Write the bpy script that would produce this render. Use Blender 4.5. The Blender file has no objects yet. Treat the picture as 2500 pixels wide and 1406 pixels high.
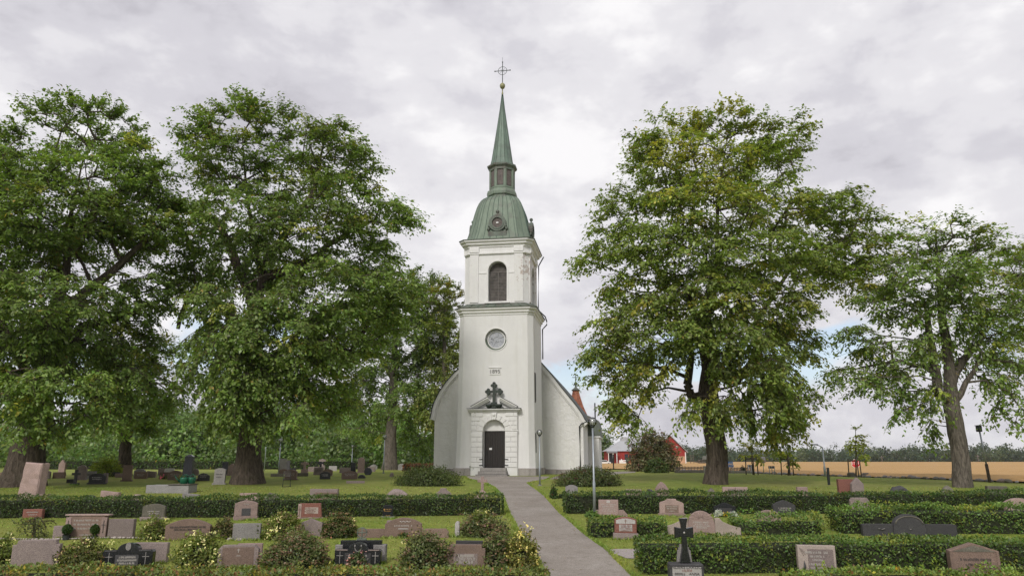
import bpy, bmesh, math, random
import numpy as np
from mathutils import Vector, Matrix, noise as mnoise

# ------------------------------------------------------------------ camera
F_PX, W_PX, CX, CY = 1800.0, 2500.0, 1250.0, 703.0
PITCH = math.atan(422 / 1800.0)
CAM_Z = 4.0
scene = bpy.context.scene
cam_data = bpy.data.cameras.new("camera")
cam_data.sensor_fit = 'HORIZONTAL'
cam_data.sensor_width = 36.0
cam_data.lens = 36.0 * F_PX / W_PX
cam_data.clip_start = 0.1
cam_data.clip_end = 6000
cam = bpy.data.objects.new("camera", cam_data)
scene.collection.objects.link(cam)
cam.location = (0, 0, CAM_Z)
cam.rotation_euler = (math.pi / 2 + PITCH, 0, 0)
scene.camera = cam

# ------------------------------------------------------------------ world: broken overcast
SUN_EL, SUN_AZ = math.radians(38), math.radians(200)     # azimuth clockwise from +Y: behind the camera, a little to the left
world = bpy.data.worlds.new("World")
scene.world = world
world.use_nodes = True
wn, wl = world.node_tree.nodes, world.node_tree.links
wn.clear()
def N(nodes, typ, **kw):
    n = nodes.new(typ)
    for k, v in kw.items():
        setattr(n, k, v)
    return n
w_out = N(wn, 'ShaderNodeOutputWorld')
w_bg = N(wn, 'ShaderNodeBackground')
w_bg.inputs['Strength'].default_value = 0.1
w_sky = N(wn, 'ShaderNodeTexSky', sky_type='NISHITA', sun_disc=False, sun_elevation=SUN_EL, sun_rotation=SUN_AZ, altitude=100, air_density=1.0, dust_density=1.0, ozone_density=1.0)
w_tc = N(wn, 'ShaderNodeTexCoord')
w_sep = N(wn, 'ShaderNodeSeparateXYZ')
wl.new(w_tc.outputs['Generated'], w_sep.inputs[0])
def wmath(op, a, b=None, c=None):
    n = N(wn, 'ShaderNodeMath', operation=op)
    for i, x in enumerate((a, b, c)):
        if x is None: continue
        if isinstance(x, (int, float)): n.inputs[i].default_value = x
        else: wl.new(x, n.inputs[i])
    return n.outputs[0]
zc = wmath('MAXIMUM', w_sep.outputs[2], 0.0)
den = wmath('ADD', zc, 0.30)
cxn = wmath('DIVIDE', w_sep.outputs[0], den)
cyn = wmath('DIVIDE', w_sep.outputs[1], den)
w_cmb = N(wn, 'ShaderNodeCombineXYZ')
wl.new(cxn, w_cmb.inputs[0]); wl.new(cyn, w_cmb.inputs[1]); wl.new(wmath('MULTIPLY', zc, 3.2), w_cmb.inputs[2])
def wnoise(scale, detail, rough, dist, off):
    m = N(wn, 'ShaderNodeMapping'); m.inputs['Location'].default_value = off
    m.inputs['Scale'].default_value = (1, 1, 1.9); wl.new(w_tc.outputs['Generated'], m.inputs['Vector'])
    n = N(wn, 'ShaderNodeTexNoise'); n.inputs['Scale'].default_value = scale; n.inputs['Detail'].default_value = detail
    n.inputs['Roughness'].default_value = rough; n.inputs['Distortion'].default_value = dist
    wl.new(m.outputs[0], n.inputs['Vector'])
    return n.outputs[0]
def wramp(fac, stops):
    r = N(wn, 'ShaderNodeValToRGB'); r.color_ramp.interpolation = 'EASE'
    el = r.color_ramp.elements
    while len(el) < len(stops): el.new(0.5)
    for e, (p, c) in zip(el, stops): e.position = p; e.color = (*c, 1)
    wl.new(fac, r.inputs[0]); return r.outputs[0]
n_big = wnoise(2.6, 4, 0.5, 0.15, (1.3, 0.4, 0))
n_det = wnoise(7.0, 12, 0.58, 0.1, (7.1, 2.2, 1))
n_mix = wmath('ADD', wmath('MULTIPLY', n_big, 0.5), wmath('MULTIPLY', n_det, 0.5))
CL = 10.0
cloud_col = wramp(n_mix, [(0.37, (0.395, 0.385, 0.42)), (0.455, (0.485, 0.475, 0.51)), (0.525, (0.57, 0.56, 0.585)), (0.62, (0.69, 0.68, 0.69))])
w_mul = N(wn, 'ShaderNodeVectorMath', operation='SCALE'); w_mul.inputs['Scale'].default_value = CL
wl.new(cloud_col, w_mul.inputs[0])
# gaps of blue low over the horizon
n_gap = wnoise(3.4, 8, 0.55, 0.3, (4.4, 9.2, 2))
low = wramp(zc, [(0.03, (0.0, 0, 0)), (0.07, (0.8, .8, .8)), (0.12, (1.0, 1, 1)), (0.22, (0.0, 0, 0))])
gap_in = wmath('ADD', n_gap, wmath('MULTIPLY', low, 0.17))
gap = wramp(gap_in, [(0.665, (0, 0, 0)), (0.74, (1, 1, 1))])
w_mix = N(wn, 'ShaderNodeMixRGB')
wl.new(wmath('MULTIPLY', gap, 0.6), w_mix.inputs['Fac']); wl.new(w_mul.outputs[0], w_mix.inputs[1]); wl.new(w_sky.outputs[0], w_mix.inputs[2])
wl.new(w_mix.outputs[0], w_bg.inputs['Color'])
wl.new(w_bg.outputs[0], w_out.inputs[0])

sun_data = bpy.data.lights.new("sun", 'SUN')
sun_data.energy = 1.5
sun_data.angle = math.radians(14)
sun_data.color = (1.0, 0.96, 0.9)
sun = bpy.data.objects.new("sun", sun_data)
scene.collection.objects.link(sun)
sd = Vector((math.sin(SUN_AZ) * math.cos(SUN_EL), math.cos(SUN_AZ) * math.cos(SUN_EL), math.sin(SUN_EL)))
sun.rotation_euler = (-sd).to_track_quat('-Z', 'Y').to_euler()

scene.view_settings.view_transform = 'Standard'
scene.view_settings.look = 'None'
scene.view_settings.gamma = 1.0
scene.view_settings.exposure = 0.5
scene.view_settings.use_curve_mapping = False
scene.render.engine = 'CYCLES'
scene.cycles.max_bounces = 5
scene.cycles.diffuse_bounces = 3
scene.cycles.transmission_bounces = 4
scene.cycles.transparent_max_bounces = 6
scene.cycles.use_denoising = True
scene.cycles.use_adaptive_sampling = True
scene.cycles.adaptive_threshold = 0.015
try:
    scene.cycles.denoiser = 'OPENIMAGEDENOISE'
except Exception:
    pass

# ------------------------------------------------------------------ helpers
random.seed(7)
RNG = np.random.default_rng(7)
COL = scene.collection

def lerp_table(tab, x):
    if x <= tab[0][0]: return tab[0][1]
    for (a, va), (b, vb) in zip(tab, tab[1:]):
        if x <= b:
            t = (x - a) / (b - a); t = t * t * (3 - 2 * t) * 0.35 + t * 0.65
            return va + (vb - va) * t
    return tab[-1][1]
GROUND = [(-20, -3.5), (10, -3.2), (19, -2.8), (31, -2.17), (46, -1.5), (58, -1.08), (76, -1.08), (95, -1.12), (115, -1.2), (170, -1.3), (250, -1.05), (600, -1.0), (4000, -1.0)]
def sstep(a, b, x):
    t = min(1, max(0, (x - a) / (b - a))); return t * t * (3 - 2 * t)
def gz(x, y):
    z = lerp_table(GROUND, y)
    z -= 0.65 * sstep(15, 48, x) * sstep(44, 66, y) * (1 - sstep(110, 240, y))
    z += 0.025 * math.sin(x * 0.31 + 1.3) * math.sin(y * 0.23) * (1 if y < 120 else 0)
    return CAM_Z + z
def ray(px, py):
    u = (px - CX) / F_PX; v = (CY - py) / F_PX
    return Vector((u, math.cos(PITCH) - v * math.sin(PITCH), math.sin(PITCH) + v * math.cos(PITCH)))
def at(px, py, d):
    r = ray(px, py); return Vector((0, 0, CAM_Z)) + r * (d / r.y)
def ground_at(px, py):
    r = ray(px, py)
    lo, hi = 5.0, 5.0
    while hi < 1500:
        p = r * (hi / r.y)
        if CAM_Z + p.z < gz(p.x, p.y): break
        lo = hi; hi *= 1.03
    for _ in range(30):
        m = (lo + hi) / 2; p = r * (m / r.y)
        if CAM_Z + p.z < gz(p.x, p.y): hi = m
        else: lo = m
    p = r * (hi / r.y)
    return Vector((p.x, p.y, gz(p.x, p.y)))
def on_ground(px, d):
    # the point of the ground at depth d straight below image column px near the horizon
    x = 0.0; p = None; py = 1150
    for _ in range(6):
        r = ray(px, py); x = r.x * d / r.y
        z = gz(x, d) - CAM_Z
        k = z / d
        v = (k * math.cos(PITCH) - math.sin(PITCH)) / (math.cos(PITCH) + k * math.sin(PITCH))
        py = CY - v * F_PX
    return Vector((x, d, gz(x, d)))
def mpp(py, d):
    return d / ray(CX, py).y / F_PX      # metres per photo pixel across, at depth d

def tag(o, label=None, cat=None, group=None, kind=None):
    if label: o["label"] = label
    if cat: o["category"] = cat
    if group: o["group"] = group
    if kind: o["kind"] = kind
    return o
def empty(name, loc, rz=0.0, rx=0.0, ry=0.0):
    o = bpy.data.objects.new(name, None); COL.objects.link(o)
    o.location = loc; o.rotation_euler = (rx, ry, rz); o.empty_display_size = 0.3
    return o
def link(name, me, mat=None, parent=None, loc=None, rot=None):
    o = bpy.data.objects.new(name, me); COL.objects.link(o)
    if mat is not None and not me.materials:
        for m in (mat if isinstance(mat, (list, tuple)) else [mat]): me.materials.append(m)
    if parent is not None: o.parent = parent
    if loc is not None: o.location = loc
    if rot is not None: o.rotation_euler = rot
    return o

class MB:
    """collects boxes, prisms, tubes and lathes; build() links them as one mesh object"""
    def __init__(s): s.v = []; s.f = []; s.mi = []; s.sm = []
    def add(s, vs, fs, m=0, smooth=False):
        b = len(s.v); s.v += [tuple(v) for v in vs]
        for f in fs: s.f.append([b + i for i in f]); s.mi.append(m); s.sm.append(smooth)
        return s
    def box(s, x0, x1, y0, y1, z0, z1, m=0):
        vs = [(x, y, z) for z in (z0, z1) for y in (y0, y1) for x in (x0, x1)]
        return s.add(vs, [(0, 2, 3, 1), (4, 5, 7, 6), (0, 1, 5, 4), (2, 6, 7, 3), (0, 4, 6, 2), (1, 3, 7, 5)], m)
    def bbox(s, x0, x1, y0, y1, z0, z1, b=0.02, m=0):
        """box with its edges chamfered by b"""
        xs, ys, zs = (x0, x1), (y0, y1), (z0, z1)
        bm = bmesh.new()
        for z in zs:
            for y in ys:
                for x in xs: bm.verts.new((x, y, z))
        bm.verts.ensure_lookup_table()
        for f in [(0, 2, 3, 1), (4, 5, 7, 6), (0, 1, 5, 4), (2, 6, 7, 3), (0, 4, 6, 2), (1, 3, 7, 5)]: bm.faces.new([bm.verts[i] for i in f])
        bmesh.ops.bevel(bm, geom=list(bm.edges), offset=b, segments=1, affect='EDGES')
        bm.verts.index_update()
        s.add([v.co[:] for v in bm.verts], [[v.index for v in f.verts] for f in bm.faces], m); bm.free(); return s
    def prism(s, pts, y0, y1, m=0, bev=0.0):
        """outline in (x, z) given counter-clockwise seen from -y, extruded from y0 (front) to y1"""
        n = len(pts)
        if bev > 0:
            c = inset(pts, bev)
            vs = [(x, y0, z) for x, z in c] + [(x, y0 + bev, z) for x, z in pts] + [(x, y1, z) for x, z in pts]
            fs = [tuple(range(n))] + [(i, i + n, (i + 1) % n + n, (i + 1) % n) for i in range(n)] + [(i + n, i + 2 * n, (i + 1) % n + 2 * n, (i + 1) % n + n) for i in range(n)] + [tuple(range(3 * n - 1, 2 * n - 1, -1))]
            return s.add(vs, fs, m)
        vs = [(x, y0, z) for x, z in pts] + [(x, y1, z) for x, z in pts]
        fs = [tuple(range(n)), tuple(range(2 * n - 1, n - 1, -1))] + [(i, i + n, (i + 1) % n + n, (i + 1) % n) for i in range(n)]
        return s.add(vs, fs, m)
    def loft(s, rings, m=0, closed=True, cap0=True, cap1=True, smooth=False):
        n = len(rings[0]); vs = [p for r in rings for p in r]; fs = []
        for k in range(len(rings) - 1):
            for i in range(n if closed else n - 1):
                j = (i + 1) % n
                fs.append((k * n + i, k * n + j, (k + 1) * n + j, (k + 1) * n + i))
        b = len(s.v)
        s.add(vs, fs, m, smooth)
        if closed and cap0: s.f.append([b + i for i in range(n - 1, -1, -1)]); s.mi.append(m); s.sm.append(False)
        if closed and cap1: s.f.append([b + (len(rings) - 1) * n + i for i in range(n)]); s.mi.append(m); s.sm.append(False)
        return s
    def lathe(s, prof, c=(0, 0, 0), n=16, m=0, smooth=True):
        rings = [[(c[0] + r * math.cos(2 * math.pi * i / n), c[1] + r * math.sin(2 * math.pi * i / n), c[2] + z) for i in range(n)] for r, z in prof]
        return s.loft(rings, m, smooth=smooth)
    def tube(s, pts, r, n=8, m=0, smooth=True):
        pts = [Vector(p) for p in pts]; rings = []
        for i, p in enumerate(pts):
            d = (pts[min(i + 1, len(pts) - 1)] - pts[max(i - 1, 0)]).normalized()
            a = d.cross(Vector((0, 0, 1)));
            if a.length < 1e-3: a = d.cross(Vector((0, 1, 0)))
            a.normalize(); b = a.cross(d)
            rr = r[i] if isinstance(r, (list, tuple)) else r
            rings.append([tuple(p + (a * math.cos(-2 * math.pi * k / n) + b * math.sin(-2 * math.pi * k / n)) * rr) for k in range(n)])
        return s.loft(rings, m, smooth=smooth)
    def sphere(s, c, r, n=14, m=0, sz=1.0):
        k = n // 2
        return s.lathe([(max(1e-4, r * math.sin(math.pi * i / k)), -r * sz * math.cos(math.pi * i / k)) for i in range(k + 1)], c, n, m)
    def mesh(s, name):
        me = bpy.data.meshes.new(name); me.from_pydata(s.v, [], s.f)
        me.polygons.foreach_set('material_index', s.mi); me.polygons.foreach_set('use_smooth', s.sm)
        me.update(); return me
    def build(s, name, mat, parent=None, loc=None, rot=None):
        return link(name, s.mesh(name), mat, parent, loc, rot)

def inset(pts, d):
    n = len(pts); out = []
    for i in range(n):
        p0, p1, p2 = Vector(pts[i - 1]), Vector(pts[i]), Vector(pts[(i + 1) % n])
        a = (p1 - p0); b = (p2 - p1)
        if a.length < 1e-6 or b.length < 1e-6: out.append(tuple(p1)); continue
        a.normalize(); b.normalize()
        na = Vector((-a.y, a.x)); nb = Vector((-b.y, b.x))
        k = na + nb; den = max(0.35, 1 + na.dot(nb))
        q = p1 + k * (d / den); out.append((q.x, q.y))
    return out

def quads_mesh(name, V, cols=None, nv=4):
    """V: (n, nv, 3) array of separate faces; cols (n, 3) colour per face"""
    n = len(V); me = bpy.data.meshes.new(name)
    me.vertices.add(n * nv); me.vertices.foreach_set('co', np.ascontiguousarray(V, dtype=np.float32).ravel())
    me.loops.add(n * nv); me.loops.foreach_set('vertex_index', np.arange(n * nv, dtype=np.int32))
    me.polygons.add(n); me.polygons.foreach_set('loop_start', np.arange(0, n * nv, nv, dtype=np.int32))
    if cols is not None:
        ca = me.color_attributes.new('tint', 'FLOAT_COLOR', 'POINT')
        c4 = np.ones((n, nv, 4), dtype=np.float32); c4[:, :, :3] = np.asarray(cols, dtype=np.float32)[:, None, :]
        ca.data.foreach_set('color', c4.ravel())
    me.update(calc_edges=True); return me
def unit(a):
    return a / np.maximum(1e-9, np.linalg.norm(a, axis=-1, keepdims=True))
def leaf_quads(P, A, Nrm, L, Wd, fold=0.18):
    """pointed leaves: P base points, A axis, Nrm rough normal, L length, Wd width"""
    A = unit(A); S = unit(np.cross(A, Nrm)); Nn = np.cross(S, A)
    L = np.asarray(L)[:, None]; Wd = np.asarray(Wd)[:, None]
    b = P; t = P + A * L - Nn * (L * fold)
    l = P + A * L * 0.45 + S * Wd * 0.5; r = P + A * L * 0.45 - S * Wd * 0.5
    return np.stack([b, r, t, l], axis=1)

# ------------------------------------------------------------------ materials
def newmat(name):
    m = bpy.data.materials.new(name); m.use_nodes = True
    nt = m.node_tree; b = nt.nodes['Principled BSDF']
    return m, nt.nodes, nt.links, b
def ramp_node(nd, lk, fac, stops, interp='LINEAR'):
    r = nd.new('ShaderNodeValToRGB'); r.color_ramp.interpolation = interp
    el = r.color_ramp.elements
    while len(el) < len(stops): el.new(0.5)
    for e, (p, c) in zip(el, stops): e.position = p; e.color = (*c, 1)
    lk.new(fac, r.inputs[0]); return r.outputs[0]
def noise_node(nd, lk, vec, scale, detail=4, rough=0.55, dist=0.0):
    n = nd.new('ShaderNodeTexNoise'); n.inputs['Scale'].default_value = scale; n.inputs['Detail'].default_value = detail
    n.inputs['Roughness'].default_value = rough; n.inputs['Distortion'].default_value = dist
    lk.new(vec, n.inputs['Vector']); return n.outputs[0]
def mixc(nd, lk, fac, a, b, mode='MIX'):
    n = nd.new('ShaderNodeMixRGB'); n.blend_type = mode
    for i, x in enumerate((fac, a, b)):
        if isinstance(x, (int, float)): n.inputs[i].default_value = x
        elif isinstance(x, tuple): n.inputs[i].default_value = (*x, 1)
        else: lk.new(x, n.inputs[i])
    return n.outputs[0]
def bump(nd, lk, b, h, strength, dist):
    n = nd.new('ShaderNodeBump'); n.inputs['Strength'].default_value = strength; n.inputs['Distance'].default_value = dist
    lk.new(h, n.inputs['Height']); lk.new(n.outputs[0], b.inputs['Normal'])
def simple(name, c, rough=0.7, metal=0.0, var=0.12, scale=6.0, bmp=0.0, spec=0.4, coord='Object'):
    m, nd, lk, b = newmat(name)
    tc = nd.new('ShaderNodeTexCoord').outputs[coord]
    n1 = noise_node(nd, lk, tc, scale, 6, 0.6)
    lo = tuple(max(0, x * (1 - var * 2)) for x in c); hi = tuple(min(1, x * (1 + var * 2)) for x in c)
    lk.new(ramp_node(nd, lk, n1, [(0.3, lo), (0.7, hi)]), b.inputs['Base Color'])
    b.inputs['Roughness'].default_value = rough; b.inputs['Metallic'].default_value = metal
    b.inputs['Specular IOR Level'].default_value = spec
    if bmp: bump(nd, lk, b, noise_node(nd, lk, tc, scale * 5, 5, 0.6), bmp, 0.02)
    return m
def granite(name, c, speck, rough=0.75, polish=False, lichen=0.25):
    m, nd, lk, b = newmat(name)
    geo = nd.new('ShaderNodeTexCoord').outputs['Object']
    oi = nd.new('ShaderNodeObjectInfo')
    add = nd.new('ShaderNodeVectorMath'); add.operation = 'ADD'
    cmb = nd.new('ShaderNodeCombineXYZ')
    mu = nd.new('ShaderNodeMath'); mu.operation = 'MULTIPLY'; mu.inputs[1].default_value = 37.0
    lk.new(oi.outputs['Random'], mu.inputs[0]); lk.new(mu.outputs[0], cmb.inputs[0]); lk.new(mu.outputs[0], cmb.inputs[1])
    lk.new(geo, add.inputs[0]); lk.new(cmb.outputs[0], add.inputs[1]); v = add.outputs[0]
    n1 = noise_node(nd, lk, v, 70, 3, 0.7)
    base = ramp_node(nd, lk, n1, [(0.34, speck), (0.5, c), (0.66, tuple(min(1, x * 1.35 + .015) for x in c))])
    n2 = noise_node(nd, lk, v, 2.6, 7, 0.65, 0.4)
    base = mixc(nd, lk, ramp_node(nd, lk, n2, [(0.4, (0, 0, 0)), (0.75, (lichen * 2,) * 3)]), base, tuple(x * 0.45 + 0.02 for x in c))
    n3 = noise_node(nd, lk, v, 9, 8, 0.7)
    base = mixc(nd, lk, ramp_node(nd, lk, n3, [(0.6, (0, 0, 0)), (0.72, (lichen,) * 3)]), base, (0.36, 0.36, 0.31))
    # dull or bright from stone to stone
    hv = nd.new('ShaderNodeHueSaturation')
    mr = nd.new('ShaderNodeMapRange'); mr.inputs[3].default_value = 0.82; mr.inputs[4].default_value = 1.18
    lk.new(oi.outputs['Random'], mr.inputs[0]); lk.new(mr.outputs[0], hv.inputs['Value']); lk.new(base, hv.inputs['Color'])
    lk.new(hv.outputs[0], b.inputs['Base Color'])
    b.inputs['Roughness'].default_value = 0.22 if polish else rough
    b.inputs['Specular IOR Level'].default_value = 0.5 if polish else 0.25
    if not polish: bump(nd, lk, b, n3, 0.35, 0.012)
    return m
def leaf_mat(name, trans=0.3, gloss=0.05, gain=1.0):
    m, nd, lk, b = newmat(name)
    nd.remove(b)
    at_ = nd.new('ShaderNodeAttribute'); at_.attribute_name = 'tint'
    d = nd.new('ShaderNodeBsdfDiffuse'); t = nd.new('ShaderNodeBsdfTranslucent'); g = nd.new('ShaderNodeBsdfGlossy')
    g.inputs['Roughness'].default_value = 0.45
    lk.new(at_.outputs['Color'], d.inputs['Color'])
    lk.new(mixc(nd, lk, 1.0, at_.outputs['Color'], tuple(trans * 2 * x for x in (1.0, 1.1, 0.5)), 'MULTIPLY'), t.inputs['Color'])
    a = nd.new('ShaderNodeAddShader')
    lk.new(d.outputs[0], a.inputs[0]); lk.new(t.outputs[0], a.inputs[1])
    c = nd.new('ShaderNodeMixShader'); c.inputs[0].default_value = gloss
    lk.new(a.outputs[0], c.inputs[1]); lk.new(g.outputs[0], c.inputs[2])
    lk.new(c.outputs[0], nd['Material Output'].inputs[0])
    return m
# ------------------------------------------------------------------ surface materials
def make_lawn():
    m, nd, lk, b = newmat('lawn_grass')
    tc = nd.new('ShaderNodeTexCoord').outputs['Object']
    big = noise_node(nd, lk, tc, 0.16, 5, 0.6, 0.3)
    mid = noise_node(nd, lk, tc, 1.3, 6, 0.65)
    mp = nd.new('ShaderNodeMapping'); mp.inputs['Scale'].default_value = (1, 0.35, 1); lk.new(tc, mp.inputs[0])
    fine = noise_node(nd, lk, mp.outputs[0], 26, 5, 0.75)
    c = ramp_node(nd, lk, mid, [(0.28, (0.125, 0.18, 0.026)), (0.5, (0.205, 0.26, 0.046)), (0.72, (0.30, 0.32, 0.08))])
    c = mixc(nd, lk, ramp_node(nd, lk, big, [(0.38, (0, 0, 0)), (0.62, (0.6,) * 3)]), c, (0.30, 0.285, 0.09))
    c = mixc(nd, lk, ramp_node(nd, lk, fine, [(0.3, (0.5,) * 3), (0.6, (0, 0, 0))]), c, (0.05, 0.07, 0.014))
    c = mixc(nd, lk, ramp_node(nd, lk, noise_node(nd, lk, tc, 7.0, 4, 0.7), [(0.66, (0, 0, 0)), (0.72, (0.55,) * 3)]), c, (0.27, 0.21, 0.09))
    lk.new(c, b.inputs['Base Color']); b.inputs['Roughness'].default_value = 0.9; b.inputs['Specular IOR Level'].default_value = 0.1
    bump(nd, lk, b, fine, 0.7, 0.05); return m
def make_path():
    m, nd, lk, b = newmat('path_gravel')
    tc = nd.new('ShaderNodeTexCoord').outputs['Object']
    big = noise_node(nd, lk, tc, 0.5, 6, 0.6, 0.4); fine = noise_node(nd, lk, tc, 34, 4, 0.75); mid = noise_node(nd, lk, tc, 4, 6, 0.65)
    c = ramp_node(nd, lk, big, [(0.3, (0.26, 0.228, 0.195)), (0.5, (0.315, 0.28, 0.245)), (0.7, (0.37, 0.335, 0.30))])
    c = mixc(nd, lk, ramp_node(nd, lk, fine, [(0.36, (0.75,) * 3), (0.52, (0, 0, 0))]), c, (0.12, 0.105, 0.095))
    c = mixc(nd, lk, ramp_node(nd, lk, fine, [(0.55, (0, 0, 0)), (0.68, (0.6,) * 3)]), c, (0.45, 0.43, 0.41))
    c = mixc(nd, lk, ramp_node(nd, lk, mid, [(0.5, (0, 0, 0)), (0.72, (0.55,) * 3)]), c, (0.17, 0.145, 0.115))
    lk.new(c, b.inputs['Base Color']); b.inputs['Roughness'].default_value = 0.95; b.inputs['Specular IOR Level'].default_value = 0.15
    bump(nd, lk, b, fine, 0.5, 0.02); return m
def make_wheat():
    m, nd, lk, b = newmat('ripe_wheat')
    tc = nd.new('ShaderNodeTexCoord').outputs['Object']
    mp = nd.new('ShaderNodeMapping'); mp.inputs['Scale'].default_value = (0.35, 1.6, 1); lk.new(tc, mp.inputs[0])
    a = noise_node(nd, lk, mp.outputs[0], 0.06, 6, 0.65); f = noise_node(nd, lk, mp.outputs[0], 1.1, 5, 0.8)
    c = ramp_node(nd, lk, a, [(0.3, (0.43, 0.265, 0.112)), (0.7, (0.53, 0.35, 0.16))])
    c = mixc(nd, lk, ramp_node(nd, lk, f, [(0.3, (0.45,) * 3), (0.6, (0, 0, 0))]), c, (0.27, 0.145, 0.05))
    lk.new(c, b.inputs['Base Color']); b.inputs['Roughness'].default_value = 0.9; b.inputs['Specular IOR Level'].default_value = 0.1
    bump(nd, lk, b, f, 0.6, 0.2); return m
M = {}
M['lawn'] = make_lawn(); M['path'] = make_path(); M['wheat'] = make_wheat()
M['gravel'] = granite('loose_gravel', (0.33, 0.29, 0.28), (0.12, 0.10, 0.10))

# ------------------------------------------------------------------ ground sheet
def axis(segs):
    out = [segs[0][0]]
    for a, b_, st in segs:
        n = max(1, round((b_ - a) / st)); out += [a + (b_ - a) * (i + 1) / n for i in range(n)]
    return out
gx = axis([(-4000, -400, 600), (-400, -100, 30), (-100, -60, 5), (-60, 60, 1.0), (60, 100, 5), (100, 400, 30), (400, 4000, 600)])
gy = axis([(-30, 5, 5), (5, 70, 0.7), (70, 130, 2), (130, 300, 5), (300, 700, 20), (700, 5000, 430)])
verts = [(x, y, gz(x, y)) for y in gy for x in gx]
nx = len(gx)
faces = [(j * nx + i, j * nx + i + 1, (j + 1) * nx + i + 1, (j + 1) * nx + i) for j in range(len(gy) - 1) for i in range(nx - 1)]
me = bpy.data.meshes.new('ground'); me.from_pydata(verts, [], faces); me.polygons.foreach_set('use_smooth', [True] * len(faces)); me.update()
tag(link('ground', me, M['lawn']), kind='structure')

def strip(name, pairs, mat, lift, sub=14, across=10):
    """a sheet on the ground between pairs of image points (left, right)"""
    P = [(ground_at(*a), ground_at(*b_)) for a, b_ in pairs]
    rows = []
    for (a0, b0), (a1, b1) in zip(P, P[1:]):
        for k in range(sub):
            t = k / sub; rows.append((a0.lerp(a1, t), b0.lerp(b1, t)))
    rows.append(P[-1])
    vs = []
    for a, b_ in rows:
        for k in range(across + 1):
            p = a.lerp(b_, k / across)
            e = 0.0
            if k in (0, across): 
                e = 0.05 * mnoise.noise(Vector((p.x * 2.1, p.y * 2.1, k)))
            vs.append((p.x + e, p.y, gz(p.x, p.y) + lift))
    n = across + 1
    fs = [(j * n + i, j * n + i + 1, (j + 1) * n + i + 1, (j + 1) * n + i) for j in range(len(rows) - 1) for i in range(across)]
    me = bpy.data.meshes.new(name); me.from_pydata(vs, [], fs); me.polygons.foreach_set('use_smooth', [True] * len(fs)); me.update()
    return tag(link(name, me, mat), kind='structure')
PATH_PAIRS = [((1440, 1600), (1800, 1600)), ((1335, 1412), (1552, 1412)), ((1302, 1342), (1482, 1342)), ((1268, 1300), (1424, 1302)), ((1243, 1255), (1371, 1255)), ((1228, 1212), (1332, 1212)), ((1207, 1190), (1303, 1190)), ((1186, 1178), (1288, 1179)), ((1145, 1169.5), (1335, 1170)), ((1133, 1162), (1352, 1163))]
strip('path', PATH_PAIRS, M['path'], 0.012)
strip('path', [((1352, 1163), (1335, 1170)), ((1400, 1160), (1400, 1166)), ((1470, 1154), (1475, 1159)), ((1548, 1149.5), (1552, 1153))], M['path'], 0.01, 10, 4)
strip('gravel_patch', [((1490, 1341), (1485, 1347)), ((1530, 1340), (1530, 1363)), ((1580, 1340), (1580, 1365))], M['gravel'], 0.016, 8, 5)

# ------------------------------------------------------------------ field beyond the churchyard
EDGE = [(1240, 1146), (1440, 1147), (1500, 1146), (1600, 1148), (1700, 1150), (1830, 1155), (1960, 1160), (2090, 1164), (2250, 1169), (2420, 1176), (2600, 1184), (2900, 1200)]
edge_w = [ground_at(*p) for p in EDGE]
cols_ = []
for (p0, w0), (p1, w1) in zip(zip(EDGE, edge_w), zip(EDGE[1:], edge_w[1:])):
    for k in range(8):
        t = k / 8; w = w0.lerp(w1, t); cols_.append((w.x, w.y))
vs, fs = [], []
FAR = 640.0; NR = 60
for (x, y) in cols_:
    for j in range(NR + 1):
        t = (j / NR); d = y * (FAR / y) ** t; xx = x * d / y
        vs.append((xx, d, gz(xx, d) + 0.12 + 0.5 * min(1, j / 1.0) * 0.6))
for i in range(len(cols_) - 1):
    for j in range(NR):
        a = i * (NR + 1) + j; fs.append((a, a + NR + 1, a + NR + 2, a + 1))
me = bpy.data.meshes.new('wheat_field'); me.from_pydata(vs, [], fs); me.update()
tag(link('wheat_field', me, M['wheat']), kind='structure')
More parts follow.
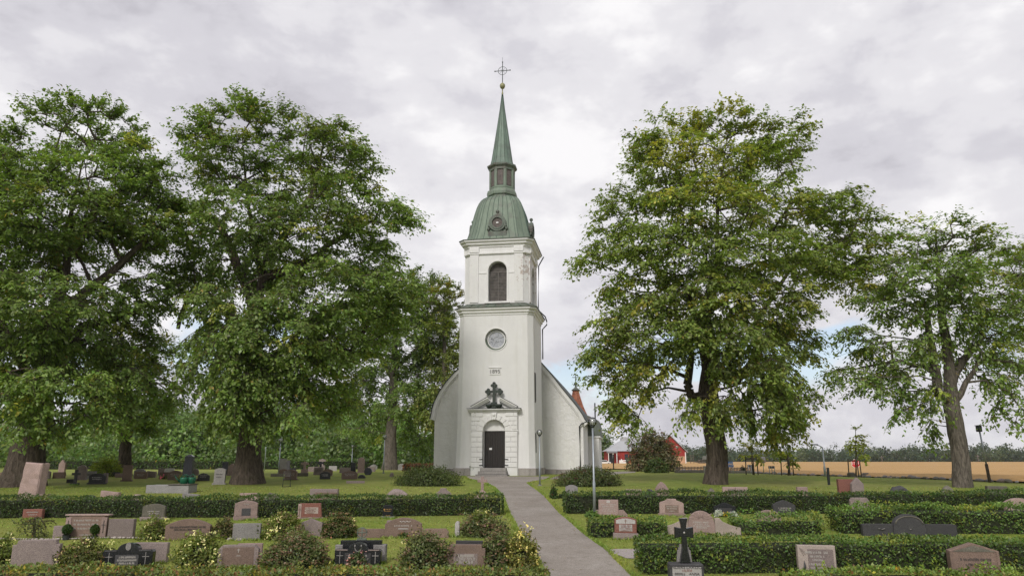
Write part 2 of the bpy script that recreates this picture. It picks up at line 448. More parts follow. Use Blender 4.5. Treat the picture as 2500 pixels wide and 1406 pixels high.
# ------------------------------------------------------------------ church
def make_plaster(name, tint, rough_bump, peel=False):
    m, nd, lk, b = newmat(name)
    tc = nd.new('ShaderNodeTexCoord').outputs['Object']
    n1 = noise_node(nd, lk, tc, 0.55, 7, 0.65, 0.5)
    mp = nd.new('ShaderNodeMapping'); mp.inputs['Scale'].default_value = (1.6, 1.6, 0.16); lk.new(tc, mp.inputs[0])
    n2 = noise_node(nd, lk, mp.outputs[0], 1.2, 7, 0.7)
    c = ramp_node(nd, lk, n1, [(0.3, tuple(x * 0.93 for x in tint)), (0.65, tint)])
    c = mixc(nd, lk, ramp_node(nd, lk, n2, [(0.47, (0, 0, 0)), (0.76, (0.6,) * 3)]), c, tuple(x * y for x, y in zip(tint, (0.8, 0.79, 0.75))))
    # damp band and splashes by the ground
    sp = nd.new('ShaderNodeSeparateXYZ'); lk.new(tc, sp.inputs[0])
    if peel:
        pn = noise_node(nd, lk, tc, 3.2, 8, 0.75)
        def mr(o, a, b_):
            r = nd.new('ShaderNodeMapRange'); r.interpolation_type = 'SMOOTHSTEP'
            r.inputs[1].default_value = a; r.inputs[2].default_value = b_; lk.new(o, r.inputs[0]); return r.outputs[0]
        mx = nd.new('ShaderNodeMath'); mx.operation = 'MULTIPLY'
        lk.new(mr(sp.outputs[0], 0.9, 2.3), mx.inputs[0]); lk.new(mr(sp.outputs[2], 13.4, 16.4), mx.inputs[1])
        ad = nd.new('ShaderNodeMath'); ad.operation = 'MULTIPLY_ADD'; ad.inputs[1].default_value = 0.15
        lk.new(mx.outputs[0], ad.inputs[0]); lk.new(pn, ad.inputs[2])
        c = mixc(nd, lk, ramp_node(nd, lk, ad.outputs[0], [(0.655, (0, 0, 0)), (0.69, (0.7,) * 3)]), c, (0.36, 0.27, 0.22))
    lk.new(c, b.inputs['Base Color']); b.inputs['Roughness'].default_value = 0.92; b.inputs['Specular IOR Level'].default_value = 0.12
    h = noise_node(nd, lk, tc, 2.4, 5, 0.55, 0.6)
    bump(nd, lk, b, h, rough_bump, 0.10)
    return m
def make_copper(name, light, mid, dark, dist_scale=1.0):
    m, nd, lk, b = newmat(name)
    tc = nd.new('ShaderNodeTexCoord').outputs['Object']
    mp = nd.new('ShaderNodeMapping'); mp.inputs['Scale'].default_value = (2.2, 2.2, 0.35); lk.new(tc, mp.inputs[0])
    n1 = noise_node(nd, lk, mp.outputs[0], 1.4 * dist_scale, 7, 0.7, 0.3)
    n2 = noise_node(nd, lk, tc, 0.8, 5, 0.6, 0.5)
    c = ramp_node(nd, lk, n1, [(0.3, mid), (0.6, light)])
    c = mixc(nd, lk, ramp_node(nd, lk, n2, [(0.5, (0, 0, 0)), (0.68, (0.75,) * 3)]), c, dark)
    lk.new(c, b.inputs['Base Color']); b.inputs['Roughness'].default_value = 0.65; b.inputs['Metallic'].default_value = 0.1
    bump(nd, lk, b, n1, 0.15, 0.03); return m
M['plaster'] = make_plaster('white_plaster', (0.785, 0.775, 0.765), 0.12)
M['plaster_up'] = make_plaster('white_plaster_flaking', (0.79, 0.78, 0.77), 0.12, True)
M['plaster_rough'] = make_plaster('rough_white_render', (0.785, 0.775, 0.765), 0.75)
M['trim'] = make_plaster('white_stucco_trim', (0.80, 0.79, 0.78), 0.05)
M['copper'] = make_copper('green_copper', (0.195, 0.245, 0.185), (0.135, 0.175, 0.13), (0.13, 0.125, 0.11))
M['copper_spire'] = make_copper('green_copper_spire', (0.175, 0.235, 0.185), (0.115, 0.165, 0.13), (0.11, 0.125, 0.108), 1.5)
M['copper_dark'] = make_copper('brown_copper', (0.14, 0.17, 0.135), (0.085, 0.09, 0.075), (0.10, 0.075, 0.065))
M['seam'] = simple('copper_seam', (0.075, 0.12, 0.09), 0.6)
M['bronze'] = make_copper('dark_bronze', (0.05, 0.065, 0.055), (0.022, 0.026, 0.023), (0.03, 0.026, 0.022), 3)
M['louvre'] = simple('weathered_shutter', (0.085, 0.075, 0.068), 0.75, var=0.3, scale=3)
M['louvre_bar'] = simple('shutter_bar', (0.15, 0.135, 0.125), 0.8)
M['dark_metal'] = simple('dark_metal', (0.02, 0.024, 0.022), 0.45)
M['plinth'] = granite('plinth_granite', (0.36, 0.33, 0.31), (0.16, 0.14, 0.135))
M['step'] = granite('step_granite', (0.31, 0.29, 0.27), (0.14, 0.13, 0.12))
M['tile_red'] = simple('red_roof_tile', (0.34, 0.13, 0.075), 0.8, var=0.25, scale=4, bmp=0.4)
M['glass'] = simple('pale_window_glass', (0.40, 0.41, 0.45), 0.3, var=0.05, scale=2.5, spec=0.6)
M['glass_frame'] = simple('window_tracery', (0.55, 0.55, 0.55), 0.6)
M['black_hole'] = simple('broken_pane', (0.02, 0.02, 0.035), 0.4)
M['dial'] = simple('dormer_disc', (0.115, 0.095, 0.085), 0.7, var=0.2)
M['paper'] = simple('white_notice', (0.75, 0.75, 0.73), 0.6, var=0.02)
M['inscr'] = simple('inscription_paint', (0.09, 0.085, 0.08), 0.7)

def wood_door():
    m, nd, lk, b = newmat('dark_tarred_oak')
    tc = nd.new('ShaderNodeTexCoord').outputs['Object']
    mp = nd.new('ShaderNodeMapping'); mp.inputs['Scale'].default_value = (7, 7, 0.5); lk.new(tc, mp.inputs[0])
    n1 = noise_node(nd, lk, mp.outputs[0], 2.5, 7, 0.7)
    lk.new(ramp_node(nd, lk, n1, [(0.3, (0.009, 0.007, 0.006)), (0.55, (0.022, 0.016, 0.013)), (0.75, (0.05, 0.03, 0.022))]), b.inputs['Base Color'])
    b.inputs['Roughness'].default_value = 0.55; bump(nd, lk, b, n1, 0.3, 0.02); return m
M['door'] = wood_door()

def text_mesh(txt, size, depth=0.01, align='CENTER', shear=0.0):
    cu = bpy.data.curves.new('txt', 'FONT'); cu.body = txt; cu.size = size; cu.extrude = depth; cu.align_x = align; cu.align_y = 'CENTER'; cu.shear = shear; cu.resolution_u = 3
    o = bpy.data.objects.new('txt', cu); COL.objects.link(o)
    bpy.context.view_layer.update()
    me = bpy.data.meshes.new_from_object(o.evaluated_get(bpy.context.evaluated_depsgraph_get()))
    bpy.data.objects.remove(o); bpy.data.curves.remove(cu)
    me.transform(Matrix.Rotation(math.pi / 2, 4, 'X'))       # stands up, reads from -y
    return me
def cut(obj, cutter):
    md = obj.modifiers.new('cut', 'BOOLEAN'); md.operation = 'DIFFERENCE'; md.object = cutter; md.solver = 'EXACT'
    bpy.context.view_layer.update()
    me = bpy.data.meshes.new_from_object(obj.evaluated_get(bpy.context.evaluated_depsgraph_get()))
    obj.modifiers.remove(md); old = obj.data; obj.data = me; bpy.data.meshes.remove(old)
    d = cutter.data; bpy.data.objects.remove(cutter); bpy.data.meshes.remove(d)

CH = empty('church', (-1.35, 58.0, CAM_Z - 1.08), math.radians(-9))
tag(CH, 'white plastered church with a tall green copper spire above its tower', 'church')
TC = 3.1
def ring(hw, ch, z, cy=TC, cx=0.0):
    a, c = hw, hw - ch
    return [(cx + x, cy + y, z) for x, y in [(-c, -a), (c, -a), (a, -c), (a, c), (c, a), (-c, a), (-a, c), (-a, -c)]]
def octo(r, z, cy=TC):
    return [(r * math.cos(math.radians(22.5 + 45 * k)) / math.cos(math.radians(22.5)), cy + r * math.sin(math.radians(22.5 + 45 * k)) / math.cos(math.radians(22.5)), z) for k in range(8)]
def arch_pts(x0, x1, z0, zs, rise, n=12):
    c, r = (x0 + x1) / 2, (x1 - x0) / 2
    return [(x0, z0), (x1, z0)] + [(c + r * math.cos(math.pi * k / n), zs + rise * math.sin(math.pi * k / n)) for k in range(n + 1)]

# tower, lower storey
low = MB().loft([ring(3.14, 0.42, 0.0), ring(3.06, 0.42, 3.5), ring(3.0, 0.42, 12.55)]).build('tower_wall', M['plaster'], CH)
cutter = MB().prism([(0.05 + 0.88 * math.cos(2 * math.pi * k / 36), 10.5 + 0.88 * math.sin(2 * math.pi * k / 36)) for k in range(36)], -1.0, 0.62).build('c', None)
cutter.matrix_world = CH.matrix_basis; cut(low, cutter)
cutter = MB().prism(arch_pts(-0.84, 0.84, 0.58, 3.32, 0.84), -1.0, 0.72).build('c', None)
cutter.matrix_world = CH.matrix_basis; cut(low, cutter)
MB().loft([ring(3.02, 0.43, 12.45), ring(3.05, 0.43, 12.5), ring(3.05, 0.43, 12.6), ring(3.16, 0.45, 12.68), ring(3.16, 0.45, 12.8), ring(3.3, 0.47, 12.92), ring(3.3, 0.47, 13.05)]).build('string_course', M['trim'], CH)
MB().loft([ring(3.36, 0.48, 13.05), ring(3.37, 0.48, 13.09), ring(2.72, 0.4, 13.45)]).build('skirt_roof', M['copper_dark'], CH)
for k in range(9):
    f = -0.86 + 1.72 * k / 8
    MB().tube([(f * 3.3, TC - 3.38, 13.10), (f * 2.7, TC - 2.74, 13.47)], 0.018, 4).build('roof_seam', M['seam'], CH)
    MB().tube([(3.38, TC + f * 3.3, 13.10), (2.74, TC + f * 2.7, 13.47)], 0.018, 4).build('roof_seam', M['seam'], CH)

# tower, belfry storey
up = MB().loft([ring(2.66, 0.42, 13.5), ring(2.64, 0.42, 17.75)]).build('belfry_wall', M['plaster_up'], CH)
for rz in (0, 1):
    c_ = MB().prism(arch_pts(-0.76, 0.76, 13.68, 16.25, 0.78), -1.2, 0.95)
    o = c_.build('c', None)
    if rz: o.data.transform(Matrix.Translation((0, TC, 0)) @ Matrix.Rotation(math.pi / 2, 4, 'Z') @ Matrix.Translation((0, -TC, 0)))
    else: o.data.transform(Matrix.Translation((0.1, 0, 0)))
    o.matrix_world = CH.matrix_basis; cut(up, o)
# flat pilaster strips, base blocks and raised panels
def on_side(mb, side):
    R = Matrix.Translation((0, TC, 0)) @ Matrix.Rotation(side * math.pi / 2, 4, 'Z') @ Matrix.Translation((0, -TC, 0))
    mb.v = [tuple(R @ Vector(v)) for v in mb.v]; return mb
for s in (0, 1, 3):
    yf = TC - 2.66
    for x0 in (-2.2, 1.5):
        on_side(MB().bbox(x0, x0 + 0.72, yf - 0.07, yf + 0.1, 13.6, 17.72, 0.015), s).build('pilaster', M['plaster_up'], CH)
    on_side(MB().bbox(-0.95, 1.12, yf - 0.11, yf + 0.1, 13.5, 13.66, 0.02), s).build('window_sill', M['trim'], CH)
    fr = MB()
    n = 14; r0, r1 = 0.78, 0.9
    cx = 0.1 if s == 0 else 0.0
    out = [(cx + r1, 13.68)] + [(cx + r1 * math.cos(math.pi * k / n), 16.25 + (r1 + .02) * math.sin(math.pi * k / n)) for k in range(n + 1)] + [(cx - r1, 13.68), (cx - r0, 13.68)] + [(cx - r0 * math.cos(math.pi * k / n), 16.25 + r0 * math.sin(math.pi * k / n)) for k in range(n + 1)] + [(cx + r0, 13.68)]
    fr.prism(out, yf - 0.05, yf + 0.05)
    on_side(fr, s).build('window_surround', M['trim'], CH)
    for x0, x1 in ((-1.46, -0.84 + cx), (0.86 + cx, 1.48)):
        on_side(MB().bbox(x0, x1, yf - 0.03, yf + 0.05, 16.02, 16.12, 0.01), s).build('impost_band', M['trim'], CH)
# bell opening shutters: framed boards, eleven panels
for s in (0, 1):
    cx = 0.1 if s == 0 else 0.0
    yb = TC - 2.66 + 0.42
    w = on_side(MB().prism(arch_pts(cx - 0.75, cx + 0.75, 13.69, 16.25, 0.76), yb + 0.05, yb + 0.12), s).build('shutter_window', M['louvre'], CH)
    rows = [13.72, 14.12, 14.62, 15.12, 15.62, 16.16]
    for i in range(5):
        for x0, x1 in ((cx - 0.72, cx - 0.04), (cx + 0.04, cx + 0.72)):
            on_side(MB().bbox(x0, x1, yb - 0.01, yb + 0.06, rows[i] + 0.03, rows[i + 1] - 0.02, 0.012), s).build('panel', M['louvre'], w)
    on_side(MB().box(cx - 0.74, cx + 0.74, yb - 0.03, yb + 0.05, 16.16, 16.24), s).build('transom', M['louvre_bar'], w)
    on_side(MB().box(cx - 0.035, cx + 0.035, yb - 0.03, yb + 0.05, 13.7, 16.16), s).build('mullion', M['louvre_bar'], w)
    for z in rows[1:-1]:
        on_side(MB().box(cx - 0.73, cx + 0.73, yb - 0.02, yb + 0.05, z - 0.02, z + 0.025), s).build('glazing_bar', M['louvre_bar'], w)
# upper entablature
MB().loft([ring(2.68, 0.42, 17.62), ring(2.78, 0.44, 17.66), ring(2.78, 0.44, 17.78), ring(2.70, 0.43, 17.8), ring(2.70, 0.43, 18.2), ring(2.78, 0.44, 18.24), ring(2.78, 0.44, 18.34), ring(2.96, 0.47, 18.46), ring(2.96, 0.47, 18.56), ring(3.12, 0.5, 18.68), ring(3.12, 0.5, 18.8)]).build('cornice', M['trim'], CH)
for s in (0, 1, 3):
    for x0 in (-2.24, 1.46):
        on_side(MB().bbox(x0, x0 + 0.8, TC - 2.83, TC - 2.5, 17.79, 18.23, 0.02), s).build('frieze_block', M['trim'], CH)
MB().loft([ring(3.17, 0.5, 18.8), ring(3.18, 0.5, 18.86), ring(2.78, 0.5, 18.96)]).build('cornice_flashing', M['copper_dark'], CH)
# dome with standing seams
DOME = [(18.9, 2.82), (19.1, 2.7), (19.6, 2.55), (20.2, 2.41), (20.9, 2.26), (21.6, 2.1), (22.2, 1.94), (22.6, 1.79), (22.9, 1.62), (23.12, 1.42), (23.25, 1.2)]
MB().loft([ring(w, 0.32 * w, z) for z, w in DOME], smooth=False).build('dome', M['copper'], CH)
sm = MB()
for s in range(4):
    for k in range(7):
        f = -0.6 + 1.2 * k / 6
        pts = [(f * w, TC - w - 0.012, z) for z, w in DOME]
        t = MB().tube(pts, 0.022, 4); on_side(t, s); sm.add(t.v, t.f)
    for f in (0.0, 0.5, 1.0):
        pts = [((w * (1 - 0.32) + 0.32 * w * f), TC - w + 0.32 * w * f - 0.012, z) for z, w in DOME]
        t = MB().tube(pts, 0.026, 4); on_side(t, s); sm.add(t.v, t.f)
tag(sm.build('standing_seams', M['seam'], CH), kind='stuff')
# round dormers
for s in (0, 1, 3):
    yb = TC - 2.5
    d = on_side(MB().prism([(0.06 + 0.5 * math.cos(2 * math.pi * k / 24), 20.35 + 0.5 * math.sin(2 * math.pi * k / 24)) for k in range(24)], yb - 0.12, yb + 0.5), s).build('round_dormer', M['copper_dark'], CH)
    rg = MB()
    for r0, r1, ya in ((0.56, 0.72, -0.22), (0.44, 0.56, -0.26)):
        n = 28
        rings = [[(0.06 + r * math.cos(2 * math.pi * k / n), y, 20.35 + r * math.sin(2 * math.pi * k / n)) for k in range(n)] for r, y in ((r0, yb + 0.3), (r0, yb + ya), (r1, yb + ya), (r1, yb + 0.5))]
        rg.loft(rings, cap0=False, cap1=False)
    on_side(rg, s).build('moulded_ring', M['copper_dark'], d)
    on_side(MB().prism([(0.06 + 0.43 * math.cos(2 * math.pi * k / 20), 20.35 + 0.43 * math.sin(2 * math.pi * k / 20)) for k in range(20)], yb - 0.15, yb - 0.1), s).build('disc', M['dial'], d)
    on_side(MB().bbox(-0.04, 0.16, yb - 0.19, yb - 0.14, 20.29, 20.41, 0.01), s).build('vent_plate', M['trim'], d)
    on_side(MB().bbox(-0.72, 0.84, yb - 0.18, yb + 0.4, 19.12, 19.62, 0.02), s).build('dormer_base', M['copper_dark'], d)
    for sx in (-1, 1):
        v = MB(); v.sphere((0.06 + sx * 0.66, yb - 0.1, 20.08), 0.15, 10); v.tube([(0.06 + sx * 0.66, yb - 0.08, 20.05), (0.06 + sx * 0.78, yb - 0.05, 19.8), (0.06 + sx * 0.72, yb - 0.03, 19.6)], [0.1, 0.13, 0.1], 8)
        on_side(v, s).build('scroll', M['copper_dark'], d)
    on_side(MB().lathe([(0.16, 0), (0.10, 0.1), (0.05, 0.18), (0.13, 0.26), (0.16, 0.36), (0.12, 0.46), (0.02, 0.52)], (0.06, yb - 0.05, 21.0), 10), s).build('finial', M['copper_dark'], d)
# lantern
MB().loft([octo(1.12, 23.1), octo(1.12, 23.42), octo(1.24, 23.5), octo(1.26, 23.72), octo(1.2, 23.95), octo(1.04, 24.1), octo(1.07, 24.14), octo(1.07, 24.26), octo(0.98, 24.3)]).build('lantern_base', M['copper'], CH)
lan = MB().loft([octo(0.97, 24.2), octo(0.97, 25.9)]).build('lantern_drum', M['copper_dark'], CH)
for k in range(8):
    a = math.radians(45 * k - 90)
    Rm = Matrix.Translation((0, TC, 0)) @ Matrix.Rotation(a + math.pi / 2, 4, 'Z')
    for nm, mb, mt in (('corner_post', MB().bbox(-0.46, -0.28, -1.07, -0.9, 24.25, 25.85, 0.02), 'copper'), ('corner_post', MB().bbox(0.28, 0.46, -1.07, -0.9, 24.25, 25.85, 0.02), 'copper'), ('recessed_panel', MB().bbox(-0.26, 0.26, -1.0, -0.9, 24.35, 25.8, 0.02), 'dial')):
        mb.v = [tuple(Rm @ Vector(v)) for v in mb.v]; mb.build(nm, M[mt], lan)
MB().loft([octo(1.06, 25.8), octo(1.08, 25.82), octo(1.08, 26.0), octo(1.2, 26.12), octo(1.24, 26.16), octo(1.26, 26.3), octo(1.0, 26.42)]).build('lantern_cornice', M['copper_dark'], CH)
SP = [(26.38, 1.06), (26.5, 0.96), (26.9, 0.87), (27.5, 0.79), (30.0, 0.455), (32.0, 0.2), (33.4, 0.055)]
MB().loft([octo(r, z) for z, r in SP]).build('spire', M['copper_spire'], CH)
sm = MB()
for k in range(8):
    for f in (0.5, 0.0, 1.0) if k in (5, 6, 4) else (0.0, 1.0):
        a0, a1 = math.radians(22.5 + 45 * k), math.radians(67.5 + 45 * k)
        pts = []
        for z, r in SP:
            R = r / math.cos(math.radians(22.5))
            p0 = Vector((R * math.cos(a0), R * math.sin(a0), 0)); p1 = Vector((R * math.cos(a1), R * math.sin(a1), 0))
            q = p0.lerp(p1, f); pts.append((q.x * 1.01, TC + q.y * 1.01, z))
        sm.tube(pts, 0.015, 4)
tag(sm.build('spire_seams', M['seam'], CH), kind='stuff')
MB().lathe([(0.05, 33.2), (0.09, 33.5), (0.05, 33.62), (0.05, 33.95), (0.16, 33.99), (0.23, 34.12), (0.25, 34.24), (0.23, 34.36), (0.15, 34.46), (0.05, 34.5), (0.03, 34.6)], (0, TC, 0), 16).build('gilded_ball', simple('tarnished_brass', (0.26, 0.25, 0.13), 0.5, 0.3), CH)
cr = MB().tube([(0, TC, 34.4), (0, TC, 36.6)], 0.035, 6).tube([(-0.66, TC, 35.75), (0.66, TC, 35.75)], 0.032, 6)
cr.tube([(0.4 * math.cos(2 * math.pi * k / 28), TC, 35.75 + 0.4 * math.sin(2 * math.pi * k / 28)) for k in range(29)], 0.022, 5)
for k in range(4):
    a = math.pi / 4 + math.pi / 2 * k; cr.tube([(0.08 * math.cos(a), TC, 35.75 + 0.08 * math.sin(a)), (0.3 * math.cos(a), TC, 35.75 + 0.3 * math.sin(a))], 0.012, 4)
for p in ((-0.7, TC, 35.75), (0.7, TC, 35.75), (0, TC, 36.62)): cr.sphere(p, 0.065, 8)
cr.tube([(0, TC, 36.6), (0, TC, 37.1)], 0.012, 4)
cr.build('spire_cross', M['bronze'], CH)

# round window
rw = MB()
n = 40
yf = TC - 3.02
rings = [[(0.05 + r * math.cos(2 * math.pi * k / n), y, 10.5 + r * math.sin(2 * math.pi * k / n)) for k in range(n)] for r, y in ((0.87, yf + 0.2), (0.87, yf - 0.03), (0.95, yf - 0.03), (0.97, yf + 0.1))]
rw.loft(rings, cap0=False, cap1=False)
rwo = rw.build('round_window', M['trim'], CH)
MB().lathe([(0.001, 0), (0.86, 0), (0.86, 0.05), (0.001, 0.05)], (0, 0, 0), 40, smooth=False).build('backing', M['glass_frame'], rwo, (0.05, yf + 0.42, 10.5), (math.pi / 2, 0, 0))
for k in range(8):
    a0, a1 = 2 * math.pi * k / 8 + 0.05 + math.pi / 8, 2 * math.pi * (k + 1) / 8 - 0.05 + math.pi / 8
    o = [(0.05 + r * math.cos(a), 10.5 + r * math.sin(a)) for r, aa in ((0.25, (a1, a0)), (0.64, [a0 + (a1 - a0) * t / 6 for t in range(7)])) for a in aa]
    o = o[2:] + o[:2]
    MB().prism(o, yf + 0.325, yf + 0.345).build('pane', M['glass'], rwo)
MB().prism([(0.05 + 0.2 * math.cos(2 * math.pi * k / 16), 10.5 + 0.2 * math.sin(2 * math.pi * k / 16)) for k in range(16)], yf + 0.32, yf + 0.345).build('pane', M['glass'], rwo)
tr = MB()
rings = [[(0.05 + r * math.cos(2 * math.pi * k / n), y, 10.5 + r * math.sin(2 * math.pi * k / n)) for k in range(n)] for r, y in ((0.65, yf + 0.37), (0.65, yf + 0.26), (0.72, yf + 0.26), (0.74, yf + 0.37))]
tr.loft(rings, cap0=False, cap1=False).build('tracery', M['trim'], rwo)
bh = MB()
for (x, z, s_) in ((-0.38, 0.08, 0.06), (-0.28, 0.02, 0.035), (-0.33, -0.28, 0.035), (-0.4, -0.15, 0.035), (-0.03, -0.1, 0.04)):
    q = [(0.05 + x + s_ * random.uniform(.6, 1.4) * math.cos(a), 10.5 + z + s_ * random.uniform(.5, 1.2) * math.sin(a)) for a in (0.2, 1.7, 2.9, 4.4, 5.4)]
    bh.prism(q, yf + 0.30, yf + 0.318)
bh.build('broken_hole', M['black_hole'], rwo)
rings = [[(0.05 + r * math.cos(math.pi + math.pi * k / 20), y, 10.5 + r * math.sin(math.pi + math.pi * k / 20)) for k in range(21)] for r, y in ((0.865, yf - 0.04), (0.74, yf + 0.34))]
MB().loft(rings, closed=False).build('sill_flashing', M['copper'], rwo)

# year plaque
pl = MB().bbox(-0.46, 0.46, yf - 0.05, yf + 0.1, 7.66, 8.22, 0.03).build('date_plaque', M['trim'], CH)
MB().bbox(-0.5, 0.5, yf - 0.09, yf + 0.1, 8.22, 8.28, 0.01).build('plaque_moulding', M['trim'], pl)
link('lettering', text_mesh('1895', 0.44, 0.012), M['inscr'], pl, (0.0, yf - 0.06, 7.93))

# portal with rusticated blocks
yp = TC - 3.14
W2 = 1.82
out = [(-W2, 0.0), (-0.86, 0.0)] + [(-0.86 * math.cos(math.pi * k / 16), 3.32 + 0.86 * math.sin(math.pi * k / 16)) for k in range(17)] + [(0.86, 0.0), (W2, 0.0), (W2, 4.78), (-W2, 4.78)]
por = MB().prism(out, yp - 0.16, yp + 0.3).build('portal', M['trim'], CH)
def block(x0, x1, z0, z1):
    MB().bbox(x0, x1, yp - 0.215, yp - 0.1, z0, z1, 0.018).build('rusticated_block', M['trim'], por)
for sx in (-1, 1):
    def B(a, b_, z0, z1):
        x = sorted((sx * a, sx * b_)); block(x[0], x[1], z0, z1)
    for r in range(7):
        z0 = 0.62 + r * 0.38; z1 = z0 + 0.345
        if r % 2: B(0.89, 1.3, z0, z1); B(1.33, 1.8, z0, z1)
        else: B(0.89, 1.8, z0, z1)
    B(0.87, 1.87, 3.30, 3.40)
    for r in range(4):
        z0 = 3.43 + r * 0.335; z1 = z0 + 0.3
        xi = (1.36, 1.3, 1.12, 0.9)[r]
        if r % 2 == 0: B(xi, 1.8, z0, z1)
        else: B(xi, 1.5, z0, z1); B(1.53, 1.8, z0, z1)
for k in range(9):
    a0, a1 = math.pi * k / 9 + 0.02, math.pi * (k + 1) / 9 - 0.02
    ro = 1.3 if k != 4 else 1.42
    MB().prism([(r * math.cos(a), 3.32 + r * math.sin(a)) for r, a in ((0.88, a0), (ro, a0), (ro, a1), (0.88, a1))], yp - (0.225 if k != 4 else 0.3), yp - 0.1, bev=0.015).build('voussoir', M['trim'], por)
MB().sphere((0, yp - 0.3, 4.55), 0.11, 10).build('keystone_boss', M['trim'], por)
ent = MB().bbox(-1.9, 1.9, yp - 0.27, yp + 0.3, 4.76, 4.84, 0.02).bbox(-1.98, 1.98, yp - 0.36, yp + 0.3, 4.842, 4.92, 0.02).bbox(-2.08, 2.08, yp - 0.46, yp + 0.3, 4.922, 5.02, 0.02)
ent.build('entablature', M['trim'], por)
MB().bbox(-2.12, 2.12, yp - 0.5, yp + 0.2, 5.022, 5.06, 0.01).build('copper_flashing', M['bronze'], por)
for sx in (-1, 1):
    p0, p1 = Vector((sx * 1.75, 5.06)), Vector((sx * 0.42, 5.78))
    d = (p1 - p0).normalized(); nn = Vector((-d.y, d.x)) * (1 if sx < 0 else -1)
    for j, (h0, h1, yy, mt) in enumerate(((0.0, 0.1, 0.2, 'trim'), (0.102, 0.2, 0.3, 'trim'), (0.202, 0.29, 0.4, 'trim'), (0.292, 0.33, 0.43, 'bronze'))):
        q = [p0 + nn * (h0 - 0.14), p1 + nn * (h0 - 0.14), p1 + nn * (h1 - 0.14), p0 + nn * (h1 - 0.14)]
        q = [(v.x, v.y) for v in q]
        if sx > 0: q = q[::-1]
        MB().prism(q, yp - yy, yp + 0.15).build('raking_cornice', M[mt], por)
# bronze cross over the door
c_ = MB()
yc = yp - 0.34
def disc(x, z, r, y0=yc, y1=yc + 0.16): c_.prism([(x + r * math.cos(2 * math.pi * k / 14), z + r * math.sin(2 * math.pi * k / 14)) for k in range(14)], y0, y1, bev=0.02)
c_.box(-0.105, 0.105, yc + 0.01, yc + 0.15, 5.5, 6.8); c_.box(-0.46, 0.46, yc + 0.005, yc + 0.155, 6.24, 6.42)
for x, z in ((0, 6.97), (-0.14, 6.8), (0.14, 6.8), (-0.59, 6.33), (-0.45, 6.47), (-0.45, 6.19), (0.59, 6.33), (0.45, 6.47), (0.45, 6.19)): disc(x, z, 0.125, yc + random.uniform(-.01, .01))
c_.bbox(-0.22, 0.22, yc - 0.03, yc + 0.2, 5.4, 5.52, 0.02).bbox(-0.3, 0.3, yc - 0.08, yc + 0.25, 5.26, 5.4, 0.03).bbox(-0.2, 0.2, yc - 0.02, yc + 0.22, 5.06, 5.26, 0.02)
cx_ = c_.build('portal_cross', M['bronze'], CH)
for sx in (-1, 1):
    MB().lathe([(0.08, 0), (0.2, 0.06), (0.27, 0.2), (0.29, 0.3), (0.25, 0.3), (0.22, 0.22), (0.01, 0.1)], (sx * 0.38, yc + 0.08, 5.06), 14).build('bronze_bowl', M['bronze'], cx_)
# door of boards
dr = MB().box(-0.8, 0.8, yp + 0.42, yp + 0.5, 0.6, 3.36).build('door', M['door'], CH)
for k in range(8):
    x0 = -0.78 + k * 0.195
    MB().bbox(x0 + 0.006, x0 + 0.189, yp + 0.375 + random.uniform(0, 0.008), yp + 0.43, 0.62, 3.34, 0.008).build('plank', M['door'], dr)
MB().bbox(-0.47, -0.25, yp + 0.35, yp + 0.375, 1.92, 2.08, 0.004).build('notice', M['paper'], dr)
MB().bbox(-0.68, -0.62, yp + 0.3, yp + 0.4, 1.6, 1.9, 0.01).build('handle', M['dark_metal'], dr)
MB().prism(arch_pts(-0.82, 0.82, 3.36, 3.4, 0.74), yp + 0.3, yp + 0.5).build('tympanum', M['trim'], CH)
for sx in (-1, 1):
    for z in (1.22, 0.78):
        MB().tube([(sx * 0.86, yp - 0.24, z), (sx * 1.12, yp - 0.3, z)], 0.03, 6).tube([(sx * 0.9, yp - 0.1, z), (sx * 0.9, yp - 0.3, z)], 0.02, 6).build('hinge_strap', M['dark_metal'], CH)
MB().tube([(-0.87, yp - 0.24, 0.7), (-0.87, yp - 0.24, 3.3)], 0.022, 6).build('iron_rod', M['dark_metal'], CH)
for i, (w, y0, z0, z1) in enumerate(((1.0, -0.62, 0.34, 0.58), (1.08, -0.98, 0.12, 0.34), (1.2, -1.34, -0.1, 0.12))):
    MB().bbox(-w, w, yp + y0, yp + 0.55, z0, z1 - 0.004 * i, 0.02).build('step', M['step'], CH)
# plinth of granite blocks
for (xa, xb, sgn) in ((-3.22, -1.86, 0), (1.86, 3.22, 0)):
    x = xa
    while x < xb - 0.1:
        w = min(random.uniform(0.55, 0.9), xb - x)
        if xb - x - w < 0.3: w = xb - x
        MB().bbox(x + 0.006, x + w - 0.006, yp - 0.1 + random.uniform(0, .02), yp + 0.4, -0.2, 0.56 + random.uniform(-.01, .01), 0.02).build('plinth_block', M['plinth'], CH)
        x += w
for k in range(8):
    MB().bbox(3.0, 3.24 - random.uniform(0, .02), yp + 0.42 + k * 0.8, yp + 1.2 + k * 0.8, -0.3, 0.55 + random.uniform(-.01, .01), 0.02).build('plinth_block', M['plinth'], CH)
# slit windows and downpipe on the flank of the tower
for z0, z1 in ((5.55, 7.9), (1.6, 3.2)):
    sw = MB().bbox(2.98, 3.1, 0.75, 1.15, z0, z1, 0.01).build('slit_window', M['louvre_bar'], CH)
    MB().bbox(3.06, 3.13, 0.83, 1.07, z0 + 0.1, z1 - 0.1, 0.01).build('pane', M['dark_metal'], sw)
MB().tube([(3.28, 5.9, 18.75), (2.85, 5.75, 17.9), (2.8, 5.6, 13.9), (3.4, 5.7, 13.3), (3.52, 5.75, 12.9), (3.52, 5.75, 12.6), (3.14, 5.75, 12.2), (3.14, 5.75, 9.6)], 0.055, 8).build('downpipe', M['dark_metal'], CH)

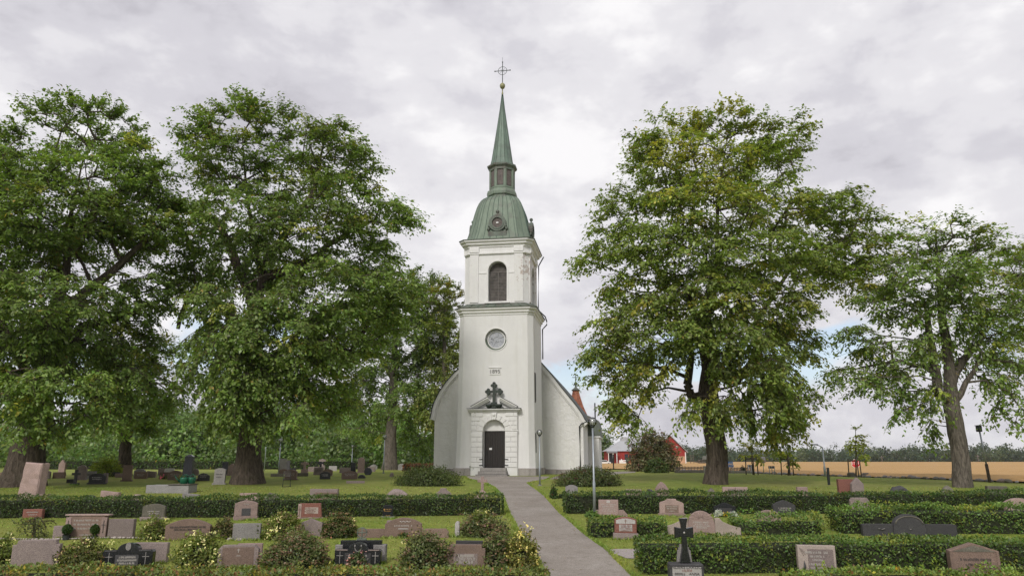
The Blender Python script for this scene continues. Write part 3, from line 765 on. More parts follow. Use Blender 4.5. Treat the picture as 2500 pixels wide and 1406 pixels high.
# nave behind the tower
LP = [(0, 12.2), (-2.7, 10.2), (-4.6, 8.6), (-5.4, 7.7), (-5.95, 6.9), (-6.35, 6.1), (-6.55, 5.45), (-6.62, 4.95)]
RP = [(6.52, 4.45), (6.3, 4.9), (5.9, 5.5), (4.7, 7.0), (3.8, 8.2), (2.7, 9.5)]
prof = [(-6.45, 0), (6.45, 0)] + RP + LP
N0, N1 = 6.25, 30.0
nv = MB()
grid = [(-6.45, -0.4), (6.45, -0.4), (6.45, 4.4)] + RP[1:] + LP[:-1] + [(-6.45, 4.95)]
nv.prism(grid, N0, N1)
nv.build('nave_wall', M['plaster_rough'], CH)
top = RP + LP
ro = MB()
def offs(pts, d):
    o = []
    for i, p in enumerate(pts):
        a = Vector(pts[max(0, i - 1)]); b_ = Vector(pts[min(len(pts) - 1, i + 1)]); t = (b_ - a).normalized(); nn = Vector((t.y, -t.x))
        o.append((p[0] + nn.x * d, p[1] + nn.y * d))
    return o
top_e = [(6.8, 4.12)] + top + [(-6.72, 4.6)]
a = offs(top_e, 0.08); b_ = offs(top_e, 0.15)
ro.prism(b_ + a[::-1], N0 - 0.32, N1 + 0.3)
ro.build('nave_roof', M['bronze'], CH)
a = offs(top_e, -0.3); b_ = offs(top_e, 0.075)
MB().prism(b_ + a[::-1], N0 - 0.12, N0 + 0.2).build('gable_moulding', M['trim'], CH)
a = offs(top_e, -0.2); b_ = offs(top_e, 0.077)
MB().prism(b_ + a[::-1], N0 - 0.24, N0 - 0.115).build('gable_moulding', M['trim'], CH)
for (x0, x1) in ((-6.5, -3.2), (3.2, 6.5)):
    x = x0
    while x < x1 - 0.05:
        w = min(random.uniform(0.7, 1.2), x1 - x)
        MB().bbox(x + 0.006, x + w - 0.006, N0 - 0.1, N0 + 0.2, -0.4, 0.42 + random.uniform(-.02, .02), 0.02).build('plinth_block', M['plinth'], CH); x += w
MB().tube([(6.75, N0 - 0.2, 4.3), (6.3, N0 - 0.2, 4.1), (6.15, N0 - 0.16, 3.9), (6.15, N0 - 0.14, 0.3), (6.35, N0 - 0.3, 0.1)], 0.06, 8).build('downpipe', M['dark_metal'], CH)
# side annex with its steep dark roof
MB().box(6.4, 7.45, 13.0, 19.0, -0.6, 3.2).build('annex_wall', M['plaster'], CH)
MB().bbox(6.3, 7.6, 12.9, 19.1, 3.2, 3.32, 0.02).build('annex_cornice', M['trim'], CH)
MB().loft([[(6.3, 12.95, 3.32), (7.6, 12.95, 3.32), (7.6, 19.1, 3.32), (6.3, 19.1, 3.32)], [(6.3, 13.1, 4.9), (7.45, 13.1, 4.75), (7.45, 18.9, 4.75), (6.3, 18.9, 4.9)], [(6.3, 13.5, 5.3), (6.6, 13.5, 5.2), (6.6, 18.6, 5.2), (6.3, 18.6, 5.3)]]).build('annex_roof', M['copper_dark'], CH)
MB().tube([(7.15, 13.3, 4.8), (7.15, 13.3, 6.4)], 0.06, 8).build('flue_pipe', M['dark_metal'], CH)
# choir turret: tiled cone, copper cap, cross
def octt(cx, cy, r, z): return [(cx + r * math.cos(math.pi / 8 + k * math.pi / 4), cy + r * math.sin(math.pi / 8 + k * math.pi / 4), z) for k in range(8)]
tx, ty = 4.3, 28.5
MB().loft([octt(tx, ty, 1.5, -0.4), octt(tx, ty, 1.5, 5.4)]).build('turret_wall', M['plaster'], CH)
tr = MB().loft([octt(tx, ty, 1.75, 5.3), octt(tx, ty, 1.3, 6.3), octt(tx, ty, 0.85, 7.3), octt(tx, ty, 0.5, 8.4), octt(tx, ty, 0.36, 9.0)]).build('turret_roof', M['tile_red'], CH)
MB().lathe([(0.46, 8.95), (0.5, 9.05), (0.3, 9.2), (0.12, 9.35), (0.1, 9.55), (0.24, 9.75), (0.1, 9.95), (0.05, 10.0)], (tx, ty, 0), 12).tube([(tx, ty, 9.9), (tx, ty, 10.95)], 0.045, 6).tube([(tx - 0.38, ty, 10.5), (tx + 0.38, ty, 10.5)], 0.045, 6).build('turret_cap', M['copper_dark'], CH)
# ------------------------------------------------------------------ gravestones
G = {
    'pink': granite('pink_granite', (0.33, 0.24, 0.215), (0.17, 0.115, 0.10)),
    'mauve': granite('mauve_granite', (0.25, 0.20, 0.185), (0.11, 0.085, 0.08)),
    'brown': granite('brown_granite', (0.21, 0.145, 0.115), (0.085, 0.06, 0.05)),
    'red': granite('red_granite', (0.20, 0.085, 0.065), (0.09, 0.035, 0.03), lichen=0.12),
    'beige': granite('beige_granite', (0.39, 0.325, 0.285), (0.22, 0.17, 0.15)),
    'grey': granite('grey_granite', (0.25, 0.235, 0.225), (0.11, 0.10, 0.10)),
    'light': granite('light_granite', (0.44, 0.415, 0.40), (0.25, 0.23, 0.22)),
    'dark': granite('dark_granite', (0.06, 0.058, 0.06), (0.025, 0.025, 0.026)),
    'black': granite('polished_black_granite', (0.012, 0.013, 0.015), (0.006, 0.006, 0.007), polish=True, lichen=0.02),
    'mossy': granite('mossy_granite', (0.16, 0.145, 0.115), (0.06, 0.06, 0.045), lichen=0.45),
    'concrete': granite('weathered_concrete', (0.26, 0.25, 0.24), (0.16, 0.155, 0.15)),
}
M['letter_light'] = simple('pale_lettering', (0.45, 0.42, 0.39), 0.8, var=0.05)
M['letter_dark'] = simple('dark_lettering', (0.05, 0.045, 0.045), 0.8, var=0.05)
M['letter_gold'] = simple('gilt_lettering', (0.55, 0.33, 0.10), 0.4, 0.5, var=0.05)
M['letter_red'] = simple('reddish_lettering', (0.23, 0.11, 0.09), 0.8, var=0.05)

def outline(shape, w, h):
    a = w / 2
    if shape == 'rect': return [(-a, 0), (a, 0), (a, h), (-a, h)]
    if shape == 'taper': return [(-a, 0), (a, 0), (a * .86, h), (-a * .86, h)]
    if shape == 'slant': return [(-a, 0), (a, 0), (a, h * .88), (-a, h)]
    if shape == 'arch':
        k = min(0.28 * h, 0.16 * w); n = 12
        return [(-a, 0), (a, 0)] + [(a * math.cos(math.pi * i / n), h - k + k * math.sin(math.pi * i / n)) for i in range(n + 1)] if False else [(-a, 0), (a, 0)] + [(a - 2 * a * i / n, h - k + k * (1 - (1 - 2 * i / n) ** 2)) for i in range(n + 1)]
    if shape == 'round':
        k = min(a, h * .6); n = 14
        return [(-a, 0), (a, 0)] + [(a * math.cos(math.pi * i / n), h - k + k * math.sin(math.pi * i / n)) for i in range(n + 1)]
    if shape == 'gable': return [(-a, 0), (a, 0), (a, h * .78), (0, h), (-a, h * .78)]
    if shape == 'point': return [(-a, 0), (a, 0), (a, h * .7), (a * .55, h * .88), (0, h), (-a * .55, h * .88), (-a, h * .7)]
    if shape == 'clip': return [(-a, 0), (a, 0), (a, h * .82), (a * .78, h), (-a * .78, h), (-a, h * .82)]
    if shape == 'shoulder':
        return [(-a, 0), (a, 0), (a, h * .84)] + [(a * .8 + 0.02 * i, h * .84 + 0.0) for i in ()] + [(a * .8, h * .86), (a * .74, h), (-a * .74, h), (-a * .8, h * .86), (-a, h * .84)]
    if shape == 'tabs': return [(-a, 0), (a, 0), (a, h * .86), (a * .84, h * .86), (a * .8, h), (-a * .8, h), (-a * .84, h * .86), (-a, h * .86)]
    if shape == 'bell':
        q = []
        for i in range(15):
            t = -1 + 2 * i / 14
            q.append((-t * a, h * (.74 + .26 * (math.cos(t * math.pi) * .5 + .5))))
        return [(-a, 0), (a, 0)] + q
    if shape == 'steps': return [(-a, 0), (a, 0), (a, h * .7), (a * .85, h * .78), (a * .42, h * .9), (a * .36, h), (-a * .36, h), (-a * .42, h * .9), (-a * .85, h * .78), (-a, h * .7)]
    if shape == 'archtab':     # flat shoulders with a raised arch in the middle
        n = 12; r = a * .42
        return [(-a * .97, 0), (a * .97, 0), (a, h * .66), (a * .93, h * .74), (r, h * .74)] + [(r * math.cos(math.pi * i / n), h * .74 + (h * .26) * math.sin(math.pi * i / n)) for i in range(n + 1)] + [(-r, h * .74), (-a * .93, h * .74), (-a, h * .66)]
    if shape == 'rough':
        q = [(-a, 0), (a, 0)]; n = 9
        for i in range(n + 1):
            t = -1 + 2 * i / n
            q.append((-t * a * random.uniform(.9, 1.02), h * ((1 - .35 * t * t) * random.uniform(.86, 1.0))))
        return q
    if shape == 'boulder':
        q = [(-a, 0), (a, 0)]; n = 10
        for i in range(n + 1):
            th = math.pi * i / n; q.append((a * math.cos(th) * random.uniform(.93, 1), h * (math.sin(th) ** .7) * random.uniform(.94, 1) + .01))
        return q
    if shape == 'cross':
        t = w * .15
        z0 = h * .58
        return [(-t, 0), (t, 0), (t, z0), (a, z0), (a, z0 + 2 * t), (t, z0 + 2 * t), (t, h), (-t, h), (-t, z0 + 2 * t), (-a, z0 + 2 * t), (-a, z0), (-t, z0)]
    if shape == 'obelisk': return [(-a, 0), (a, 0), (a * .8, h * .9), (a * .55, h), (-a * .8, h * .93)]
    if shape == 'oval': return [(a * math.cos(2 * math.pi * i / 16 - math.pi / 2), h / 2 + h / 2 * math.sin(2 * math.pi * i / 16 - math.pi / 2)) for i in range(16)]
    raise ValueError(shape)

def letters(lines, y, hgt=0.05, seed=1):
    """rows of small raised strokes: worn lettering that cannot be read"""
    r = random.Random(seed); mb = MB()
    for z, half, hh in lines:
        x = -half
        while x < half:
            w = hh * r.uniform(.45, .7); s = hh * .14
            if r.random() < 0.12: x += hh * .5; continue
            k = r.randrange(4)
            mb.box(x, x + s, y, y + 0.008, z - hh / 2, z + hh / 2)
            if k != 0: mb.box(x + w - s, x + w, y + 0.0005, y + 0.008, z - hh / 2, z + hh / 2)
            if k in (1, 2): mb.box(x + s, x + w - s, y + 0.0003, y + 0.008, z + hh / 2 - s, z + hh / 2)
            if k in (0, 2, 3): mb.box(x + s, x + w - s, y + 0.0003, y + 0.008, z - s / 2, z + s / 2)
            if k in (0, 3): mb.box(x + s, x + w - s, y + 0.0003, y + 0.008, z - hh / 2, z - hh / 2 + s)
            x += w + hh * .22
    return mb

SEEDN = [0]
def stone(x0, x1, yt, yb, label, shape='rect', mat='grey', t=0.16, d=None, plinth=None, panel=None, text=None, tmat='letter_light', yaw=None, lean=None, roll=None, name='gravestone', cat='gravestone', group=None, bev=0.012, extra=None):
    SEEDN[0] += 1; random.seed(SEEDN[0] * 13 + 5)
    pxm = (x0 + x1) / 2
    base = ground_at(pxm, yb) if d is None else on_ground(pxm, d)
    dd = base.y
    w = (x1 - x0) * mpp((yt + (yb or yt)) / 2, dd)
    h = at(pxm, yt, dd).z - base.z
    if h < 0.12: h = 0.12
    yaw = random.uniform(-4, 4) if yaw is None else yaw
    face = math.degrees(math.atan2(-base.x, base.y)) * 0.25
    o = empty(name, base, math.radians(yaw + face), math.radians(random.uniform(-1.5, 0.5) if lean is None else lean), math.radians(random.uniform(-0.7, 0.7) if roll is None else roll))
    tag(o, label, cat, group)
    z0 = -0.06
    if plinth:
        ph, pw, pm = plinth
        MB().bbox(-w / 2 - pw, w / 2 + pw, -t / 2 - pw * .7, t / 2 + pw * .7, -0.08, ph, 0.015).build('plinth', G[pm], o); z0 = ph + 0.001
    pts = [(x, z0 + z * (h - z0) / h) for x, z in outline(shape, w, h)]
    if shape in ('rough', 'boulder'):
        # a lump: several slices with their own outline
        mb = MB(); rings = []
        for k, (yy, s) in enumerate(((-t / 2, .86), (-t * .32, .97), (0, 1), (t * .32, .97), (t / 2, .84))):
            rings.append([(x * s * random.uniform(.98, 1.02), yy + random.uniform(-.02, .02), z0 + (z - z0) * (s * random.uniform(.97, 1.01))) for x, z in pts])
        mb.loft(rings); mb.build('slab', G[mat], o)
    else:
        MB().prism(pts, -t / 2, t / 2, bev=min(bev, t / 4)).build('slab', G[mat], o)
    pan_o = None
    if panel:
        px0, px1, pz0, pz1, pmat, depth = panel
        pan_o = MB().bbox(px0 * w, px1 * w, -t / 2 - depth, -t / 2 + 0.01, pz0 * h, pz1 * h, 0.004); pan_o = pan_o.build('panel', G[pmat] if pmat in G else M[pmat], o)
    if text:
        off = t / 2 + 0.008 + (panel[5] if panel else 0)
        letters([(z * h, hw * w, hh) for z, hw, hh in text], -off, seed=SEEDN[0]).build('lettering', M[tmat], pan_o or o)["kind"] = 'stuff'
    if extra: extra(o, w, h, t)
    return o
def wing(o, pts, y0, y1, mat, name='wing'):
    MB().prism(pts, y0, y1, bev=0.012).build(name, G[mat], o)
def thin_cross(o, x, z0, z1, hw, y, mat, t=0.02):
    MB().box(x - t, x + t, y, y + 0.014, z0, z1).box(x - hw, x - t, y + 0.001, y + 0.014, z0 + (z1 - z0) * .62, z0 + (z1 - z0) * .62 + 2 * t).box(x + t, x + hw, y + 0.001, y + 0.014, z0 + (z1 - z0) * .62, z0 + (z1 - z0) * .62 + 2 * t).build('carved_cross', M[mat] if mat in M else G[mat], o)

# ---- nearest row, before the low hedge
stone(33, 137, 1317, 1388, 'mauve slab with notched shoulders, its blank back towards the path, frontmost corner stone', 'tabs', 'mauve', 0.2, yaw=6, lean=-1)
def f2(o, w, h, t):
    thin_cross(o, -w * .36, h * .12, h * .62, w * .07, -t / 2 - 0.012, 'grey', 0.008); thin_cross(o, w * .36, h * .12, h * .62, w * .07, -t / 2 - 0.012, 'grey', 0.008)
    MB().prism([(0.07 * math.cos(2 * math.pi * k / 14), h * .86 + 0.1 * math.sin(2 * math.pi * k / 14)) for k in range(14)], -t / 2 - 0.012, -t / 2 + 0.01).build('medallion', G['grey'], o)
    for s in (-1, 1): MB().bbox(*sorted((s * w * .22, s * w * .46)), -t / 2 - 0.012, -t / 2, h * .66, h * .71, 0.003).build('carved_band', G['dark'], o)
stone(252, 372, 1324, 1384, 'polished black stone with raised arch and oval medallion between two thin crosses', 'archtab', 'black', 0.2, panel=(-.24, .22, .08, .52, 'dark', 0.006), text=[(.42, .16, .05), (.3, .19, .05), (.18, .15, .05)], yaw=-3, extra=f2)
stone(328, 406, 1323.5, 1372, 'mauve slab half hidden behind the medallion stone', 'rect', 'mauve', 0.18)
stone(533, 628, 1329, 1383, 'pale framed stone with chamfered brown inset beside the large rusty shrub', 'clip', 'mauve', 0.2, panel=(-.39, .39, .1, .9, 'brown', 0.004), text=[(.52, .06, .03)], yaw=5, extra=lambda o, w, h, t: thin_cross(o, 0, h * .66, h * .84, 0.04, -t / 2 - 0.012, 'letter_light', 0.007))
stone(580, 638, 1325.5, 1368, 'thin pink slab peeping over the framed brown stone', 'rect', 'pink', 0.14)
def f4(o, w, h, t):
    thin_cross(o, -w * .38, h * .12, h * .62, w * .07, -t / 2 - 0.012, 'grey', 0.008); thin_cross(o, w * .38, h * .12, h * .62, w * .07, -t / 2 - 0.012, 'grey', 0.008)
    MB().tube([(0.09 * math.cos(a), -t / 2 - 0.004, h * .82 + 0.12 * math.sin(a)) for a in [math.pi * (0.85 + 1.3 * k / 10) for k in range(11)]], 0.018, 6).build('carved_wreath', G['grey'], o)
    for s in (-1, 1): MB().bbox(*sorted((s * w * .22, s * w * .46)), -t / 2 - 0.012, -t / 2, h * .66, h * .71, 0.003).build('carved_band', G['mauve'], o)
stone(817, 930, 1323, 1380, 'polished black stone with raised arch and carved wreath behind pink stonecrop', 'archtab', 'black', 0.2, panel=(-.28, .28, .08, .56, 'dark', 0.006), text=[(.44, .2, .05), (.3, .22, .05), (.18, .15, .05)], yaw=-2, extra=f4)
def ringcross(o, w, h, t):
    c = h + 0.2
    m = MB().tube([(0.13 * math.cos(2 * math.pi * k / 20), 0, c + 0.13 * math.sin(2 * math.pi * k / 20)) for k in range(21)], 0.016, 6)
    m.tube([(0, 0, h), (0, 0, c + 0.13)], 0.016, 6).tube([(-0.13, 0, c), (0.13, 0, c)], 0.016, 6).bbox(-0.13, 0.13, -0.05, 0.05, h, h + 0.05, 0.01)
    m.build('ring_cross', M['copper_dark'], o)
stone(831, 931, 1318, 1372, 'plain black slab crowned with a small bronze ring cross', 'rect', 'black', 0.2, extra=ringcross)
stone(912, 942, 1328, 1372, 'narrow grey slab edge beside the two black stones', 'rect', 'grey', 0.3)
stone(818, 836, 1329, 1374, 'sliver of grey slab at the shoulder of the wreath stone', 'rect', 'grey', 0.2)
stone(1091, 1185, 1328, 1382, 'weathered brown stone with stepped shoulders between two shrubs by the path', 'tabs', 'brown', 0.22, panel=(-.32, .3, .1, .6, 'mauve', 0.004), text=[(.5, .2, .07), (.36, .24, .07), (.22, .18, .07)], yaw=-2)
stone(1112, 1178, 1319, 1372, 'dark slab rising behind the stepped brown stone by the path', 'rect', 'dark', 0.16)
# ---- second row
def r2(o, w, h, t):
    for s in (-1, 1):
        x = sorted((s * w * .36, s * w * .49)); MB().bbox(x[0], x[1], -t / 2 - 0.02, -t / 2 + 0.01, h * .06, h * .94, 0.005).build('pilaster', G['pink'], o)
        thin_cross(o, s * w * .425, h * .25, h * .8, w * .05, -t / 2 - 0.034, 'letter_dark', 0.008)
    MB().bbox(-w * .52, w * .52, -t / 2 - 0.03, t / 2 + 0.03, h + 0.001, h + 0.05, 0.01).build('coping', G['pink'], o)
    MB().bbox(-w * .78, -w * .52, -t * .4, t * .4, -0.05, h * .55, 0.012).build('wing', G['mauve'], o)
    MB().bbox(w * .52, w * 1.12, -t * .4, t * .4, -0.05, h * .86, 0.012).build('wing', G['mauve'], o)
stone(160, 262, 1258, 1313, 'wide brown family monument with pale cross pilasters and low side wings', 'taper', 'brown', 0.24, text=[(.8, .3, .055), (.62, .3, .055), (.44, .3, .055), (.16, .12, .04)], yaw=-7, roll=0, extra=r2)
stone(406, 510, 1266, 1317, 'broad brown stone with shallow arched top beside yellow blooms', 'arch', 'brown', 0.22, text=[(.62, .4, .06), (.5, .3, .05)], tmat='letter_dark', yaw=3)
stone(569, 634, 1277, 1317, 'blank pale grey slab between flowering shrubs', 'rect', 'grey', 0.16, yaw=5, roll=0)
stone(730, 786, 1265, 1311, 'blank mauve slab with low pointed top between rusty shrubs', 'gable', 'mauve', 0.16)
def r10(o, w, h, t):
    x = w / 2
    for s in (-1, 1):
        q = [(s * (x - .01), -0.05), (s * (x + w * .74), -0.05), (s * (x + w * .74), h * .28), (s * (x + w * .66), h * .44), (s * (x - .01), h * .44)]
        if s < 0: q = q[::-1]
        wing(o, q, -t * .38, t * .38, 'brown')
    MB().bbox(-w * .14, w * .14, -t / 2 - 0.01, -t / 2 + 0.01, h * .42, h * .47, 0.003).build('name_strip', G['light'], o)
    MB().bbox(-w * .48, -w * .26, t / 2, t / 2 + 0.3, 0, h * .84, 0.01).build('rear_block', G['mauve'], o)
    for k in range(3): MB().tube([(-.12 + k * .12, -t / 2 - .002, h * .84), (-.06 + k * .12, -t / 2 - .002, h * .78), (0 + k * .12, -t / 2 - .002, h * .84)], 0.012, 4).build('carved_sprig', M['letter_light'], o)
stone(940, 1029, 1263, 1311, 'long brown family stone, arched centre over low wings, small plant at its foot', 'arch', 'brown', 0.22, text=[(.6, .24, .05)], yaw=0, roll=0, extra=r10)
stone(1111, 1122, 1272, 1308, 'slim grey stone edge at the near side of the shrub by the path', 'round', 'light', 0.3)
# ---- row against the clipped hedge, left of the path
stone(58, 103, 1242, 1266, 'small dark red stone behind the weeping tree', 'rect', 'red', 0.2, text=[(.7, .3, .04), (.45, .2, .04)])
stone(348, 400, 1229, 1270, 'lichened grey round-topped stone against the clipped hedge', 'arch', 'mossy', 0.2, plinth=(0.14, 0.06, 'mauve'), text=[(.55, .25, .05), (.42, .2, .05)])
stone(573, 626, 1221, 1268, 'pale pink stone with a dark square niche', 'arch', 'pink', 0.26, plinth=(0.14, 0.03, 'pink'), panel=(-.18, .22, .22, .6, 'dark', 0.004), text=[(.82, .1, .04)], yaw=7)
def r7(o, w, h, t):
    MB().bbox(-w * .5, -w * .36, -t / 2 - 0.02, -t / 2 + 0.01, 0.02, h * .99, 0.005).build('pilaster', G['pink'], o)
    thin_cross(o, -w * .43, h * .2, h * .86, w * .05, -t / 2 - 0.035, 'brown', 0.009)
    MB().bbox(-w * .08, w * .12, -t / 2 - 0.008, -t / 2 + .01, h * .08, h * .16, 0.003).build('name_strip', G['pink'], o)
stone(728, 785, 1228, 1267, 'red-brown stone with white name panel and cross strip on one edge', 'taper', 'red', 0.2, plinth=(0.08, 0.05, 'pink'), panel=(-.22, .34, .36, .76, 'beige', 0.005), text=[(.68, .24, .045), (.58, .16, .035), (.5, .24, .045), (.41, .14, .035)], tmat='letter_red', yaw=4, extra=r7)
def r9(o, w, h, t):
    MB().tube([(-w * .36, -t / 2 - .006, h * .72), (-w * .34, -t / 2 - .006, h * .5)], [0.02, 0.008], 6).build('gilt_flower', M['letter_gold'], o)
stone(934, 959, 1232, 1264, 'small black stone with gilt lettering against the clipped hedge', 'clip', 'black', 0.14, plinth=(0.07, 0.06, 'grey'), text=[(.68, .34, .035), (.54, .3, .03), (.2, .22, .035)], tmat='letter_gold', extra=r9)
# ---- stones on the upper lawn just behind the hedge (feet hidden)
def hewn(o, w, h, t):
    sl = [c for c in o.children if c.name.startswith('slab')][0]; bm = bmesh.new(); bm.from_mesh(sl.data)
    bmesh.ops.triangulate(bm, faces=bm.faces[:])
    bmesh.ops.subdivide_edges(bm, edges=bm.edges[:], cuts=7, use_grid_fill=True)
    for v in bm.verts:
        n1 = mnoise.noise(v.co * 2.2 + Vector((3, 1, 7))); n2 = mnoise.noise(Vector((v.co.x * 2, v.co.y * 3, v.co.z * 6)) + Vector((9, 0, 2)))
        v.co += (v.normal if v.normal.length > .1 else Vector((0, -1, 0))) * (n1 * .05 + abs(n2) * .09 - .03)
    bm.to_mesh(sl.data); bm.free()
stone(44, 97, 1129, None, 'tall rough-hewn pink stone leaning by the big trunk', 'taper', 'pink', 0.5, d=36, bev=0.06, yaw=-14, lean=-2, roll=3, extra=hewn)
stone(80, 116, 1206, None, 'low pink block at the foot of the tall rough stone', 'rect', 'pink', 0.3, d=35)
stone(199, 238, 1207, None, 'flat dark stone barely above the hedge', 'boulder', 'dark', 0.4, d=35)
stone(246, 288, 1197, None, 'low pinkish block showing above the hedge', 'slant', 'pink', 0.3, d=35)
stone(314, 353, 1204, None, 'low rounded pink stone showing above the hedge', 'boulder', 'pink', 0.3, d=35)
stone(446, 483, 1203, None, 'low pale grey block in line with the two watering cans', 'slant', 'grey', 0.4, d=35)
stone(586, 630, 1203, None, 'low flat pink block below the great trunk', 'rect', 'pink', 0.4, d=35)
stone(643, 682, 1199, None, 'rough lichened boulder stone behind the hedge near the garden chair', 'rough', 'mossy', 0.35, d=35)
stone(757, 823, 1193, None, 'wide low mauve block with a sloping tablet behind the hedge', 'rect', 'mauve', 0.5, d=36, extra=lambda o, w, h, t: MB().bbox(-w * .3, w * .48, -t / 2 - .1, -t / 2, -.02, h * .8, .02).build('tablet', G['brown'], o))
stone(935, 1003, 1191, None, 'wide rounded mauve stone below the round shrub', 'boulder', 'mauve', 0.3, d=35)
stone(1063, 1101, 1191, None, 'grey stone with stepped top behind the hedge end', 'steps', 'mauve', 0.25, d=35)
def r11(o, w, h, t):
    MB().prism([(x, z + h - .02) for x, z in outline('cross', w * .62, 0.62)], -t * .3, t * .3, bev=.01).build('cross', G['pink'], o)
stone(1158, 1196, 1196, None, 'pale granite cross on a curved foot close to the path', 'bell', 'pink', 0.22, d=34.5, extra=r11)
# ---- right of the path
def cross_mon(o, w, h, t):
    # flared black cross stepped at its foot, standing on an inscribed block
    hb = h * 0.29
    b0 = MB().bbox(-w / 2 - .02, w / 2 + .02, -.26, .2, -.08, hb, .02); b0.build('block', G['dark'], o)
    MB().bbox(-w * .45, w * .45, -.275, -.255, .03, hb - .06, .004).build('panel', G['light'], o)
    H0 = hb + .003; hc = h - H0; a = w * .3
    ct = H0 + hc * .68; th = hc * .125
    out = [(-w * .17, H0), (w * .17, H0), (w * .085, H0 + hc * .34), (w * .075, ct - th * .7), (w * .29, ct - th), (w * .29, ct + th), (w * .075, ct + th * .75), (w * .085, H0 + hc * .85), (w * .13, H0 + hc), (-w * .13, H0 + hc), (-w * .085, H0 + hc * .85), (-w * .075, ct + th * .75), (-w * .29, ct + th), (-w * .29, ct - th), (-w * .075, ct - th * .7), (-w * .085, H0 + hc * .34)]
    MB().prism(out, -.12, .03, bev=.012).build('cross', G['black'], o)
    for s in (-1, 1):
        q = [(s * .02, H0), (s * w * .24, H0), (s * w * .2, H0 + hc * .27), (s * w * .165, H0 + hc * .27), (s * w * .165, H0 + hc * .33), (s * w * .13, H0 + hc * .33), (s * w * .13, H0 + hc * .4), (s * .02, H0 + hc * .4)]
        if s < 0: q = q[::-1]
        wing(o, q, .031, .14, 'grey', 'stepped_buttress')
    MB().sphere((0, -.13, ct), .025, 8).build('star_boss', G['light'], o)
    for i, (s_, sz, z, sh) in enumerate((('ANDERS LARSSON', .105, .83, 0), ('', .062, .66, .3), ('', .085, .48, .3), ('', .062, .3, .3), ('', .062, .14, .3))):
        if i in (1, 3):
            letters([(hb * z, .11, .05)], -.283, seed=70 + i).build('lettering', M['letter_red'], o)
        elif i == 4:
            letters([(hb * z, .16, .05)], -.283, seed=74).build('lettering', M['letter_dark'], o)
        else:
            tag(link('lettering', text_mesh(s_ if i == 0 else 'ANNA', sz, .003, shear=sh), M['letter_dark'], o, ((0 if i == 0 else .16), -.279, hb * z)), kind='stuff')
            if i == 2: letters([(hb * z, .11, .055)], -.283, seed=72).build('lettering', M['letter_dark'], o, (-.18, 0, 0))
CB = empty('gravestone', on_ground(1673, 18.9), math.radians(-4)); CB.location.x = at(1673, 1390, 18.9).x
tag(CB, 'black flared cross on an inscribed block before the clipped hedge', 'gravestone')
cross_mon(CB, 77 * mpp(1390, 18.9), at(1673, 1264, 18.9).z - CB.location.z, .2)
def f6(o, w, h, t):
    MB().tube([(-w * .34, -t / 2 - .006, h * .12), (-w * .34, -t / 2 - .008, h * .3), (-w * .345, -t / 2 - .006, h * .48)], [.03, .035, .006], 6).build('carved_flame', G['dark'], o)
    for a in (.75, .6, .45): MB().tube([(-w * .45, -t / 2 - .004, h * .92), (-w * .45 + .22 * math.cos(-a * 1.5), -t / 2 - .004, h * .92 + .22 * math.sin(-a * 1.5))], .006, 4).build('carved_ray', G['mauve'], o)
stone(1952, 2040, 1330, 1404, 'pale beige stone with carved ray and dark flame, standing before the clipped hedge', 'rect', 'beige', .2, panel=(-.24, .44, .12, .88, 'mauve', .004), text=[(.77, .3, .055), (.64, .2, .05), (.52, .12, .05), (.38, .22, .05), (.26, .18, .05), (.15, .1, .05)], yaw=-3, extra=f6)
def f7(o, w, h, t):
    q = [(-w * .44, h * .74), (w * .44, h * .74), (0, h * .93)]
    MB().prism(q, -t / 2 - .012, -t / 2 + .01).build('carved_pediment', G['mossy'], o)
    for s in (-1, 1): MB().bbox(*sorted((s * w * .44, s * w * .5)), -t / 2 - .015, -t / 2 + .01, 0, h * .76, .005).build('edge_band', G['brown'], o)
stone(2327, 2436, 1324, 1404, 'large brown stone with pointed lichened pediment rising from low leaves', 'gable', 'brown', .26, text=[(.5, .3, .06), (.34, .2, .06)], tmat='letter_dark', yaw=-4, extra=f7)
def s4(o, w, h, t):
    n = 10; k = h * .09
    q = [(-w * .44, h * .7), (w * .44, h * .7)] + [(w * .44 - w * .88 * i / n, h * .85 + k * (1 - (1 - 2 * i / n) ** 2)) for i in range(n + 1)]
    MB().prism(q, -t / 2 - .012, -t / 2 + .01).build('head_panel', G['light'], o)
    thin_cross(o, 0, h * .72, h * .9, .035, -t / 2 - .026, 'letter_red', .006)
stone(1501, 1554, 1261, 1315, 'red-brown headstone with pale arched band and white name panel set in the low hedge', 'arch', 'red', .22, plinth=(.19, .05, 'mauve'), panel=(-.3, .3, .36, .66, 'light', .006), text=[(.62, .26, .045), (.55, .2, .035), (.48, .24, .045), (.4, .22, .035)], tmat='letter_red', yaw=-2, roll=1, extra=s4)
def s5(o, w, h, t):
    cz = h * .62
    for k in range(9):
        a = math.pi * (k + .5) / 9; r = w * (.42 if 2 < k < 6 else .46)
        zz = min(1.0, (h * .3) / (r * math.sin(a) + 1e-6)); r *= min(1, zz)
        MB().tube([(w * .08 * math.cos(a), -t / 2 - .004, cz + w * .08 * math.sin(a)), (r * math.cos(a), -t / 2 - .004, cz + r * math.sin(a))], [.006, .014], 4).build('carved_ray', G['pink'], o)
    for s in (-1, 1):
        q = [(s * w * .5, -.05), (s * w * 1.45, -.05), (s * w * 1.45, h * .3), (s * w * 1.1, h * .4), (s * w * .8, h * .55), (s * w * .68, h * .7), (s * w * .5, h * .7)]
        if s < 0: q = q[::-1]
        wing(o, q, -t * .36, t * .36, 'beige')
stone(1681, 1745, 1246, 1304, 'pink arched stone carved with sunrays between sweeping pale wings', 'round', 'pink', .24, text=[(.52, .3, .05), (.44, .24, .045), (.36, .3, .05), (.29, .2, .045)], yaw=-4, roll=0, extra=s5)
bpy.context.view_layer.update()
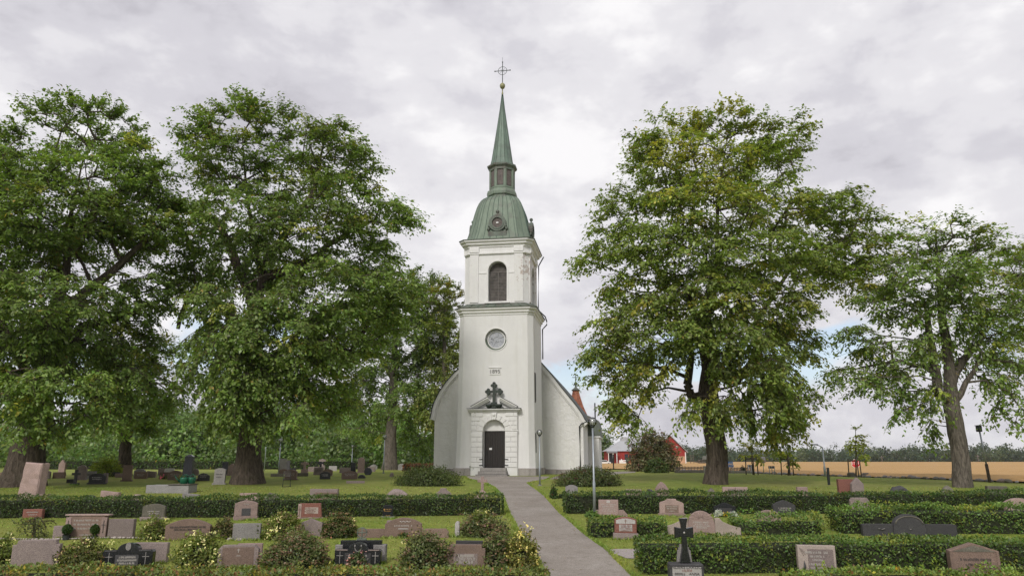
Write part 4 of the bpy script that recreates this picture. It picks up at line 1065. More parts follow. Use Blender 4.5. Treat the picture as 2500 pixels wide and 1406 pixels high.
def s1(o, w, h, t):
    MB().bbox(-.07, .07, -t / 2 - .01, -t / 2 + .01, h * .8, h * .95, .005).build('emblem', G['light'], o)
    for s in (-1, 1):
        q = [(s * w * .5, -.05), (s * w * .95, -.05), (s * w * .95, h * .1), (s * w * .75, h * .38), (s * w * .5, h * .38)]
        if s < 0: q = q[::-1]
        wing(o, q, -t * .35, t * .35, 'pink')
stone(1462, 1510, 1219, 1259, 'pink stone with small square emblem beside the tall lamp post', 'rect', 'pink', .2, text=[(.7, .36, .045), (.58, .32, .045), (.44, .3, .045), (.32, .32, .045), (.16, .1, .045)], yaw=-4, extra=s1)
stone(1611, 1669, 1217, 1259, 'pale pink stone with stepped centre and brown inset panel', 'steps', 'pink', .22, plinth=(.1, .06, 'pink'), panel=(-.28, .28, .2, .64, 'brown', .004), text=[(.56, .24, .04), (.44, .2, .04), (.3, .12, .04)], yaw=-2)
stone(1743, 1796, 1226, 1259, 'black stone with curved cap behind white and yellow flowers', 'bell', 'black', .2, panel=(-.3, .32, .1, .6, 'dark', .006))
stone(1888, 1941, 1220, 1258, 'dark lichened stone with pointed shoulders against the hedge', 'point', 'dark', .24, text=[(.5, .3, .04), (.38, .25, .04)])
stone(1850, 1906, 1244, None, 'pink arched top showing over the short hedge', 'arch', 'pink', .2, d=28.5)
stone(2079, 2123, 1214, 1258, 'mauve stone with clipped corners and pale lettering before the hedge', 'clip', 'mauve', .2, plinth=(.06, .03, 'mauve'), text=[(.7, .26, .04), (.6, .3, .04), (.5, .26, .04), (.34, .14, .04)])
stone(2460, 2520, 1215, 1258, 'pink stone with pale panel at the picture edge', 'arch', 'pink', .3, panel=(-.3, .4, .2, .6, 'beige', .005), text=[(.5, .2, .04), (.38, .2, .04)])
def s9(o, w, h, t):
    for s in (-1, 1):
        q = [(s * w * .5, -.05), (s * w * 1.45, -.05), (s * w * 1.45, h * .5), (s * w * 1.4, h * .55), (s * w * .5, h * .55)]
        if s < 0: q = q[::-1]
        wing(o, q, -t * .4, t * .4, 'dark')
    for x in (-.95, -.85, -.8, .02):
        MB().lathe([(.02, 0), (.045, .008), (.01, .014)], (x * w, -t / 2 - .006, h * random.uniform(.2, .42)), 7).build('lichen_patch', G['light'], o)
    n = 12
    MB().tube([(w * .42 * math.cos(math.pi * k / n), -t / 2 - .005, h * .56 + h * .34 * math.sin(math.pi * k / n)) for k in range(n + 1)], .02, 5).build('carved_band', G['mossy'], o)
stone(2182, 2258, 1254, 1308, 'long dark family stone with arched centre and lichen spots below the tallest bank of hedge', 'round', 'dark', .24, yaw=2, roll=0, extra=s9)
# upper lawn behind the hedge, right
stone(1381, 1411, 1183, None, 'grey round-shouldered stone at the hedge corner by the path', 'arch', 'grey', .25, d=34)
stone(1530, 1566, 1194, None, 'low flat pink slab behind the hedge near the lamp', 'rect', 'pink', .4, d=35)
stone(1571, 1606, 1192, None, 'low dark arched stone behind the hedge', 'boulder', 'dark', .4, d=35)
stone(1602, 1633, 1175, None, 'pink stone with pointed round top behind the hedge', 'point', 'pink', .22, d=36)
stone(1727, 1750, 1189, None, 'low dark rounded stone near the foot of the great tree', 'boulder', 'mossy', .3, d=36)
def stars(o, w, h, t):
    MB().box(-.012, .012, -t / 2 - .004, -t / 2 + .01, .02, h - .02).build('joint', G['dark'], o)
    for s in (-1, 1):
        MB().prism([(s * w * .4 + (.08 if k % 2 else .03) * math.cos(math.pi * k / 5 + .31), h * .6 + (.08 if k % 2 else .03) * math.sin(math.pi * k / 5 + .31)) for k in range(10)], -t / 2 - .01, -t / 2 + .01).build('carved_star', G['red'], o)
        MB().bbox(*sorted((s * w * .06, s * w * .3)), -t / 2 - .006, -t / 2 + .01, h * .3, h * .9, .003).build('panel', G['mauve'], o)
stone(1767, 1826, 1188, None, 'pink double tablet with a star at either end', 'rect', 'pink', .2, d=35, extra=stars)
stone(1949, 1973, 1188, None, 'small pink block amid tall shoots on the hedge top', 'rect', 'pink', .25, d=35)
stone(2051, 2086, 1169, None, 'plain red-brown slab beside a pointed neighbour', 'rect', 'red', .35, d=36)
stone(2083, 2111, 1165, None, 'mauve stone with small pointed top beside a plain red-brown slab', 'gable', 'mauve', .25, d=35.5)
stone(2170, 2228, 1182, None, 'rugged dark boulder stone behind the hedge', 'rough', 'dark', .35, d=36)
stone(2300, 2336, 1183, None, 'low grey-green stone beside the slim trunk', 'boulder', 'mossy', .3, d=35)
stone(2416, 2460, 1186, None, 'low flat dark slab beyond the slim trunk', 'rect', 'mossy', .3, d=35)

# ---- far graves, left lawn
far = [
 (0, 16, 1151, 1166, 'arch', 'brown', 'low brown stone at the very edge by the old leaning trunk'),
 (99, 121, 1148, 1168, 'arch', 'mauve', 'small mauve rounded stone just beyond the rough pink stone'),
 (130, 157, 1152, 1167, 'rect', 'brown', 'low square brown block under drooping leaves'),
 (142, 157, 1122, 1160, 'bell', 'pink', 'tall pink stone with scrolled head under drooping leaves'),
 (163, 178, 1169, 1178, 'rect', 'dark', 'low dark kerb block beside the black cross'),
 (187, 208, 1135, 1171, 'round', 'mauve', 'tall round-headed mauve stone before the clipped dome bush'),
 (208, 232, 1150, 1168, 'rect', 'grey', 'low wide grey stone behind the dark brown block'),
 (218, 254, 1155, 1181, 'arch', 'dark', 'dark polished brown block on the open lawn'),
 (252, 261, 1154, 1178, 'rect', 'mauve', 'narrow mauve slab pressed against the dark brown block'),
 (268, 290, 1152, 1163, 'rect', 'dark', 'low charcoal stone at the foot of the dome bush'),
 (282, 300, 1155, 1165, 'rect', 'pink', 'tiny pink block at the foot of the dome bush'),
 (299, 319, 1135, 1174, 'rect', 'brown', 'tall narrow brown slab on a flat base'),
 (327, 353, 1144, 1166, 'arch', 'grey', 'grey stone half behind a square brown one'),
 (329, 358, 1151, 1168, 'rect', 'brown', 'square brown stone beside a grey neighbour'),
 (359, 380, 1149, 1165, 'slant', 'mauve', 'mauve stone with sloping top near the far lamp'),
 (386, 400, 1143, 1160, 'rect', 'mauve', 'mauve pillar supporting one end of a pale slab'),
 (398, 424, 1143, 1156, 'rect', 'light', 'pale low tomb chest beyond the pink blooms'),
 (390, 411, 1152, 1168, 'rect', 'brown', 'small brown stone behind the pink blooms'),
 (410, 444, 1148, 1171, 'arch', 'brown', 'broad arched brown stone beside the black obelisk'),
 (482, 511, 1152, 1173, 'rough', 'dark', 'dark uneven stone with dry plants beside the obelisk'),
 (470, 484, 1144, 1160, 'round', 'mauve', 'small mauve stone beyond the black obelisk'),
 (522, 548, 1142, 1182, 'arch', 'grey', 'grey round-shouldered upright stone by the great trunk'),
 (541, 555, 1127, 1160, 'rect', 'black', 'narrow black upright stone near the great trunk'),
 (556, 574, 1131, 1160, 'point', 'pink', 'pink stone with pointed gothic head near the great trunk'),
 (682, 698, 1119, 1155, 'rect', 'grey', 'tall square grey stone beside the white globe lamp'),
 (698, 707, 1123, 1150, 'rect', 'dark', 'slim dark stone beside a tall square grey one'),
 (681, 704, 1144, 1157, 'arch', 'brown', 'low brown arched stone beyond the garden chair'),
 (695, 724, 1146, 1171, 'arch', 'brown', 'brown stone standing just behind the garden chair'),
 (661, 692, 1156, 1163, 'rect', 'mossy', 'long low kerb left of the garden chair'),
 (724, 752, 1154, 1162, 'rect', 'mossy', 'long low kerb between the chair and the pale cross'),
 (707, 722, 1142, 1153, 'rect', 'dark', 'small charcoal block behind the brown chair stone'),
 (752, 777, 1139, 1151, 'rect', 'mauve', 'low mauve block beside the pale stone cross'),
 (765, 790, 1140, 1159, 'taper', 'mauve', 'mauve stone under the small black cross'),
 (789, 811, 1144, 1161, 'arch', 'brown', 'brown arched stone behind a charcoal one'),
 (781, 806, 1151, 1169, 'arch', 'dark', 'charcoal arched stone in the middle of the lawn'),
 (803, 822, 1137, 1149, 'rect', 'light', 'pale grey block in the farthest row'),
 (829, 855, 1141, 1154, 'rect', 'mauve', 'mauve block to one side of the black upright'),
 (856, 868, 1127, 1153, 'slant', 'black', 'black upright slab among low stones'),
 (834, 872, 1149, 1169, 'arch', 'brown', 'wide brown stone with shallow arch before the black upright'),
 (873, 893, 1158, 1167, 'boulder', 'dark', 'low dark boulder next to the wide brown stone'),
 (873, 889, 1116, 1154, 'round', 'pink', 'tall round-headed pink stone near the slim lamp'),
 (889, 908, 1141, 1159, 'oval', 'black', 'black oval stone near the round shrub'),
 (846, 890, 1173, 1179, 'rect', 'mauve', 'flat slab lying on the lawn'),
 (903, 921, 1133, 1145, 'bell', 'light', 'white scalloped stone near the slim lamp'),
 (898, 916, 1139, 1151, 'rect', 'mauve', 'mauve block in front of the white scalloped stone'),
 (946, 956, 1127, 1144, 'rect', 'red', 'small dark red slab at the foot of the rear trunk'),
 (956, 972, 1134, 1145, 'arch', 'light', 'pale stone between rear trunk and round shrub'),
 (972, 990, 1131, 1147, 'arch', 'grey', 'grey stone half hidden by the round shrub'),
 (951, 962, 1153, 1163, 'boulder', 'mauve', 'small mauve boulder at the edge of the round shrub'),
]
for (a, b_, yt, yb, sh, mt, lab) in far:
    tt = 0.12 if yb - yt < 10 and sh == 'rect' else 0.22
    lines = [(.62, .3, .06), (.45, .26, .06)] if (b_ - a) > 22 and (yb - yt) > 16 else None
    stone(a, b_, yt, yb, lab, sh, mt, tt, text=lines, tmat='letter_light' if mt in ('dark', 'black', 'brown') else 'letter_dark', plinth=(.08, .08, mt) if (yb - yt) > 24 else None, group='graves on the upper lawn')
# crosses and obelisk
def xstone(x0, x1, yt, yb, label, mat, base=(.2, .25)):
    b0 = ground_at((x0 + x1) / 2, yb); w = (x1 - x0) * mpp(yb, b0.y); h = at((x0 + x1) / 2, yt, b0.y).z - b0.z
    o = empty('gravestone', b0, math.radians(random.uniform(-4, 4))); tag(o, label, 'gravestone', 'graves on the upper lawn')
    MB().bbox(-w * .42, w * .42, -.18, .18, -.06, h * base[0], .02).build('plinth', G[mat], o)
    MB().prism([(x, z + h * base[0] - .01) for x, z in outline('cross', w, h * (1 - base[0]))], -.07, .07, bev=.012).build('cross', G[mat], o)
xstone(173, 192, 1145, 1183, 'black cross on a dark block on the open lawn', 'dark', (.12, .2))
xstone(734, 752, 1126, 1156, 'pale stone cross beyond the garden chair', 'pink', (.35, .3))
xstone(774, 790, 1126, 1150, 'small black cross rising over mauve stones', 'black', (.4, .3))
xstone(778, 794, 1119, 1146, 'tall pale cross behind the small black one', 'mauve', (.4, .3))
ob = ground_at(458, 1174)
o = tag(empty('obelisk', ob, math.radians(8)), 'tall black obelisk beside the concrete trough', 'obelisk')
hh = at(458, 1109, ob.y).z - ob.z; ww = 24 * mpp(1140, ob.y)
MB().bbox(-ww * .95, ww * .8, -ww * .8, ww * .8, -.06, .16, .02).build('plinth', G['brown'], o)
MB().loft([[(x * k * ww * .5, y * k * ww * .5, z) for x, y in ((-1, -1), (1, -1), (1, 1), (-1, 1))] for k, z in ((1, .16), (.74, hh * .93))] + [[(x * .1 * ww, y * .1 * ww, hh) for x, y in ((-1, -1), (1, -1), (1, 1), (-1, 1))]]).build('shaft', G['black'], o)

# ---- trough, watering cans, chair
M['green_plastic'] = simple('green_plastic', (0.01, 0.10, 0.05), 0.4, var=.05)
tb = ground_at(416, 1202); tw = 106 * mpp(1195, tb.y)
o = tag(empty('water_trough', tb, math.radians(-3)), 'long pale concrete trough behind the hedge', 'trough')
th = at(416, 1183, tb.y).z - tb.z
MB().bbox(-tw / 2, tw / 2, -.4, -.3, -.1, th, .02).bbox(-tw / 2, tw / 2, .5, .6, -.1, th, .02).bbox(-tw / 2, -tw / 2 + .1, -.302, .502, -.1, th - .003, .02).bbox(tw / 2 - .1, tw / 2, -.302, .502, -.1, th - .003, .02).box(-tw / 2 + .05, tw / 2 - .05, -.35, .55, -.1, .1).build('basin', G['concrete'], o)
MB().bbox(tw * .02, tw / 2 + .04, -.46, .66, th + .002, th + .06, .015).build('cover_slab', G['mossy'], o)
for k, (xx, yy, lab) in enumerate(((tw * .3, -.1, 'green plastic watering can on the trough, beside the obelisk'), (tw * .43, .15, 'green plastic watering can nearest the end of the trough'))):
    w = tag(empty('watering_can', (tb + Vector((xx, yy, th + .06))), random.uniform(-.5, .5)), lab, 'watering can', 'watering cans on the trough')
    MB().lathe([(.15, 0), (.19, .02), (.21, .28), (.19, .34), (.15, .34), (.14, .1), (.01, .08)], (0, 0, 0), 14).build('body', M['green_plastic'], w)
    MB().tube([(-.18, 0, .1), (-.36, 0, .26), (-.46, 0, .4)], [.04, .025, .02], 8).lathe([(.02, 0), (.06, .04), (.055, .05)], (-.46, 0, .39), 8).build('spout', M['green_plastic'], w)
    MB().tube([(.17, 0, .1), (.3, 0, .2), (.28, 0, .38), (.08, 0, .5), (-.1, 0, .42), (-.15, 0, .32)], .018, 6).build('handle', M['green_plastic'], w)
cb = ground_at(699, 1188)
o = tag(empty('garden_chair', cb, math.radians(200)), 'thin dark metal garden chair on the lawn near the great trunk', 'chair')
for nm, p in (('leg', [(-.22, -.2, 0), (-.2, .2, .45)]), ('leg', [(.22, -.2, 0), (.2, .2, .45)]), ('leg', [(-.22, .3, 0), (-.2, -.12, .45), (-.2, -.28, .9)]), ('leg', [(.22, .3, 0), (.2, -.12, .45), (.2, -.28, .9)])):
    MB().tube(p, .014, 6).build(nm, M['dark_metal'], o)
for k in range(5): MB().bbox(-.2, .2, -.14 + k * .085, -.08 + k * .085, .45, .465, .003).build('slat', M['louvre'], o)
for z, y in ((.6, -.175), (.72, -.215), (.84, -.255)): MB().bbox(-.2, .2, y - .006, y + .006, z, z + .07, .003).build('back_slat', M['louvre'], o)
MB().tube([(-.22, -.2, .02), (.22, -.2, .02)], .012, 6).tube([(-.22, .3, .02), (.22, .3, .02)], .012, 6).build('stretcher', M['dark_metal'], o)
# ---- cobbles edging the second row
M['cobble'] = granite('pale_cobble', (0.46, 0.41, 0.38), (0.26, 0.21, 0.19))
random.seed(44)
me_c = []
for k in range(4):
    mb = MB(); mb.sphere((0, 0, 0), 1.0, 9)
    mb.v = [tuple(Vector(v) * (1 + .16 * mnoise.noise(Vector(v) * 1.3 + Vector((k * 5, 0, 0))))) for v in mb.v]
    me = mb.mesh('cobble'); me.materials.append(M['cobble']); me_c.append(me)
px = 2
n = 0
while px < 408:
    s = random.uniform(5, 10)
    g0 = ground_at(px, 1316 + 2 * math.sin(px / 60))
    if not (590 < px < 0):
        oc = link('border_stone', me_c[n % 4]); oc.location = g0 + Vector((0, 0, .03)); k = s * mpp(1316, g0.y) * .5
        oc.scale = (k, k * random.uniform(.6, .8), k * random.uniform(.5, .7)); oc.rotation_euler = (0, 0, random.uniform(0, 3))
        tag(oc, 'pale rounded stone in the cobble edging before the second grave row', 'stone', 'pale cobbles edging the second grave row')
    px += s * .95; n += 1
for (xx, yy) in ((562, 1318), (608, 1316), (585, 1319)):
    g0 = ground_at(xx, yy); oc = link('border_stone', me_c[n % 4]); oc.location = g0 + Vector((0, 0, .03)); oc.scale = (.1, .07, .06); n += 1
    tag(oc, 'pale rounded stone at the foot of the blank grey slab', 'stone', 'pale stones at the blank grey slab')
# ------------------------------------------------------------------ vegetation
M['leaf'] = leaf_mat('tree_leaf', 0.4, 0.04)
M['leaf_hedge'] = leaf_mat('hedge_leaf', 0.22, 0.03)
M['leaf_shrub'] = leaf_mat('shrub_leaf', 0.25, 0.03)
M['petal'] = leaf_mat('petal', 0.35, 0.0)
M['core'] = simple('inner_twigs', (0.022, 0.026, 0.012), 0.95, var=.3, scale=9)
def make_bark(name, c):
    m, nd, lk, b = newmat(name)
    tc = nd.new('ShaderNodeTexCoord').outputs['Object']
    mp = nd.new('ShaderNodeMapping'); mp.inputs['Scale'].default_value = (5, 5, 1.1); lk.new(tc, mp.inputs[0])
    n1 = noise_node(nd, lk, mp.outputs[0], 1.6, 8, 0.7, 0.8); n2 = noise_node(nd, lk, tc, 0.9, 5, 0.6)
    cc = ramp_node(nd, lk, n1, [(0.32, tuple(x * .28 for x in c)), (0.5, c), (0.7, tuple(x * 1.7 for x in c))])
    cc = mixc(nd, lk, ramp_node(nd, lk, n2, [(0.55, (0, 0, 0)), (0.72, (0.5,) * 3)]), cc, (0.055, 0.06, 0.03))
    lk.new(cc, b.inputs['Base Color']); b.inputs['Roughness'].default_value = 0.95; b.inputs['Specular IOR Level'].default_value = 0.1
    bump(nd, lk, b, n1, 1.0, 0.12); return m
M['bark'] = make_bark('bark', (0.10, 0.08, 0.064))
M['bark_pale'] = make_bark('pale_bark', (0.14, 0.12, 0.10))

def tubes_mesh(P0, P1, R0, R1, k=6):
    """tapered k-sided tubes for many branch pieces at once"""
    D = unit(P1 - P0); ref = np.where(np.abs(D[:, 2:3]) > 0.9, np.array([[1., 0, 0]]), np.array([[0., 0, 1.]]))
    A = unit(np.cross(D, ref)); B = np.cross(D, A)
    th = np.arange(k) * 2 * math.pi / k
    c = np.cos(th)[None, :, None]; s = np.sin(th)[None, :, None]
    dirs = A[:, None, :] * c + B[:, None, :] * s
    V0 = P0[:, None, :] + dirs * R0[:, None, None]; V1 = P1[:, None, :] + dirs * R1[:, None, None]
    j = (np.arange(k) + 1) % k
    Q = np.stack([V0, V0[:, j], V1[:, j], V1], axis=2)      # n, k, 4, 3
    return Q.reshape(-1, 4, 3)

def leaf_colors(rng, n, base, var, cl_tint=None):
    c = np.array(base)[None, :] * (1 + rng.normal(0, var, (n, 1)))
    c = c * (1 + rng.normal(0, var * .35, (n, 3)))
    if cl_tint is not None: c = c * cl_tint
    return np.clip(c, 0.004, 0.9)

def make_tree(name, label, px_base, D, trunk, lobes, seed, dens=1.25, leaves=120, lsize=0.24, base=(0.118, 0.168, 0.038), yellow=0.08, group=None, bark='bark', limbs=(), cat='tree', droop=0.2, flare=1.28, twigs=30, minh=1.6, spray=1.0, vert=1.0):
    rng = np.random.default_rng(seed)
    b0 = ground_at(*px_base) if D is None else on_ground(px_base[0], D)
    D = b0.y
    root = empty(name, b0); tag(root, label, cat, group)
    off = np.array(b0)
    # --- trunk: (px, py, radius in m)
    tp = [Vector(at(px, py, D)) for px, py, r in trunk]; tr = [r for _, _, r in trunk]
    tp[0] = Vector((b0.x, b0.y, b0.z - 0.3))
    pts, rad = [], []
    NS = 10
    for i in range(len(tp) - 1):
        for k in range(NS):
            t = k / NS; ts = t * t * (3 - 2 * t)
            pts.append(tp[i].lerp(tp[i + 1], t) + Vector((0.12 * math.sin(ts * 3 + i * 2 + seed), 0, 0)) * (t * (1 - t)))
            rad.append(tr[i] + (tr[i + 1] - tr[i]) * t)
    pts.append(tp[-1]); rad.append(tr[-1])
    mb = MB(); n = 26; rings = []
    for i, (p, r) in enumerate(zip(pts, rad)):
        hgt = p.z - b0.z; fl = 1 + (flare - 1) * math.exp(-max(0, hgt) / (0.55 + r * .5))
        ring_ = []
        for k in range(n):
            a = 2 * math.pi * k / n
            w = mnoise.noise(Vector((math.cos(a) * 1.3 + seed, math.sin(a) * 1.3, p.z * .35))) * 0.16
            w += (fl - 1) * 0.55 * max(0, math.sin(a * 5 + seed)) + mnoise.noise(Vector((math.cos(a) * 4, math.sin(a) * 4 + seed, p.z * 1.2))) * 0.05
            ring_.append((p.x - b0.x + r * (fl + w) * math.cos(a), p.y - b0.y + r * (fl + w) * math.sin(a), p.z - b0.z))
        rings.append(ring_)
    mb.loft(rings, smooth=True); mb.build('trunk', M[bark], root)
    # --- skeleton nodes
    nodes = [np.array(p) for p in pts[NS:]]; par = [i - 1 for i in range(len(nodes))]; fixed = [r for r in rad[NS:]]
    for lb in limbs:               # explicit limbs: [(px, py, depth offset, radius), ...]
        q = [np.array(at(px, py, D + dd)) for px, py, dd, r in lb]
        prev = int(np.argmin([np.linalg.norm(nd - q[0]) for nd in nodes]))
        for i in range(len(q) - 1):
            for k in range(1, 5):
                t = k / 4; nodes.append(q[i] * (1 - t) + q[i + 1] * t + rng.normal(0, .05, 3)); par.append(prev); prev = len(nodes) - 1
                fixed.append(lb[i][3] + (lb[i + 1][3] - lb[i][3]) * t)
    # --- leaf clusters spread through the lobes
    C, OUT, LB = [], [], []
    m = mpp(600, D)
    L3 = []
    for (cx, cy, rx, ry, dd, rd) in lobes:
        L3.append((np.array(at(cx, cy, D + dd)), np.array((rx * m, rd, ry * m))))
    for li, (c, r) in enumerate(L3):
        k = max(3, int(dens * math.pi * r[0] * r[2]))
        got = 0
        while got < k:
            d = rng.normal(0, 1, 3); d /= np.linalg.norm(d)
            rr = rng.uniform(0.12, 1) ** 0.42
            p = c + d * r * rr * (.93 if spray > .5 else 1)
            deep = min(np.linalg.norm((p - c2) / r2) for c2, r2 in L3)
            if deep < 0.5 and rng.random() < 0.4: got += 0.34; continue
            if p[2] < b0.z + minh: got += 1; continue
            C.append(p); OUT.append(d); LB.append(li); got += 1
    C = np.array(C); LB = np.array(LB)
    top = np.array(pts[-1]); mid = np.array(pts[len(pts) // 2])
    order = np.argsort(np.linalg.norm(C - np.array(tp[-2]) - np.array((0, 0, 1.)), axis=1))
    NA = np.zeros((40000, 3)); NA[:len(nodes)] = np.array(nodes); plen = np.zeros(40000); cnt = len(nodes)
    for i in range(1, cnt): plen[i] = plen[par[i]] + np.linalg.norm(NA[i] - NA[par[i]])
    tip_of = {}
    for ci in order:
        p = C[ci]
        dv = p - NA[:cnt]; dist = np.linalg.norm(dv, axis=1)
        cost = dist + 0.22 * plen[:cnt] + 1.2 * np.maximum(0, -dv[:, 2]) * 0.5
        j = int(np.argmin(cost)); a = NA[j].copy(); ln = np.linalg.norm(p - a)
        steps = max(1, int(ln / 0.9)); prev = j
        for k in range(1, steps + 1):
            t = k / steps
            q = a + (p - a) * t + np.array((0, 0, 0.10 * ln * math.sin(math.pi * t))) + (rng.normal(0, 0.07 * min(1.5, ln), 3) * (1 - t))
            NA[cnt] = q; plen[cnt] = plen[prev] + np.linalg.norm(q - NA[prev]); par.append(prev); fixed.append(None); prev = cnt; cnt += 1
        tip_of[ci] = prev
    load = np.zeros(cnt)
    for ci in tip_of: load[tip_of[ci]] += 1
    for i in range(cnt - 1, 0, -1):
        if par[i] >= 0: load[par[i]] += load[i]
    R = np.array([fixed[i] if fixed[i] is not None else min(0.32, 0.017 * (.35 if spray < .5 else 1) * max(1, load[i]) ** 0.5) for i in range(cnt)])
    idx = np.array([i for i in range(len(pts) - NS, cnt) if par[i] >= 0]); pr = np.array([par[i] for i in idx])
    R0 = np.minimum(R[pr], R[idx] * 1.35 + .01); 
    Q = tubes_mesh(NA[pr] - off, NA[idx] - off, R0, R[idx], 6)
    # --- sprays of twigs with leaves
    nC = len(C); T = 12 if spray > .5 else 8
    axis_pt = np.array(tp[-2])
    outv = C - axis_pt; outv[:, 2] *= 0.35; outv = unit(outv + rng.normal(0, .25, outv.shape))
    az = rng.uniform(-1.9, 1.9, (nC, T)) * rng.choice([1, 1, 1.5], (nC, T))
    ca, sa = np.cos(az), np.sin(az)
    tw = np.stack([outv[:, None, 0] * ca - outv[:, None, 1] * sa, outv[:, None, 0] * sa + outv[:, None, 1] * ca, outv[:, None, 2] + rng.uniform(-.2, .36, (nC, T)) * vert], axis=2)
    tw = unit(tw); TL = spray * rng.uniform(.6, 1.6, (nC, T)) * (0.9 + .25 * rng.random((nC, 1)))
    per = max(2, int(leaves / T))
    tt = (rng.random((nC, T, per)) ** .7) * 0.98 + .06
    pos = C[:, None, None, :] + tw[:, :, None, :] * (TL[:, :, None, None] * tt[..., None])
    pos[..., 2] -= droop * TL[:, :, None] * tt ** 2 
    n_leaf = nC * T * per
    pos = pos.reshape(-1, 3) + rng.normal(0, .07 * spray, (n_leaf, 3))
    twr = np.repeat(tw.reshape(-1, 3), per, axis=0)
    side = unit(np.cross(twr, np.array([[0, 0, 1.]]))) * rng.choice([-1, 1], (n_leaf, 1))
    ax = unit(twr * .55 + side * rng.uniform(.2, 1.0, (n_leaf, 1)) + np.array([[0.14, 0, -0.2]]) + rng.normal(0, .25, (n_leaf, 3)))
    nr = unit(np.array([[0, 0, 1.]]) + twr * .35 + rng.normal(0, .38, (n_leaf, 3)))
    sz = lsize * rng.uniform(.5, 1.35, n_leaf)
    V = leaf_quads(pos - off, ax, nr, sz, sz * rng.uniform(.5, .66, n_leaf), .22)
    # colour: leaf by leaf, with whole sprays and whole lobes yellower or duller
    lob = rng.normal(1, .10, (len(lobes), 1)); ct = lob[LB] * rng.normal(1, .13, (nC, 1)) * np.ones((nC, 3))
    ly = np.clip(rng.normal(yellow, yellow * 1.2, len(lobes)), 0, .8)[LB]
    ys = (rng.random(nC) < ly * .8) * rng.uniform(.3, 1, nC)
    ct = ct * (1 + ys[:, None] * np.array([[.95, .42, .1]]))
    ctl = np.repeat(ct, T * per, axis=0)
    cols = leaf_colors(rng, n_leaf, base, .17, ctl)
    brown = rng.random(n_leaf) < .01 + yellow * .03; cols[brown] = np.array((.20, .15, .035)) * rng.uniform(.6, 1.2, (brown.sum(), 1))
    crown = link('crown', quads_mesh('crown', V, cols), M['leaf'], root)
    # bare twigs sticking out + spray stems
    ends = C[:, None, :] + tw * (TL * .9)[..., None]; ends[..., 2] -= droop * TL * .81
    mids = C[:, None, :] + tw * (TL * .5)[..., None]; mids[..., 2] -= droop * TL * .25
    s0 = np.repeat(C, T, axis=0) - off; s1 = mids.reshape(-1, 3) - off; s2 = ends.reshape(-1, 3) - off
    sel = rng.random(len(s0)) < .6; s0, s1, s2 = s0[sel], s1[sel], s2[sel]; r_ = np.full(len(s0), .016 * (.35 if spray < .5 else 1))
    Q2 = np.concatenate([tubes_mesh(s0, s1, r_, r_ * .7, 3), tubes_mesh(s1, s2, r_ * .7, r_ * .35, 3)])
    link('branches', quads_mesh('branches', np.concatenate([Q, Q2])), M[bark], root)
    return root

make_tree('chestnut_tree', 'huge spreading tree with leaning trunk, cut by the picture edge beside the rough pink stone', (52, 1186), None,
  [(45, 1190, 1.05), (70, 1090, .88), (92, 1010, .8), (108, 920, .68), (115, 800, .48), (160, 680, .28), (170, 540, .14), (200, 400, .04)],
  [(205, 320, 140, 75, 1, 4), (320, 400, 80, 70, 0, 3), (50, 400, 130, 100, -1, 4), (230, 430, 150, 80, -2, 3.5), (130, 520, 180, 100, -3, 3.5), (330, 520, 120, 90, 1, 4), (20, 600, 150, 120, -1, 4), (230, 600, 150, 80, 2, 4), (410, 570, 60, 60, 0, 2.5), (-90, 500, 110, 150, 0, 4), (90, 740, 170, 90, -4, 3), (-60, 760, 130, 120, 0, 4), (310, 730, 120, 70, 1, 3), (40, 860, 170, 80, -2, 3.5), (200, 840, 110, 70, 3, 3), (310, 850, 90, 65, 2, 3), (130, 940, 150, 60, -3, 3), (330, 940, 100, 60, 1, 3), (400, 680, 60, 60, 1, 3), (400, 460, 55, 55, 0, 2.5), (-40, 960, 110, 70, 0, 3.5), (215, 1010, 110, 30, -2, 2.5), (100, 1030, 50, 30, -3, 2)],
  11, dens=2.4, yellow=.05, group='great trees of the churchyard',
  limbs=[[(110, 900, 0, .5), (200, 720, 0, .34), (300, 640, 0, .22), (390, 560, 0, .1)], [(105, 930, 0, .5), (200, 800, 1, .3), (340, 760, 1, .2)], [(100, 960, 0, .4), (30, 850, -1, .3), (-40, 720, -1, .15)]])
